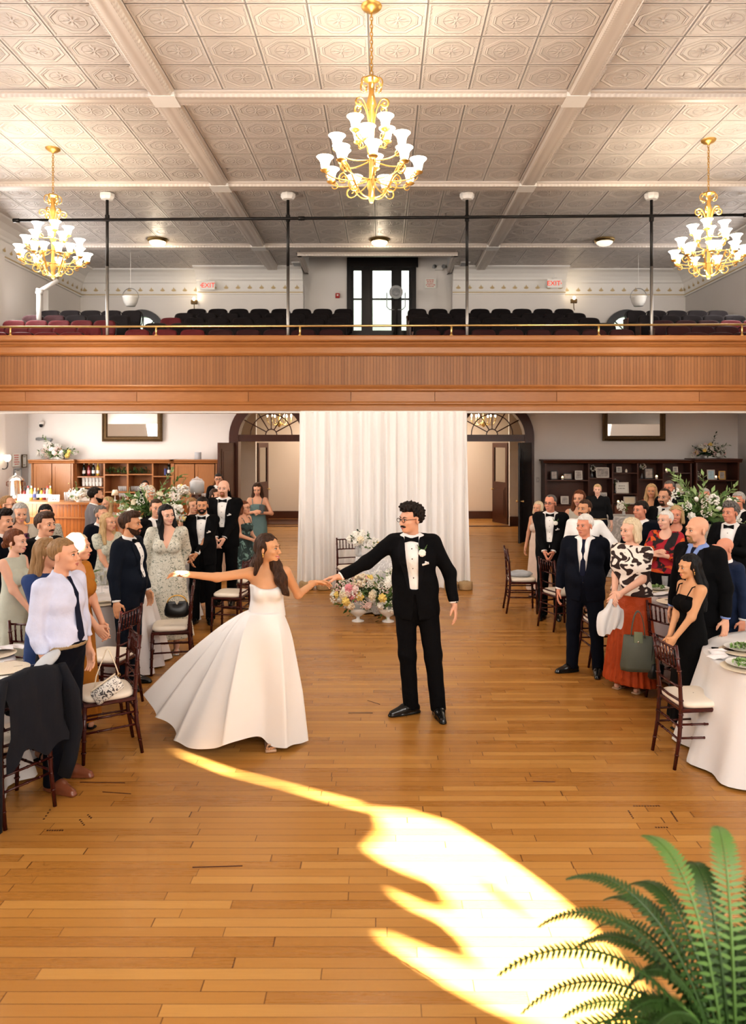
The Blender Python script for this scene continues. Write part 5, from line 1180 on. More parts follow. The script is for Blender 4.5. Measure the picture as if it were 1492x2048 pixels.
def knife(): return MB().box((0,0,.003), (.018,.21,.004), bev=.0015).box((0,-.06,.005), (.014,.09,.007), bev=.003).build('table_knife', 'steel')
def phone_flat(): return MB().box((0,0,.005), (.075,.155,.010), bev=.004).build('mobile_phone', 'black_plastic')
def menu(): return MB().box((0,0,.002), (.11,.20,.002)).build('menu_card', 'paper')
def tp(px, py): Y = (CAMZ-TZ)*F_PX/(py-HZ); return Vector(((px-CX)/F_PX*Y, Y, TZ))
for px, py, lb in ((10,1340,'cream beaded charger at the front edge of the nearest left table'), (-14,1311,'cream charger under a napkin on the nearest left table'), (1490,1338,'cream charger under salad on the nearest right table'), (1484,1305,'second cream charger on the nearest right table, behind the salad plate'),
    (1314,1182,'cream charger under the salad plate on the shaded right table'), (200,1209,'cream charger with napkin on the champagne glass table'), (1347,1206,'cream charger near the black phone on the shaded right table'), (1480,1216,'cream charger beside eyeglasses on the shaded right table')):
    once('charger_plate', mk_charger, lb, 'plate', tp(px, py), 0, 'cream charger plates')
for px, py, lb, sal in ((1490,1335,'white salad plate on the nearest right table, front charger',1), (1484,1302,'white salad plate on the second charger of the nearest right table',1), (1314,1180,'white salad plate beside the rust skirt on the shaded right table',1), (1480,1214,'white plate beside the eyeglasses on the shaded right table',0)):
    p = tp(px, py)+Vector((0,0,.0155)); once('dinner_plate', mk_plate, lb, 'plate', p, 0, 'white plates on chargers')
    if sal: once('salad', mk_salad, 'green salad heaped on the '+lb, 'salad', p+Vector((0,0,.009)), px*.1, 'plated salads')
for px, py, r, z, lb in ((-12,1308,.6,.016,'folded pale napkin on the nearest left table'), (200,1207.5,.2,.016,'folded pale napkin on the champagne table charger'), (1436,1311,1.0,0,'white napkin hanging at the corner of the nearest right table'), (1325,1190,.3,0,'folded napkin near the rust skirt'), (1322,1166,.2,.0,'standing pale napkin at the back of the shaded right table'), (1465,1200,.4,.0,'folded napkin by the wine glasses on the shaded right table'), (15,1299,.2,0,'long folded napkin at the far side of the nearest left table')):
    once('folded_napkin', mk_napkin, lb, 'napkin', tp(px, py)+Vector((0,0,z-.008)), r, 'folded napkins')
for px, py, k, lb in ((180,1187,'champagne_glass','champagne flute nearest the mustard gown'), (191,1180,'champagne_glass','champagne flute, middle of the left cluster'), (204,1186,'champagne_glass','champagne flute in front of the water tumblers'), (211,1176,'champagne_glass','champagne flute closest to the man in midnight suit'), (195,1172,'tumbler','water tumbler among champagne flutes'), (208,1168,'tumbler','water tumbler behind the champagne flutes'),
    (1477,1190,'wine_glass','wine glass beside the blue suit man'), (1486,1198,'wine_glass','wine glass in front of the right edge'), (1472,1176,'champagne_glass','flute behind the wine glasses on the shaded right table'), (1488,1180,'tumbler','tumbler at the right edge on the shaded right table'), (1330,1172,'tumbler','tall tumbler beside the bald man on the shaded right table')):
    once(k, lambda k=k: glass_thing(k), lb, 'glass', tp(px, py), 0, 'drinking glasses on the guest tables')
for px, py, r, lb in ((38,1322,-1.2,'steel knife with dark handle by the nearest left charger'), (58,1331,-1.0,'steel knife at the edge of the nearest left table'), (22,1352,-1.3,'steel knife in front of the nearest left charger'), (1360,1214,.6,'knife beside the shaded right charger')): once('table_knife', knife, lb, 'knife', tp(px, py), r, 'steel table knives')
once('mobile_phone', phone_flat, 'black phone lying on the shaded right table', 'phone', tp(1332,1200), 1.1)
once('mobile_phone', phone_flat, 'small black object lying on the nearest right table edge', 'phone', tp(1445,1300), 1.3)
once('menu_card', menu, 'white menu card on the nearest right table', 'menu', tp(1462,1305), 1.1); once('menu_card', menu, 'white menu card on the nearest left table', 'menu', tp(25,1355), 1.4)
g = MB(); p = tp(1474,1207)+Vector((0,0,.02))
for sx in (-1, 1): g.tube([p+Vector((sx*.033+.024*math.cos(a), 0, .018*math.sin(a)+.002)) for a in np.linspace(0, 6.28, 13)[:-1]], .003, 5, closed=True); g.tube([p+Vector((sx*.057,0,.01)), p+Vector((sx*.06,.11,.0)), p+Vector((sx*.058,.14,-.016))], .0028, 5)
g.tube([p+Vector((-.01,0,.005)), p+Vector((.01,0,.005))], .003, 5)
tag(g.build('eyeglasses', 'black_plastic'), 'black eyeglasses resting on the shaded right table', 'glasses')
# ================================================================ FLOWERS
def rose_mesh(name, mat, r=.045):
    b = MB()
    for lay, (n, rad, tilt) in enumerate(((1,0,0),(4,.30,.35),(6,.58,.75),(7,.85,1.1))):
        for k in range(n):
            a = 2*PI*k/n+lay*.6; c = Vector((math.cos(a)*rad*r, math.sin(a)*rad*r, r*(.30-.22*lay+.1))); m = (Euler((0,0,a)).to_matrix() @ Euler((0,tilt,0)).to_matrix())
            b.ell(c, (r*.30 if lay else r*.34, r*.46, r*.52), 8, 5, m)
    o = b.build(name, mat, None, True); me = o.data; bpy.data.objects.remove(o); return me
def tulip_mesh(mat):
    b = MB()
    for k in range(5): a = k*1.257; b.ell((math.cos(a)*.013, math.sin(a)*.013, .030), (.014,.020,.036), 8, 6, Euler((0,0,a)).to_matrix())
    o = b.build('tulip', mat, None, True); me = o.data; bpy.data.objects.remove(o); return me
def puff_mesh(name, mat, r, n, s_):
    b = MB(); rg = random.Random(n)
    for k in range(n):
        z = rg.uniform(-.4, 1); a = rg.random()*6.28; q = math.sqrt(max(0, 1-z*z)); c = Vector((q*math.cos(a), q*math.sin(a), z))*r*rg.uniform(.75, 1.0); b.ell(c, (s_, s_, s_*.8), 5, 3)
    o = b.build(name, mat, None, True); me = o.data; bpy.data.objects.remove(o); return me
FL = dict(rose=rose_mesh('rose','flower_white'), cream=rose_mesh('rose','flower_cream',.050), pink=rose_mesh('rose','flower_pink',.048), blush=rose_mesh('rose','flower_blush',.042), yellow=rose_mesh('rose','flower_yellow',.046), tulip=tulip_mesh('flower_white'), ytulip=tulip_mesh('flower_yellow'),
    hyd=puff_mesh('hydrangea','flower_white',.085,60,.018), chyd=puff_mesh('hydrangea','flower_cream',.085,60,.018), spray=puff_mesh('blossom_spray','flower_white',.075,30,.011), pspray=puff_mesh('blossom_spray','flower_blush',.07,26,.011))
NM = dict(rose='rose', cream='rose', pink='rose', blush='rose', yellow='rose', tulip='tulip', ytulip='tulip', hyd='hydrangea', chyd='hydrangea', spray='blossom_spray', pspray='blossom_spray')
def leafy(b, p0, p1, n, l, rg, mi=0, bend=.1):
    p0, p1 = Vector(p0), Vector(p1); d = p1-p0; mid = (p0+p1)/2+Vector((rg.uniform(-bend,bend), rg.uniform(-bend,bend), bend*.5)); pts = [p0.lerp(mid, t).lerp(mid.lerp(p1, t), t) for t in np.linspace(0, 1, 6)]
    b.tube(pts, [.004]*5+[.0015], 5, mi=mi)
    for k in range(n):
        t = .15+.85*k/max(1, n-1); q = p0.lerp(mid, t).lerp(mid.lerp(p1, t), t); dd = d.normalized(); o = Vector((rg.gauss(0,1), rg.gauss(0,1), rg.gauss(0,.7))); o = (o-dd*o.dot(dd)).normalized(); tip = q+(o*.8+dd*.7).normalized()*l*rg.uniform(.7,1.2); sd = dd.cross(o)*l*.20; m = q.lerp(tip, .45)
        b.add([q, m+sd, tip, m-sd], [(0,1,2,3)], mi)
def arrangement(label, loc, blooms, rad, c=(0,0,0), fol=30, leaf=.07, mats=('leaf','leaf_pale'), sprays=(), vase=None, seed=1, spread=1.0, stemlen=.0):
    rg = random.Random(seed); t = thing('flower_arrangement', label, 'flowers', loc); c = Vector(c); b = MB()
    for k in range(fol):
        u = Vector((rg.gauss(0,1), rg.gauss(0,1), rg.gauss(.25,.8))).normalized(); e = c+Vector((u.x*rad[0], u.y*rad[1], u.z*rad[2]))*rg.uniform(.75,1.12); e.z = max(e.z, .07 if c.z < .2 else -9); leafy(b, c+Vector((u.x*.03,u.y*.03,-.02)), e, 9, leaf, rg, rg.randrange(2))
    for e, n in sprays: leafy(b, c, c+Vector(e), n, leaf*.9, rg, 1 if rg.random() > .4 else 0, .06)
    b.build('foliage', list(mats), t)
    for kind, n in blooms:
        for k in range(n):
            for tr in range(12):
                u = Vector((rg.gauss(0,1), rg.gauss(-.45,1), rg.gauss(.35,.8))).normalized()
                if u.z > -.55: break
            q = spread*rg.uniform(.80,1.05) if kind in ('tulip','ytulip','spray','pspray') else spread*rg.uniform(.72,1.02)
            pb = c+Vector((u.x*rad[0], u.y*rad[1], u.z*rad[2]))*q; pb.z = max(pb.z, .07) if .12 < c.z < .145 else pb.z; o = link(NM[kind], FL[kind], t, pb); o.rotation_euler = u.to_track_quat('Z', 'X').to_euler(); o.scale = [rg.uniform(.8,1.25)]*3
    if vase: vase(t)
    return t
def compote(t): MB().lathe([(.085,0),(.08,.012),(.025,.03),(.022,.06),(.07,.085),(.125,.13),(.145,.19),(.135,.19),(.10,.12),(.02,.10)], n=24).build('vase', 'porcelain', t, True)
def clear_cyl(h, r):
    def f(t): MB().lathe([(r,0),(r,h),(r-.005,h),(r-.006,.01),(.01,.009)], n=20).build('vase', 'glass', t, True)
    return f
def tall_vase(t): MB().lathe([(.10,0),(.095,.015),(.03,.04),(.026,.25),(.032,.42),(.06,.52),(.085,.60),(.078,.60),(.02,.5)], n=22).build('vase', 'white_paint', t, True)
def box_base(t): MB().box((0,0,.03), (.3,.14,.06), bev=.02).build('base_tray', 'porcelain', t)
big = [('hyd',3),('tulip',12),('spray',14),('rose',5),('cream',3)]
arrangement('tall arrangement of white tulips, hydrangea and greenery above the far right table', (4.12,9.50,TZ), big, (.48,.30,.32), (0,0,.72), 46, .12, sprays=(((-.42,0,.55),22),((-.30,.05,.48),20),((.40,0,.36),20),((.55,0,-.12),12),((-.05,-.1,.5),18)), vase=tall_vase, seed=5)
arrangement('tall arrangement of white tulips, blossom and greenery behind the laughing woman', (-3.10,9.85,TZ), big+[('ytulip',2)], (.44,.28,.30), (0,0,.74), 42, .10, sprays=(((.42,0,.48),22),((.30,0,.55),20),((-.55,0,.12),14),((-.3,0,.2),14)), vase=tall_vase, seed=8)
meadow = [('pink',5),('yellow',6),('blush',7),('cream',5),('chyd',2),('spray',8),('pspray',4),('rose',6)]
def cpx(px, Y, z=0): return Vector(((px-CX)/F_PX*Y, Y, z))
arrangement('low meadow arrangement of pink roses and yellow blooms in white footed bowl, below joined hands', cpx(716,10.0), meadow, (.38,.24,.27), (0,0,.36), 44, .08, mats=('leaf','leaf_pale'), vase=compote, seed=11)
arrangement('low meadow arrangement partly hidden by the groom, white footed bowl', cpx(776,9.98), [('pink',2),('blush',4),('cream',3),('spray',8),('yellow',2),('rose',5)], (.30,.22,.34), (.02,0,.36), 34, .08, vase=compote, seed=13, sprays=(((.05,0,.5),14),((.12,0,.45),14)))
arrangement('round bouquet of white roses standing on the sweetheart table', cpx(717,10.75,TZ), [('rose',14),('cream',2)], (.155,.14,.13), (0,0,.235), 14, .06, mats=('leaf_dark','leaf'), vase=clear_cyl(.17,.05), seed=2)
arrangement('low flowers in a small dark vase at the sweetheart table front', cpx(748,10.65,TZ), [('spray',4),('ytulip',1)], (.14,.1,.10), (0,0,.14), 8, .05, vase=clear_cyl(.10,.03), seed=22)
arrangement('bud vase flowers on the champagne glass table', tp(166,1192), [('tulip',5),('rose',2)], (.12,.12,.12), (0,0,.16), 14, .10, vase=clear_cyl(.12,.03), seed=23)
top = [('hyd',2),('rose',4),('yellow',3),('blush',4),('spray',9),('pspray',5)]
arrangement('flower arrangement on top of the bar cabinet corner', Vector((-8.02, 18.2, 2.012)), top, (.46,.16,.24), (0,0,.14), 34, .09, mats=('leaf','leaf_pale'), vase=box_base, seed=31, sprays=(((-.36,0,.42),16),((-.28,0,.36),14),((.45,0,.1),12)))
arrangement('flower arrangement on top of the dark bookcase corner', Vector((8.04, 18.2, 2.036)), top, (.40,.16,.22), (0,0,.13), 34, .09, mats=('leaf_dark','leaf'), vase=box_base, seed=33, sprays=(((.15,0,.5),16),((.45,0,.2),14),((-.4,0,.15),12)))
# ================================================================ BAGS AND DRAPED CLOTHES
def strap(b, pts, r=.006, n=10): 
    P_ = [Vector(p) for p in pts]; b.tube(bez(*P_, n), r, 6, flat=.5)
# black hobo bag, patterned baguette, olive tote, black strap bag, grey cloth bag
def bag(label, loc, rz, build): t = thing('handbag', label, 'handbag', loc, rz); build(t); return t
def hobo(t):
    V = []; n = 24
    for zz, rx, ry in ((-.10,.02,.01),(-.095,.09,.03),(-.07,.125,.042),(-.02,.13,.04),(.02,.11,.025),(.035,.10,.012),(.036,.02,.004)):
        for i in range(n): a = 2*PI*i/n; V.append((rx*math.cos(a), ry*math.sin(a), zz+.035*(math.cos(a)**2)*(zz > 0)))
    MB().add(V, [(j*n+i, j*n+(i+1) % n, (j+1)*n+(i+1) % n, (j+1)*n+i) for j in range(6) for i in range(n)]).build('bag_body', 'black_leather', t, True)
    b = MB(); b.tube(bez((-.10,0,.05),(-.09,0,.16),(.09,0,.16),(.10,0,.05)), .008, 6); b.build('handle', 'gold', t, True)
bag('small black hobo bag with gold handle hung on a chair back', at(354, 1216, 7.76), R(12), hobo)
def baguette(t):
    b = MB().box((0,0,-.30), (.235,.055,.115), Euler((0,-.62,0)).to_matrix(), bev=.022); b.build('bag_body', 'scroll_bag', t, True)
    b = MB().box((-.034,0,-.245), (.21,.05,.012), Euler((0,-.62,0)).to_matrix(), bev=.004); b.build('zip_top', 'charger_cream', t)
    b = MB(); b.tube([(-.105,0,-.33),(-.085,0,-.2),(-.012,0,-.0),(0,0,.012),(.012,0,-.0),(.055,0,-.10),(.085,0,-.185)], .007, 6, flat=.6); b.build('shoulder_strap', 'charger_cream', t, True)
    b = MB()
    for p in ((-.105,0,-.33),(.085,0,-.185)): b.tube([Vector(p)+Vector((.012*math.cos(a),0,.012*math.sin(a))) for a in np.linspace(0,6.28,9)[:-1]], .003, 5, closed=True)
    b.build('buckle', 'gold', t)
bag('white bag with black scroll print and tan strap, hung on a chair post', at(215, 1300, 5.55), R(0), baguette)
def tote(t):
    V = []; n = 28
    for zz, rx, ry in ((-.31,.10,.03),(-.31,.150,.055),(-.27,.155,.065),(-.10,.135,.055),(0,.125,.02),(.005,.12,.012),(.004,.02,.004)):
        for i in range(n):
            a = 2*PI*i/n; c, s_ = math.cos(a), math.sin(a); V.append((math.copysign(abs(c)**.5, c)*rx, math.copysign(abs(s_)**.7, s_)*ry+.008*math.sin(c*6+zz*20), zz))
    MB().add(V, [(j*n+i, j*n+(i+1) % n, (j+1)*n+(i+1) % n, (j+1)*n+i) for j in range(6) for i in range(n)]).build('bag_body', 'olive_canvas', t, True)
    for sy in (-1, 1): b = MB(); strap(b, ((-.06,sy*.02,-.01),(-.04,sy*.02,.30),(.04,sy*.02,.30),(.06,sy*.02,-.01)), .008, 14); b.build('handle', 'olive_canvas', t, True)
    MB().box((0,-.036,-.005), (.075,.008,.10), bev=.003).build('flap', 'flap_olive', t); MB().ell((0,-.043,-.045), (.009,.004,.009)).build('snap', 'steel', t)
bag('olive canvas tote with thin handles hanging from a chair back', at(1276, 1272, 6.66), R(-14), tote)
def crossb(t):
    MB().box((0,0,-.36), (.16,.06,.14), Euler((0,.2,0)).to_matrix(), bev=.02).build('bag_body', 'black_leather', t, True); b = MB(); strap(b, ((-.07,0,-.30),(-.02,0,.06),(.03,0,.06),(.07,0,-.30)), .008, 14); b.build('shoulder_strap', 'black_leather', t, True)
bag('black leather bag on a long strap behind the olive tote', at(1312, 1262, 6.62), R(30), crossb)
b = MB(); b.lathe([(.02,0),(.12,.002),(.155,.025),(.14,.055),(.09,.075),(.03,.08)], n=22, sx=1.1, sy=.8); V = [(x+.010*math.sin(y*60+z*80), y+.008*math.sin(x*70), z+.008*math.sin(x*50+y*40)*(z > .01)) for x, y, z in b.v]; b.v = V
o = b.build('cloth_bag', 'grey_cloth', None, True, loc=(1.97,10.6,.503)); tag(o, 'crumpled grey cloth bag lying on a chair cushion', 'bag')
# jacket over the near left chair
t = thing('draped_jacket', 'black jacket draped over the nearest left chair back, sleeve hanging to the floor', 'jacket', (-2.46,4.86,0), R(-120))
V = []; prof = [(-.05,.62),(.02,.74),(.075,.86),(.16,.935),(.225,.965),(.275,.94),(.295,.80),(.30,.62),(.305,.52),(.31,.44)]
for j, (y_, z_) in enumerate(prof):
    for i in range(15): u = i/14*2-1; V.append((u*(.185+.02*(j > 4)+.02*math.sin(j*1.7)), y_+.018*math.sin(u*7+j), z_-.03*abs(u)**2+(.04*math.sin(u*5) if j in (0, 9) else 0)))
MB().add(V, [(j*15+i, j*15+i+1, (j+1)*15+i+1, (j+1)*15+i) for j in range(9) for i in range(14)]).build('jacket_body', 'navy_cloth', t, True)
MB().tube([(-.21,.24,.93),(-.27,.27,.75),(-.29,.28,.5),(-.27,.26,.30),(-.24,.24,.18)], [.05,.07,.068,.06,.055], 12, flat=.6).build('sleeve', 'navy_cloth', t, True)
MB().tube([(.20,.24,.93),(.26,.27,.78),(.29,.30,.56),(.29,.31,.30),(.28,.30,.06)], [.05,.07,.065,.06,.055], 12, flat=.6).build('sleeve', 'navy_cloth', t, True)
MB().ell((-.16,.17,.955), (.11,.06,.035), 12, 8, Euler((0,.5,0)).to_matrix()).build('lining', 'grey_cloth', t, True)
# ================================================================ WHITE DRAPE
t = thing('backdrop_drape', 'tall gathered white drape hung behind the sweetheart table', 'drape', (0, 12.2, 0)); xs = [-1.36,-.78,-.2,.22,.80,1.37]; xb_ = [-1.42,-.79,-.2,.22,.82,1.44]
for k in range(5):
    V = []; n = 60; rows = 16; rg = random.Random(k); ph = [rg.random()*6 for _ in range(4)]
    for j in range(rows+1):
        tt = j/rows
        for i in range(n+1):
            u = i/n; x = (xs[k]+(xs[k+1]-xs[k])*u)*(1-tt)+(xb_[k]+(xb_[k+1]-xb_[k])*u)*tt; am = .022+.060*tt**.6
            f = math.sin(x*42+ph[0]*.3+.5*math.sin(x*11+ph[1]))*.6+math.sin(x*23+ph[2])*.5+.3*math.sin(x*75+tt*1.5)*(1-tt); e = math.sin(PI*u)**.3 if 0 < u < 1 else 0
            V.append((x, f*am*(.4+.6*e), 2.925-2.90*tt))
    MB().add(V, [(j*(n+1)+i, j*(n+1)+i+1, (j+1)*(n+1)+i+1, (j+1)*(n+1)+i) for j in range(rows) for i in range(n)]).build('drape_panel', 'drape_white', t, True)
MB().tube([(-1.36,.03,2.92),(1.37,.03,2.92)], .02, 8).build('crossbar', 'white_paint', t)
for x in (-1.36, 1.37): MB().tube([(x,.05,0),(x,.05,2.92)], .022, 8).build('upright', 'white_paint', t)
for x in (-1.26,-.98,1.12,1.36): MB().lathe([(.10,0),(.115,.01),(.12,.06),(.115,.12),(.10,.135)], (x,-.02,0), 20).build('weight_bag', 'wicker', t, 40)
# ================================================================ CHANDELIERS
def spiral(c, u, r0, turns, a0, up=(0,0,1), n=16, sgn=1):
    c, u, up = Vector(c), Vector(u), Vector(up); return [c+(u*math.cos(a0+sgn*t*turns*2*PI)+up*math.sin(a0+sgn*t*turns*2*PI))*r0*(1-.78*t) for t in np.linspace(0, 1, n)]
def scroll_arm(b, pts, u, r, w=.011): b.tube(pts, w, 6, flat=.55)
def chandelier(loc, chain, label):
    t = thing('chandelier', label, 'chandelier', loc, random.random()); g = 'gold'; zt = -chain                      # loc is the ceiling point
    MB().lathe([(.12,0),(.115,-.02),(.08,-.05),(.03,-.065),(.012,-.085)], n=24).build('canopy', g, t, 40)
    b = MB(); n = 17; L = (chain-.08)/n
    for k in range(n):
        z = -.08-L*(k+.5); d = Vector((1,0,0)) if k % 2 else Vector((0,1,0)); b.tube([Vector((0,0,z))+d*.016*math.cos(a)+Vector((0,0,L*.64*math.sin(a))) for a in np.linspace(0,2*PI,11)[:-1]], .0055, 5, closed=True)
    b.build('chain', g, t)
    b = MB().lathe([(.012,zt+.02),(.085,zt),(.09,zt-.02),(.035,zt-.05),(.028,zt-.16),(.06,zt-.30),(.03,zt-.36),(.055,zt-.42),(.04,zt-.48),(.03,zt-.70),(.06,zt-.74),(.03,zt-.80),(.028,zt-1.12),(.05,zt-1.2),(.035,zt-1.3),(.045,zt-1.36),(.02,zt-1.42)], n=18); b.build('stem', g, t, 50)
    for k in range(6):
        a = k*PI/3+.3; u = Vector((math.cos(a), math.sin(a), 0)); b = MB()
        scroll_arm(b, bez(u*.03+Vector((0,0,zt-.02)), u*.12+Vector((0,0,zt+.03)), u*.17+Vector((0,0,zt-.06)), u*.115+Vector((0,0,zt-.13)), 10)+spiral(u*.085+Vector((0,0,zt-.11)), u, .035, .8, -.4, sgn=-1, n=8), u, .01, .013); b.build('top_scroll', g, t, True)
        b = MB(); scroll_arm(b, bez(u*.035+Vector((0,0,zt-.52)), u*.05+Vector((0,0,zt-.36)), u*.10+Vector((0,0,zt-.24)), u*.16+Vector((0,0,zt-.26)), 9)+spiral(u*.165+Vector((0,0,zt-.32)), u, .06, 1.1, PI/2, sgn=-1, n=12), u, .01, .013); b.build('upper_scroll', g, t, True)
        b = MB(); scroll_arm(b, bez(u*.02+Vector((0,0,zt-1.36)), u*.22+Vector((0,0,zt-1.40)), u*.24+Vector((0,0,zt-1.12)), u*.36+Vector((0,0,zt-1.02)), 12)+spiral(u*.36+Vector((0,0,zt-1.09)), u, .07, 1.2, PI/2, sgn=-1, n=14), u, .01, .014); b.build('basket_scroll', g, t, True)
        b = MB(); scroll_arm(b, spiral(u*.26+Vector((0,0,zt-1.26)), u, .085, 1.3, PI*.8, n=16), u, .01, .010); b.build('basket_curl', g, t, True)
    for tier, (n, r, z, a0) in enumerate(((4,.24,zt-.66,.4),(6,.42,zt-.88,.1),(9,.535,zt-1.10,.25))):
        for k in range(n):
            a = a0+2*PI*k/n; u = Vector((math.cos(a), math.sin(a), 0)); b = MB(); zz = Vector((0,0,1))
            pts = bez(u*.03+zz*(z-.06), u*r*.5+zz*(z-.10), u*r*.85+zz*(z-.10), u*r+zz*(z-.01), 12); b.tube(pts, .0105, 6, flat=.7); b.tube(spiral(u*(r-.055)+zz*(z-.045), u, .05, 1.1, 0, sgn=-1, n=12), .008, 5, flat=.6)
            arm = b.build('arm', g, t, True); c = u*r+zz*z
            MB().lathe([(.012,-.02),(.045,-.005),(.055,.008),(.05,.014),(.03,.016),(.03,.035)], c, 14).build('candle_cup', g, arm, 40)
            MB().lathe([(.040,.030),(.046,.05),(.052,.09),(.066,.125),(.092,.152),(.098,.158),(.090,.154),(.06,.122),(.045,.08),(.03,.05)], c, 18).build('lamp_shade', 'lamp_glow', arm, True)
    return t
for nm, px, py, lb in (('a',743,12,'gold scroll chandelier with bell shades hanging over the couple, largest of three'),('b',106,297,'gold scroll chandelier with bell shades hanging above the left balcony end'),('c',1417,280,'gold scroll chandelier with bell shades hanging above the right balcony end')):
    Y = 5*F_PX/(HZ-py); X = (px-CX)/F_PX*Y; ch = {'a': .83, 'b': .79, 'c': .87}[nm]
    chandelier((X, Y, ZC), ch, lb); lamp('chandelier_light', 'POINT', (X, Y, ZC-ch-.50), 150, (1,.84,.64), .16); lamp('chandelier_light', 'POINT', (X, Y, ZC-ch-1.55), 70, (1,.86,.68), .12)
# lobby candle chandeliers seen through the fanlights
def candle_chand(loc, lb):
    t = thing('candle_chandelier', lb, 'chandelier', loc); MB().lathe([(.02,0),(.02,-.25),(.06,-.30),(.03,-.42),(.09,-.52),(.02,-.60)], n=14).build('stem', 'brass', t, True)
    for k in range(6):
        a = k*PI/3; u = Vector((math.cos(a), math.sin(a), 0)); zz = Vector((0,0,1)); b = MB(); b.tube(bez(u*.04-zz*.45, u*.2-zz*.60, u*.32-zz*.55, u*.36-zz*.40), .012, 6); b.lathe([(.01,0),(.04,.01),(.015,.02),(.015,.10)], u*.36-zz*.40, 10); arm = b.build('arm', 'brass', t, True); MB().ell(u*.36-zz*.255, (.022,.022,.05)).build('bulb', 'bulb_glow', arm, True)
candle_chand((-3.15, 22.4, 3.5), 'brass candle chandelier seen through the fanlight left of the drape'); candle_chand((3.05, 22.4, 3.5), 'brass candle chandelier seen through the fanlight right of the drape')
for px, lb, mt in ((315,'flush dome ceiling light, lit, above the left balcony seats','dome_glow'),(759,'flush dome ceiling light, lit, before the middle window','dome_glow'),(1209,'flush dome ceiling light, dim with dark rim, above the right balcony seats','dome_dim')):
    t = thing('ceiling_light', lb, 'ceiling light', ((px-CX)/F_PX*18.1, 18.1, ZC)); MB().lathe([(.24,0),(.25,-.03),(.22,-.07),(.20,-.075)], n=24).build('rim', 'brass', t, 40); MB().lathe([(.20,-.07),(.185,-.11),(.13,-.15),(.05,-.17),(.01,-.175)], n=24).build('diffuser', mt, t, True)
    if mt == 'dome_glow': lamp('dome_light', 'POINT', ((px-CX)/F_PX*18.1, 18.1, ZC-.3), 14, (1,.82,.6), .1)
# ================================================================ BALCONY FURNITURE
b = MB(); 
t = thing('brass_rail', 'long brass hand rail running along the top of the balcony front', 'rail', (0, 14.22, zb(672)))
MB().tube([(-W,0,.155),(W,0,.215)], .021, 10).build('handrail', 'brass', t, True)
for px in (25,315,601,902,1195,1480): x = (px-CX)/103.5; MB().tube([(x,0,-.005),(x,0,.185+x*.0034)], .019, 8).tube([(x,0,-.005),(x,0,.01)], .035, 8).build('post', 'brass', t, True)
for px, k in ((214.5,'leftmost'),(576,'second from left'),(934,'second from right'),(1303,'rightmost')):
    x = (px-CX)/F_PX*14.75; t = thing('support_pole', 'black iron pole from balcony to ceiling, %s of the four' % k, 'pole', (x, 14.75, 3.83)); MB().tube([(0,0,0),(0,0,2.1)], .031, 12).build('lower_pole', 'pewter', t, True); MB().tube([(0,0,2.0),(0,0,3.52)], .029, 12).build('upper_pole', 'iron', t, True)
    MB().tube([(0,0,3.0),(0,0,3.12)], .045, 10).build('clamp', 'iron', t); MB().lathe([(.05,3.42),(.11,3.43),(.145,3.48),(.145,3.54),(.12,3.565)], n=8).build('ceiling_rosette', 'white_paint', t)
t = thing('lighting_pipe', 'long thin black pipe crossing all four poles below the ceiling', 'pipe', (0, 14.69, 6.88)); MB().tube([(-7.28,0,-.05),(0,0,.0),(7.22,0,.055)], .029, 10).build('pipe_length', 'iron', t, True)
for x in (-7.28, -1.62, 7.22): MB().tube([(x-.06,0,x*.0072),(x+.06,0,x*.0072)], .04, 10).build('coupling', 'iron', t, True)
def seat_proto():
    t = thing('theatre_seat', 'x', 'theatre seat', (0,0,0)); n = 24
    V = []; w2, h2 = .255, .21
    for yy, sc in ((.0,.90),(-.02,.98),(-.035,1.0),(-.055,.96),(-.065,.80),(-.068,.4),(-.068,.02)):
        for i in range(n):
            a = 2*PI*i/n; c, s_ = math.cos(a), math.sin(a); x = math.copysign(abs(c)**.5, c)*w2*sc; z = math.copysign(abs(s_)**.5, s_)*h2*sc; V.append((x, yy+.045*(x/w2)**2*-1+.05+z*.18, .64+z))
    F_ = [(j*n+i, j*n+(i+1) % n, (j+1)*n+(i+1) % n, (j+1)*n+i) for j in range(6) for i in range(n)]
    MB().add(V, F_).build('backrest', 'crimson_shaded', t, True)
    b = MB(); b.tube([(math.copysign(abs(math.cos(a))**.5, math.cos(a))*w2*.99, .06+.18*math.copysign(abs(math.sin(a))**.5, math.sin(a))*h2, .64+math.copysign(abs(math.sin(a))**.5, math.sin(a))*h2*1.0) for a in np.linspace(0, 2*PI, 25)[:-1]], .012, 6, closed=True); b.build('back_shell', 'seat_metal', t, True)
    MB().box((0,-.06,.36), (.46,.10,.36), Euler((-.2,0,0)).to_matrix(), bev=.03).build('seat_cushion', 'crimson_shaded', t, True)
    b = MB().box((-.275,-.05,.30), (.03,.32,.60), bev=.01).box((-.275,-.06,.61), (.05,.30,.03), bev=.01); b.build('arm_rest', 'bookcase_wood', t)
    return t
sp = seat_proto(); first = True
DATA2 = {}
def recolor(o, mat):
    for ch in o.children:
        if ch.name.startswith(('backrest','seat_cushion')):
            k = (ch.data.name.split('.')[0], mat)
            if k not in DATA2: DATA2[k] = ch.data.copy(); DATA2[k].materials.clear(); DATA2[k].materials.append(M[mat])
            ch.data = DATA2[k]
ROWN = ['front row','second row','third row','fourth row','back row']
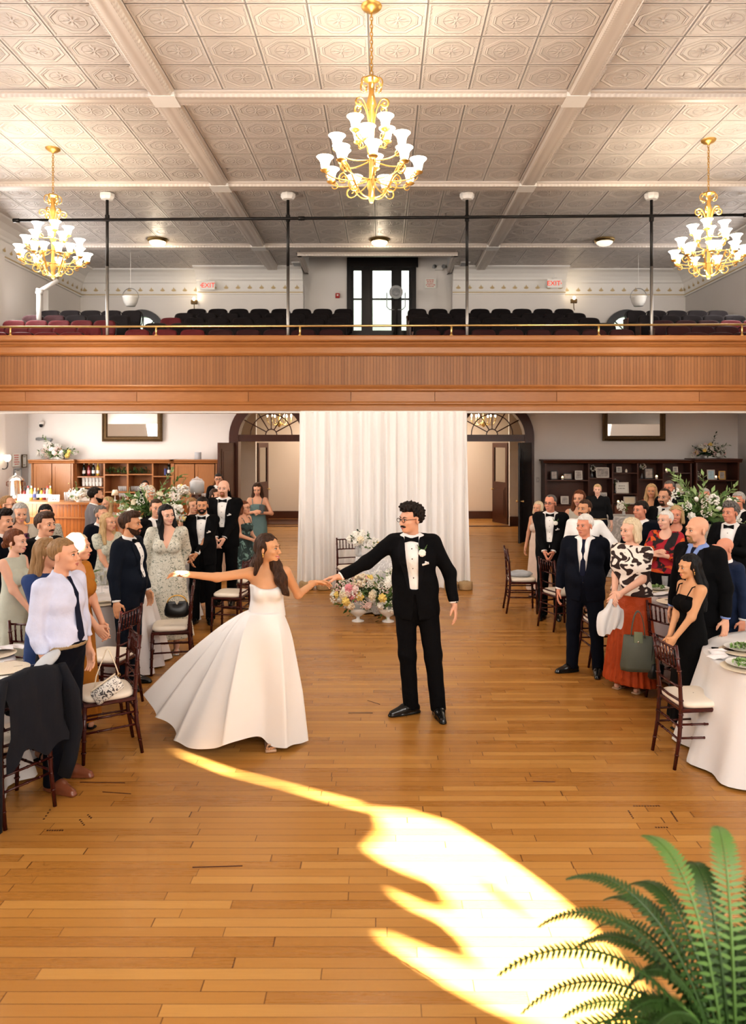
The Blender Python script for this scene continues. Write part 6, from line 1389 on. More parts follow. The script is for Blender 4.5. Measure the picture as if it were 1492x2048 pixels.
for blk, n, x0, dx, mode in (('far-left block',5,-6.32,-.515,'s'),('centre-left block',8,-1.06,-.565,'c'),('centre-right block',8,.92,.565,'c'),('far-right block',5,6.36,.515,'s')):
    for i in range(5):
        for k in range(n):
            Y = 15.1+1.2*i if mode == 'c' else 15.0+.9*i; z = 3.886+.3235*i if mode == 'c' else 3.81+.273*i; x = x0+dx*k; 
            if mode == 's' and blk == 'far-left block' and i == 0: x += 0
            m = 'crimson_shaded'  # velvet copy chosen per seat paints in where light and shade fall
            if blk == 'far-left block': m = 'crimson' if i < 3 else ('crimson_half_shaded' if i == 3 and k > 2 else 'crimson_shaded')
            elif blk == 'far-right block': m = ('crimson' if k > 2 else 'crimson_half_shaded') if i < 3 else 'crimson_shaded'
            elif i == 0: m = 'crimson' if blk == 'centre-left block' and k > 4 else 'crimson_half_shaded'
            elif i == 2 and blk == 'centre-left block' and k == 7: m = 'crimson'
            o = sp if first else copy_tree(sp); first = False
            place(o, (x, Y, z), 0, '%s theatre seat, %s of the %s, %s from the middle aisle' % ({'crimson_shaded':'shade-darkened crimson','crimson_half_shaded':'half-shaded crimson','crimson':'crimson'}[m], ROWN[i], blk, ORD[k]), 'balcony theatre seats')
            recolor(o, m)
# exit signs, sconces, hanging bowls, spot lamp, alarm, notices, vents
def text(s_, size, mat, parent, loc, rot=(PI/2,0,0), name='lettering', ext=.002, align='CENTER'):
    c = bpy.data.curves.new(name, 'FONT'); c.body = s_; c.size = size; c.extrude = ext; c.align_x = align; c.align_y = 'CENTER'; o0 = bpy.data.objects.new(name, c); COL.objects.link(o0); bpy.context.view_layer.update()
    me = bpy.data.meshes.new_from_object(o0.evaluated_get(bpy.context.evaluated_depsgraph_get())); bpy.data.objects.remove(o0); me.materials.clear(); me.materials.append(M[mat]); o = link(name, me, parent, loc); o.rotation_euler = rot; return o
for px, py, ar, lb in ((415,571,-1,'red lettered EXIT sign with arrow at the frieze, left of the middle window'),(1109,567,1,'red lettered EXIT sign with arrow at the frieze, right of the middle window')):
    p = at(px, py, 21.05); t = thing('exit_sign', lb, 'exit sign', p); MB().box((0,0,0), (.42,.05,.25), bev=.012).build('housing', 'exit_face', t); text('EXIT', .19, 'exit_red', t, (.025*-ar,-.028,-.005), ext=.004)
    MB().add([(ar*.172,-.029,.035),(ar*.172,-.029,-.035),(ar*.20,-.029,0)], [(0,1,2)]).build('arrow', 'exit_red', t); MB().box((0,.02,.17), (.12,.06,.03)).tube([(0,.02,.11),(0,.02,.3)], .01, 6).build('mount', 'white_paint', t)
for px, py, lb in ((388,604,'small dark wall sconce, lit, left of the middle window'),(1148,602,'small dark wall sconce, lit, right of the middle window')):
    p = at(px, py, 21.28); p.y = 21.33; t = thing('wall_sconce', lb, 'wall lamp', p); MB().box((0,-.03,0), (.18,.07,.12), bev=.01).build('housing', 'gilt', t); MB().ell((0,-.06,.085), (.035,.035,.05)).build('bulb', 'bulb_glow', t, True); MB().tube([(0,-.03,-.06),(0,-.03,-.20),(.02,-.03,-.26)], .012, 6).build('cord', 'gilt', t); lamp('sconce_light', 'POINT', p+Vector((0,-.12,.2)), 3.5, (1,.80,.55), .05)
for px, lb in ((261,'white bowl lamp hung by a wire above the left seats'),(1277,'white bowl lamp hung by a wire above the right seats')):
    p = at(px, 601, 19.4); t = thing('hanging_bowl_lamp', lb, 'hanging lamp', p); MB().lathe([(.06,-.16),(.12,-.15),(.17,-.05),(.20,.06),(.215,.10),(.20,.10),(.15,.0)], n=22).build('bowl', 'porcelain', t, True)
    MB().tube([(.215*math.cos(a),0,.08+.24*math.sin(a)) for a in np.linspace(0,PI,14)], .010, 6).build('bail', 'pewter', t); MB().tube([(0,0,.32),(0,0,ZC-p.z)], .004, 5).build('wire', 'white_paint', t)
p = at(792, 586, 20.9); t = thing('follow_spot', 'large theatre spotlight on a stand in front of the middle balcony window', 'spotlight', (p.x, p.y, 5.18)); h = p.z-5.18
MB().tube([(0,-.1,h),(0,.45,h+.06)], [.15,.13], 18).build('lamp_barrel', 'iron', t, True); MB().tube([(0,-.14,h),(0,-.08,h)], .19, 22).build('lens_ring', 'grey_plastic', t, 40); MB().ell((0,-.14,h), (.12,.03,.12), 16, 8).build('lens', 'smoky_glass', t, True)
MB().tube([(-.26,.05,h+.02),(-.26,.05,h-.38),(-.18,.05,h-.46),(.18,.05,h-.46),(.26,.05,h-.38),(.26,.05,h+.02)], .014, 6).build('yoke', 'grey_plastic', t); MB().tube([(0,.05,0),(0,.05,h-.2)], .05, 10).build('stand_pole', 'iron', t); MB().lathe([(.3,0),(.28,.04),(.06,.08)], (0,.05,0), 18).build('stand_base', 'iron', t)
p = at(675.5, 592, 21.7); t = thing('fire_alarm', 'red fire alarm box on the wall left of the middle balcony window', 'fire alarm', (p.x, 21.67, p.z)); MB().box((0,-.02,0), (.12,.06,.14), bev=.01).build('housing', 'red_paint', t); MB().box((0,-.052,.01), (.05,.01,.05)).build('pull_handle', 'porcelain', t)
def scribble(parent, w_, z, h_, seed, mat, y=-.0075, rot=0):       # a line of writing too small to read
    rg = random.Random(seed); x = -w_/2; b = MB()
    while x < w_/2-.02: l = rg.uniform(.03, .09)*w_/.28; l = min(l, w_/2-x); b.box((x+l/2, 0, 0), (l, .0015, h_)); x += l+.014
    o = b.build('writing', mat, parent, loc=(0, y, z)); o.rotation_euler = (rot, 0, 0)
def notice(label, loc, rz, w_, h_, lines, mat='red_ink', frame=None):
    t = thing('wall_notice', label, 'sign', loc, rz); MB().box((0,0,0), (w_,.012,h_)).build('sheet', 'paper', t); k = max(1, len(lines))
    for i, l in enumerate(lines): scribble(t, w_*l, h_*(.36-.68*i/max(1, k-1 or 1)), h_*.07, i+k, mat)
    if frame:
        b = MB()
        for x, z, a, c in ((-w_/2,0,.02,h_+.02),(w_/2,0,.02,h_+.02),(0,h_/2,w_+.02,.02),(0,-h_/2,w_+.02,.02)): b.box((x,-.005,z), (a,.025,c))
        b.build('frame', frame, t)
    return t
p = at(861, 567, 21.66); notice('white wall notice with red writing, right of the middle balcony window', p, 0, .34, .28, [.72,.62,.6,.8,.55])
p = at(878, 535, 21.6); t = thing('emergency_light', 'white twin-headed emergency light on the wall by the middle window', 'emergency light', p); MB().box((0,.03,0), (.22,.1,.14), bev=.01).build('housing', 'white_paint', t)
for sx in (-1, 1): MB().tube([(sx*.13,-.06,.02),(sx*.16,.04,.02)], [.06,.04], 12).build('lamp_head', 'grey_plastic', t, True)
for px, py, lb in ((594,555,'small dark slotted vent left of the alcove'),(929,552,'small dark slotted vent right of the alcove')):
    t = thing('ceiling_vent', lb, 'vent', ((px-CX)/F_PX*20.6, 20.6, ZC-.01), 0); MB().box((0,0,0), (.26,.5,.02)).build('vent_frame', 'white_paint', t)
    for k in range(3): MB().box((0,-.15+.15*k,-.012), (.2,.1,.012)).build('slat', 'grey_plastic', t)
t = thing('vent_pipe', 'white elbowed pipe rising along the left balcony side wall', 'pipe', (0,0,0)); p0, p1, p2 = at(78, 640, 17.6), at(78, 583, 17.6), at(104, 556, 17.6); p2.y = 17.9; MB().tube([p0, p1], .055, 12).build('riser', 'white_paint', t, True); MB().tube([p1, p2], .05, 12).build('branch', 'white_paint', t, True); MB().tube([p1-Vector((0,0,.06)), p1+Vector((.02,0,.06))], .08, 12).build('elbow', 'white_paint', t, True)
# ================================================================ BAR AND BACK BAR
path = [(-8.75,16.95),(-7.9,16.45),(-7.3,16.22),(-6.6,16.1),(-5.6,16.1),(-4.62,16.15),(-4.34,16.3),(-4.28,16.6),(-4.28,17.1)]
path = [Vector((*p_, 0)) for p_ in path]
def offset(pts, d):
    out = []
    for i, p in enumerate(pts):
        a = pts[max(i-1, 0)]; b_ = pts[min(i+1, len(pts)-1)]; t_ = (b_-a).normalized(); out.append(p+Vector((t_.y, -t_.x, 0))*d)
    return out
def band(name, d0, d1, z0, z1, mat, par):
    o_, i_ = offset(path, d0), offset(path, d1); n = len(path); V = [p+Vector((0,0,z)) for L_, z in ((o_,z0),(o_,z1),(i_,z1),(i_,z0)) for p in L_]
    F_ = [(k*n+i, k*n+i+1, ((k+1) % 4)*n+i+1, ((k+1) % 4)*n+i) for k in range(4) for i in range(n-1)]+[(0,n,2*n,3*n),(n-1,2*n-1,3*n-1,4*n-1)]; return MB().add(V, F_).build(name, mat, par)
bar = thing('bar_counter', 'long curved oak bar counter with beadboard front, left side under the balcony', 'bar counter', (0,0,0))
band('countertop', .10, -.55, 1.075, 1.12, 'oak', bar); band('upper_panel', .03, -.03, .80, 1.075, 'bar_bead', bar); band('moulding', .055, -.03, .77, .80, 'oak', bar); band('lower_panel', .015, -.03, .12, .77, 'bar_bead', bar); band('plinth', .04, -.03, 0, .12, 'oak', bar); band('inner_shelf', -.03, -.5, .70, .73, 'oak', bar)
YC = 18.02; PXM = F_PX/YC
def cx_(px): return (px-CX)/PXM
def cz_(py): return CAMZ+(HZ-py)/PXM
def cabinet(name, label, x0, x1, ztop, cols, mat, matp, doors=(), lower=True, ystep=0, z0=0):
    t = thing(name, label, 'cabinet', ((x0+x1)/2, YC-ystep, 0)); xm = (x0+x1)/2; X0, X1 = x0-xm, x1-xm; D = YB-.03-YC+ystep; b = MB()
    b.box((X0+.02,D/2,ztop/2), (.04,D,ztop)).box((X1-.02,D/2,ztop/2), (.04,D,ztop)).box((0,D-.01,ztop/2), (X1-X0-.02,.02,ztop-.01)).box((0,D/2,ztop-.02), (X1-X0-.05,D-.01,.04)); b.build('carcass', mat, t)
    MB().ext([(0,ztop-.06),(.03,ztop-.05),(.04,ztop-.02),(.07,ztop+.015),(.07,ztop+.035),(-D,ztop+.035),(-D,ztop+.0),(0,ztop)], (X1+.05,0,0), (X0-.05,0,0)).build('cornice', mat, t)
    for xd, shelves, xe in cols:
        if xd is not None: MB().box((xd-xm, D/2, ztop/2), (.035,D-.02,ztop-.05)).build('divider', mat, t)
        a, e = xe
        for z in shelves: MB().box(((a+e)/2-xm, D/2, z), (e-a-.02,D-.03,.028)).build('shelf', mat, t)
    for a, e, za, zb_ in doors:
        d = MB().poly([(a-xm,za),(e-xm,za),(e-xm,zb_),(a-xm,zb_)], [[(a-xm+.07,za+.07),(e-xm-.07,za+.07),(e-xm-.07,zb_-.07),(a-xm+.07,zb_-.07)]], lambda u, v, w: (u, -.012+w, v), thick=.022).build('cabinet_door', matp, t)
        MB().box(((a+e)/2-xm, .003, (za+zb_)/2), (e-a-.12,.012,zb_-za-.12), bev=.003).build('door_panel', matp, d); MB().ell((e-xm-.04,-.022,(za+zb_)/2), (.014,.014,.014)).build('knob', 'brass', d)
    return t
wood('cab_oak', (.52,.235,.09), (.36,.14,.045), .35, 'Z'); wood('cab_oak_dark', (.20,.065,.03), (.12,.036,.015), .4, 'Z')
x = [cx_(v) for v in (67,150,208,255,305,345,434)]
cabinet('wall_cabinet', 'tall oak cabinet with two panelled doors in the left corner behind the bar', x[0], x[1], cz_(922), [], 'cab_oak', 'cab_oak', [(x[0]+.06,(x[0]+x[1])/2-.01,.95,cz_(927)),((x[0]+x[1])/2+.01,x[1]-.05,.95,cz_(927)),(x[0]+.06,(x[0]+x[1])/2-.01,.1,.9),((x[0]+x[1])/2+.01,x[1]-.05,.1,.9)], ystep=.12)
sc_ = [[cz_(954),cz_(975),.98],[cz_(950),cz_(984.5)],[cz_(949),cz_(985)],[cz_(953),cz_(985)]]
cabinet('back_bar_shelves', 'open oak back bar shelves holding wine bottles, cups and greenery', x[1], x[5], cz_(922), [(x[2],sc_[0],(x[1],x[2])),(x[3],sc_[1],(x[2],x[3])),(x[4],sc_[2],(x[3],x[4])),(None,sc_[3],(x[4],x[5]))], 'cab_oak', 'cab_oak')
cabinet('wall_cabinet', 'oak cabinet with two panelled doors beside the open door leaf, end of back bar', x[5], x[6], cz_(922), [], 'cab_oak', 'cab_oak', [(x[5]+.06,(x[5]+x[6])/2-.01,.95,cz_(928)),((x[5]+x[6])/2+.01,x[6]-.06,.95,cz_(928))])
def shelf_pt(px, py, y=18.2): return Vector(((px-CX)/F_PX*18.02*(y/18.02), y, cz_(py)+.016))
def mk_bottle(kind, body, label_, cap):
    t = thing('bottle', 'x', 'bottle'); pr = {'wine': [(.036,0),(.038,.01),(.038,.19),(.03,.225),(.014,.25),(.0135,.31)], 'spirit': [(.04,0),(.042,.01),(.042,.15),(.035,.18),(.015,.20),(.015,.26)], 'can': [(.03,0),(.033,.01),(.033,.15),(.028,.16),(.02,.162)]}[kind]
    MB().lathe(pr, n=12).build('body', body, t, 50); z = pr[3][1]
    MB().lathe([(pr[1][0]+.001,.05),(pr[1][0]+.001,.13)], n=12).build('label_band', label_, t); 
    if kind != 'can': MB().lathe([(pr[-1][0]+.002,pr[-1][1]-.04),(pr[-1][0]+.002,pr[-1][1]+.005)], n=10).build('cap', cap, t)
    return t
for i, (px, py, k, bd, lbm, cp, lb) in enumerate(((168,953,'wine','bottle_dark','paper','paper','dark wine bottle with pale label, first on the back bar shelf'),(178,953,'wine','bottle_red','flower_pink','gold','red wine bottle with gold cap on the back bar shelf'),(187,953,'wine','bottle_dark','paper','bottle_dark','dark wine bottle with low white label on the back bar shelf'),(196,953,'wine','bottle_gold','paper','flower_yellow','golden wine bottle with yellow cap on the back bar shelf'),(331,952,'can','bottle_blue','bottle_blue','paper','blue can on the shelf left of the right oak cabinet'),(338,952,'wine','bottle_dark','paper','paper','wine bottle between two cans on the back bar'),(345,952,'can','bottle_dark','grey_cloth','paper','dark can with pale band on the back bar'))):
    nm = 'bot'+k+bd+lbm; once(nm, lambda: mk_bottle(k, bd, lbm, cp), lb, 'bottle', shelf_pt(px, py), i, 'bottles on the back bar shelves')
def mk_cup(): return MB().lathe([(.032,0),(.034,.005),(.042,.10),(.043,.105),(.039,.105),(.03,.01)], n=14).build('paper_cup', 'porcelain', None, True)
for r_ in range(2):
    for k in range(6): once('cup', mk_cup, 'white cup, %s from left in the %s row of stacked cups on the back bar' % (ORD[k], ('lower','upper')[r_]), 'cup', shelf_pt(167.5+k*6.9, 974.2, 18.16)+Vector((0,0,.107*r_)), 0, 'white cups stacked on the back bar shelf')
rgn = random.Random(5)
for px, w_, lb in ((237,.22,'leafy green garland on the second back bar shelf'),(282,.24,'leafy green garland on the third back bar shelf')):
    b = MB(); p = shelf_pt(px, 949.5)
    for k in range(26): a = Vector((rgn.uniform(-w_,w_), rgn.uniform(-.10,.06), .015)); leafy(b, a, a+Vector((rgn.uniform(-.1,.1), rgn.uniform(-.1,0), rgn.uniform(.03,.16))), 7, .05, rgn, rgn.randrange(2))
    tag(b.build('greenery_garland', ['leaf_dark','leaf'], loc=p), lb, 'garland')
for px, n, lb in ((247,4,'second'),(272,7,'third')):
    for k in range(n): once('tumbler_s', lambda: MB().lathe([(.028,0),(.034,.12),(.032,.12),(.026,.008)], n=12).build('tumbler', 'water_glass', None, True), 'clear tumbler, %s in the row on the lower %s back bar shelf' % (ORD[k], lb), 'glass', shelf_pt(px-8+k*4.2, 984.3), 0, 'clear tumblers on the back bar')
# things standing on the bar
def bp(px, Y=16.45, z=1.121): return Vector(((px-CX)/F_PX*Y, Y, z))
t = thing('coffee_urn', 'tall polished steel coffee urn at the left end of the bar', 'urn', (-8.36, 16.85, 1.121)); MB().lathe([(.15,0),(.16,.02),(.155,.06),(.15,.42),(.17,.44),(.165,.47),(.10,.53),(.03,.56),(.02,.60)], n=24).build('tank', 'steel', t, 50); MB().tube([(.0,-.15,.10),(0,-.24,.09),(0,-.24,.05)], .016, 8).build('spigot', 'black_plastic', t)
for sx in (-1, 1): MB().tube([(sx*.15,0,.30),(sx*.21,0,.32),(sx*.21,0,.40),(sx*.15,0,.42)], .012, 6).build('handle', 'bookcase_wood', t)
SP = [('spirit','bottle_dark','paper','gold'),('spirit','bottle_gold','paper','bottle_dark'),('spirit','bottle_red','paper','bottle_dark'),('wine','water_glass','paper','red_paint'),('wine','bottle_gold','flower_cream','paper'),('spirit','water_glass','bottle_blue','paper')]
for i, px in enumerate((35,42,49,56,63,70,77,83,89,95,101,34,46)):
    k, bd, lbm, cp = SP[i % 6]; nm = 'bb'+str(i % 6); once(nm, lambda: mk_bottle(k, bd, lbm, cp), 'small spirit bottle, %s of the line along the bar top beside the coffee urn' % ORD[i], 'bottle', bp(px, 16.85-.0*(i % 2)+(.1 if i > 10 else 0)), i, 'spirit bottles along the bar top')
def stand_card(px, w_, h_, lb, lines, Y=16.3): 
    t = thing('table_sign', lb, 'sign', bp(px, Y)); MB().box((0,.02,h_/2), (w_,.012,h_), Euler((-.12,0,0)).to_matrix()).build('card', 'paper', t)
    for i, l in enumerate(lines): scribble(t, l, h_*(.62-i*.3), .018, i, 'dark_ink', .0125+(h_*(.62-i*.3)-h_/2)*.12, -.12)
    return t
stand_card(107, .25, .15, 'white bar sign card with two short lines of writing', [.06,.12]); stand_card(46, .26, .14, 'plain white card box near the coffee urn on the bar', [], 16.5)
stand_card(170, .20, .24, 'pale upright card behind flowers at the bar middle', [], 16.5); stand_card(352, .20, .26, 'pale upright card among flowers at the bar right end', [], 16.5)
for i, px in enumerate((131,136,142,146)): once('tall_glass', lambda: MB().lathe([(.03,0),(.036,.20),(.034,.20),(.028,.01)], n=12).build('tall_tumbler', 'water_glass', None, True), 'tall clear tumbler, %s of the four beside the bar sign card' % ORD[i], 'glass', bp(px, 16.42), 0, 'tall tumblers by the bar sign')
for i, px in enumerate((240,245,250,255,405,410,415)): once('stem_s', lambda: MB().lathe([(.032,0),(.006,.01),(.005,.07),(.035,.12),(.032,.17),(.030,.17),(.03,.12),(.004,.08)], n=12).build('stemmed_glass', 'water_glass', None, True), 'stemmed glass on the bar, %s from the left' % ORD[i], 'glass', bp(px, 16.5), 0, 'stemmed glasses on the bar')
t = thing('table_lamp', 'small white table lamp with tapered shade on the bar', 'lamp', bp(230, 16.45)); MB().lathe([(.06,0),(.055,.015),(.012,.03),(.012,.14)], n=16).build('base', 'white_paint', t, 40); MB().lathe([(.08,.13),(.05,.25),(.048,.25),(.077,.13)], n=18).build('lamp_shade', 'flower_cream', t, True)
t = thing('drink_dispenser', 'round glass beverage dispenser with lid at the bar right end', 'dispenser', bp(394, 16.55)); MB().lathe([(.13,.14),(.165,.20),(.165,.42),(.12,.47),(.11,.47),(.155,.42),(.155,.2),(.02,.15)], n=22).build('jar', 'water_glass', t, True); MB().lathe([(.15,.17),(.152,.2),(.152,.38),(.15,.381)], n=20).build('drink', 'smoky_glass', t, True); MB().lathe([(.12,.47),(.125,.485),(.04,.51),(.02,.54),(.005,.545)], n=18).build('lid', 'glass', t, True); MB().lathe([(.12,0),(.13,.01),(.12,.14),(.11,.14)], n=18).build('stand', 'bookcase_wood', t, 40); MB().tube([(0,-.165,.2),(0,-.21,.2),(0,-.21,.16)], .012, 6).build('spigot', 'steel', t)
bar_fl = [('hyd',1),('rose',5),('cream',3),('spray',5),('tulip',2)]
arrangement('flowers with white blooms at the bar middle in front of the pale card', bp(160, 16.28), bar_fl, (.20,.12,.16), (0,0,.13), 14, .07, vase=compote, seed=41, sprays=(((-.08,0,.30),12),)); arrangement('flowers with white and yellow blooms at the bar right end', bp(357, 16.3), bar_fl+[('ytulip',2),('blush',3)], (.24,.12,.20), (0,0,.16), 16, .07, vase=compote, seed=42, sprays=(((.16,0,.36),14),))
b = MB().lathe([(.075,0),(.08,.01),(.08,.17),(.07,.18)], n=20).build('canister', 'grey_cloth', None, 40, loc=at(396, 915.5, 18.2)); tag(b, 'pale grey round canister on top of the back bar cabinet', 'canister'); b.location.z = cz_(922)+.036
# ================================================================ BOOKCASE WITH FRAMES
X = [cx_(v) for v in (1090,1178,1226,1276,1327,1384,1388,1474)]
cabinet('bookcase', 'long dark wood bookcase with framed photographs along the right back wall', X[0], X[5], cz_(922), [(X[1],[cz_(961)],(X[0],X[1])),(X[2],[cz_(957)],(X[1],X[2])),(X[3],[cz_(946.5),cz_(988.5)],(X[2],X[3])),(X[4],[cz_(959.5)],(X[3],X[4])),(None,[cz_(946.5),cz_(989)],(X[4],X[5]))], 'bookcase_wood', 'cab_oak_dark', [(X[i]+.03,X[i+1]-.03,.1,cz_(1012)) for i in range(5)])
cabinet('bookcase', 'dark wood end bookcase unit standing in the right corner, taller cornice', X[6], X[7], cz_(920), [(None,[cz_(960.5),cz_(1010)],(X[6],X[7]))], 'bookcase_wood', 'cab_oak_dark', [(X[6]+.05,(X[6]+X[7])/2-.01,.1,cz_(1014)),((X[6]+X[7])/2+.01,X[7]-.05,.1,cz_(1014))], ystep=.12)
for i in range(5): 
    o = MB().box(((X[i]+X[i+1])/2, 18.22, cz_(1010)), (X[i+1]-X[i]-.05,.40,.03)).build('shelf', 'bookcase_wood', bpy.data.objects['bookcase']); o.location = -bpy.data.objects['bookcase'].location
def frame(px, pb, w_, h_, fm, pm, lb, lines=(), Y=18.14, z=None):
    p = Vector(((px-CX)/F_PX*18.1, Y, (z if z is not None else cz_(pb)+.0155))); t = thing('picture_frame', lb, 'picture frame', p, 0, None); rt = Euler((-.12,0,0)).to_matrix(); b = MB(); f = .022
    for x_, z_, a, c in ((-w_/2,0,f,h_+f),(w_/2,0,f,h_+f),(0,h_/2,w_+f,f),(0,-h_/2,w_+f,f)): b.box(rt@Vector((x_,0,z_))+Vector((0,0,h_/2+.01)), (a,.02,c), rt)
    b.build('frame', fm, t); MB().box((0,.006,h_/2+.01), (w_,.008,h_), rt).build('picture', pm, t)
    for i, l in enumerate(lines): scribble(t, l, h_/2+.01+h_*(.18-.25*i), .012, i, 'dark_ink', .001+h_*(.18-.25*i)*.12, -.12)
FRM = [(1109,961,.15,.20,'black_frame','photo_paper','small dark frame, first on the upper left bookcase shelf'),(1136,961,.20,.14,'black_frame','photo_paper','wide dark frame beside a candle, upper left bookcase shelf'),(1158,961,.16,.20,'silver_frame','photo_paper','pale framed photo at the end of the upper left bookcase shelf'),
 (1206,957,.30,.23,'silver_frame','photo_paper','wide pale frame with group photo, second bookcase bay'),(1239,946.5,.11,.12,'silver_frame','photo_paper','tiny frame on the top middle bookcase shelf'),(1245,988.5,.30,.25,'silver_frame','paper','cream sign frame with writing on the middle bookcase shelf'),(1260,1010,.27,.16,'silver_frame','flower_cream','wide bright frame low in the middle bookcase bay'),
 (1206,1010,.20,.26,'silver_frame','grey_damask','tall pale frame on the low shelf of the second bay'),(1130,1010,.17,.17,'silver_frame','photo_paper','square frame on the low left bookcase shelf'),(1299,959.5,.20,.25,'black_frame','photo_paper','frame with wedding photo in the fourth bookcase bay'),(1352,946.5,.10,.12,'silver_frame','photo_paper','small ornate frame high in the fifth bookcase bay'),
 (1361,989,.18,.22,'silver_frame','flower_cream','pale frame behind tulips in the fifth bookcase bay'),(1419,960.5,.17,.22,'silver_frame','blue_photo','white frame with pale blue picture in the end bookcase unit'),(1441,960.5,.14,.19,'gold','photo_paper','gilt framed portrait in the end bookcase unit'),(1436,1010,.19,.20,'black_frame','photo_paper','dark frame low in the end bookcase unit'),(1449,1010,.16,.13,'silver_frame','photo_paper','wide pale frame low in the end bookcase unit')]
for px, pb, w_, h_, fm, pm, lb in FRM: frame(px, pb, w_, h_, fm, pm, lb, [.16,.2] if 'writing' in lb else (), Y=18.02 if 'end bookcase' in lb else 18.14)
for px, pb, lb in ((1126,961,'lit votive candle on the upper left bookcase shelf'),(1254,946.5,'small unlit-looking votive on the top middle bookcase shelf'),(1238,1010,'lit votive candle low in the middle bookcase bay'),(1315,959.5,'lit votive candle beside the wedding photo'),(1335,946.5,'lit votive candle high in the fifth bookcase bay'),(1434,960.5,'lit votive candle between frames in the end unit')):
    t = thing('votive_candle', lb, 'candle', Vector(((px-CX)/F_PX*18.0, 18.06, cz_(pb)+.0155)), 0, None); MB().lathe([(.026,0),(.032,.06),(.029,.06),(.022,.008)], n=12).build('holder', 'candle_wax', t, True); MB().ell((0,0,.062), (.022,.022,.030)).build('candle_flame', 'flame' if 'unlit' not in lb else 'candle_wax', t, True)
for px, pb, h_, lb in ((1185,957,.22,'small dark bud vase in the second bookcase bay'),(1285,959.5,.26,'bud vase with sprig in the fourth bookcase bay'),(1397,960.5,.18,'small figurine-like vase in the end bookcase unit'),(1232,988.5,.24,'dark bud vase beside the writing frame')):
    arrangement(lb, Vector(((px-CX)/F_PX*18.1, 18.14, cz_(pb)+.0155)), [('spray',1)], (.04,.03,.08), (0,0,h_), 3, .04, mats=('leaf_dark','leaf'), vase=lambda t: MB().lathe([(.025,0),(.03,.05),(.012,.10),(.016,.13)], n=12).build('vase', 'smoky_glass', t, True), seed=int(px))
arrangement('small flowers and candle glass on the tall cocktail table', (4.36, 13.4, 1.09), [('spray',2),('rose',1)], (.06,.05,.08), (0,0,.16), 6, .05, vase=clear_cyl(.10,.03), seed=77)
# mirrors
for x0, x1, yb_, lb in ((205,325,883,'gilt framed wall mirror above the bar shelves, upper part behind the balcony'),(1205,1330,882,'dark gilt framed wall mirror above the bookcase, upper part behind the balcony')):
    a, e = (x0-CX)/F_PX*18.45, (x1-CX)/F_PX*18.45; z0 = CAMZ+(HZ-yb_)/F_PX*18.45; t = thing('wall_mirror', lb, 'mirror', ((a+e)/2, 18.46, z0)); w_ = (e-a)/2; h_ = .95; f = .13; b = MB()
    prof = [(0,0),(.0,.05),(.03,.075),(.06,.05),(.10,.055),(.13,.02),(.13,0)]; rings = []
    for o_, d_ in prof: rings.append([(-w_+o_,-d_,o_),(w_-o_,-d_,o_),(w_-o_,-d_,h_-o_),(-w_+o_,-d_,h_-o_)])
    b.add([p for r_ in rings for p in r_], [(k*4+i, k*4+(i+1) % 4, (k+1)*4+(i+1) % 4, (k+1)*4+i) for k in range(6) for i in range(4)]); b.build('frame', 'gilt', t); MB().box((0,-.012,h_/2), (2*w_-.22,.01,h_-.22)).build('mirror_glass', 'mirror', t)
# notices on the left side wall, camera on the back wall
def sidewall(px, py): Y = W*F_PX/(CX-px); return Vector((-W+.03, Y, CAMZ+(HZ-py)/F_PX*Y))
notice('white wall notice with red writing on the left side wall by the bar', sidewall(31, 920)+Vector((-.01,0,0)), PI/2, .36, .32, [.66,.6,.56,.7,.5]); notice('narrow framed certificate on the left side wall by the bar', sidewall(46, 922), PI/2, .22, .30, [.6,.5], 'dark_ink', 'gilt'); notice('faint grey paper on the left side wall under the notices', sidewall(33, 948), PI/2, .30, .24, [.5], 'dark_ink', 'grey_plastic')
p = at(82, 850, 18.4); t = thing('security_camera', 'small white and black dome camera on the wall above the bar corner', 'camera', (p.x, 18.475, p.z)); MB().box((0,0,.05), (.05,.05,.05)).build('mount', 'white_paint', t); MB().lathe([(.06,.02),(.06,.07),(.04,.09)], (0,-.06,0), 16).build('housing', 'white_paint', t, True); MB().ell((0,-.07,-.01), (.045,.045,.05)).build('lens_dome', 'black_plastic', t, True)
p = at(95, 878, 18.4); t = thing('wall_conduit', 'short grey horn shaped fitting on the wall above the bar corner flowers', 'fitting', (p.x-.2, 18.47, p.z)); MB().tube([(-.1,-.03,0),(.2,-.03,0),(.28,-.05,-.03)], [.035,.03,.05], 10).build('pipe_body', 'grey_plastic', t, True); MB().tube([(-.04,-.0,0),(-.04,-.05,0)], .045, 10).build('mount', 'grey_plastic', t)
p = at(1077, 960, 18.4); t = thing('light_switch', 'switch plate on the wall between arch and bookcase', 'switch', (p.x, 18.49, p.z)); MB().box((0,-.004,0), (.08,.01,.13), bev=.003).build('plate', 'plaster_grey', t); MB().box((0,-.012,0), (.02,.012,.035)).build('toggle', 'paper', t)
p = at(4, 925, 17.3); t = thing('wall_lamp', 'glowing wall lamp on scroll bracket at the left picture edge above the urn', 'wall lamp', (-8.72, 17.06, 2.0)); MB().tube(bez((-.12,0,-.15),(.02,0,-.25),(.10,0,-.15),(.06,0,-.02)), .012, 6).build('bracket', 'iron', t, True); MB().lathe([(.03,0),(.07,.05),(.08,.12),(.05,.16)], (.06,0,-.02), 14).build('lamp_shade', 'dome_glow', t, True)
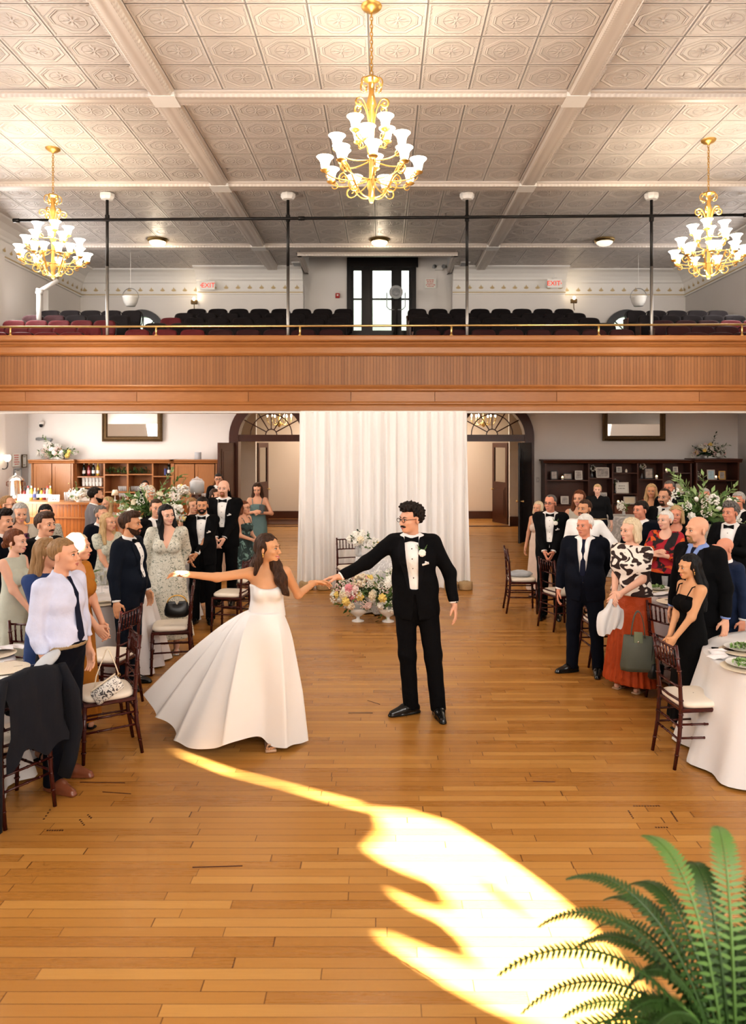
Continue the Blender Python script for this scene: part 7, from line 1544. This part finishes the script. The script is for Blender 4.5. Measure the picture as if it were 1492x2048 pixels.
# ================================================================ FERN IN THE FOREGROUND
rgf = random.Random(12); fc = Vector((.86, 1.78, .80)); fern = thing('potted_fern', 'big green fern with arching fronds in the near corner, out of focus', 'fern', (fc.x, fc.y, .0))
MB().lathe([(.14,.0),(.16,.02),(.13,.30),(.11,.6),(.15,.70),(.17,.90),(.155,.90),(.13,.8)], n=24).build('pedestal_pot', 'wicker', fern, 40)
def frond(az, reach, rise, droop, n=30, mi=0, w_=.055):
    u = Vector((math.cos(az), math.sin(az), 0)); s_ = Vector((-u.y, u.x, 0)); b = MB(); p0 = u*.04+Vector((0,0,.84)); pts = bez(p0, p0+u*reach*.25+Vector((0,0,rise)), p0+u*reach*.7+Vector((0,0,rise*1.05)), p0+u*reach+Vector((0,0,rise-droop)), n)
    b.tube(pts, [.0045*(1-.8*i/n)+.0008 for i in range(n+1)], 5)
    for i in range(2, n):
        t_ = i/n; d = (pts[min(i+1,n)]-pts[i-1]).normalized(); l = w_*math.sin(PI*min(1, .12+t_*.88))**.75*(1-.35*t_)+.008
        for sg in (-1, 1):
            o = (s_*sg*.92+d*.35+Vector((0,0,-.12+.1*rgf.random()))).normalized(); q = pts[i]; nn = d*.0058
            b.add([q-nn*.4, q+o*l*.35-nn*.95, q+o*l*.75-nn*.55, q+o*l, q+o*l*.7+nn*.6, q+o*l*.3+nn*1.0, q+nn*.4], [(0,1,5,6),(1,2,4,5),(2,3,4)])
    return b.build('frond', 'fern_pale' if mi else 'fern_green', fern)
for k in range(60):
    a = rgf.uniform(0, 2*PI); r_ = rgf.uniform(.22, .46); frond(a, r_, rgf.uniform(.04, .30), rgf.uniform(.05, .30), 36, rgf.random() < .2, rgf.uniform(.036, .05))
for a, r_, ri, dr in ((PI*.97,.54,.36,.12),(PI*.93,.48,.26,.16),(PI*1.02,.50,.24,.20),(PI*.80,.40,.42,.06),(PI*.62,.30,.47,.02),(PI*.42,.26,.50,.01),(PI*.2,.30,.52,.04),(PI*.9,.44,.40,.10),(PI*.72,.34,.36,.08),(PI*1.05,.46,.16,.2),(PI*.52,.24,.44,.05),(PI*.3,.34,.42,.06),(PI*.08,.40,.40,.06),(PI*.68,.30,.40,.08),(PI*.85,.36,.32,.10),(PI*.1,.34,.28,.10),(PI*1.9,.36,.34,.08)): frond(a, r_, ri, dr, 42, ri > .45, .044)
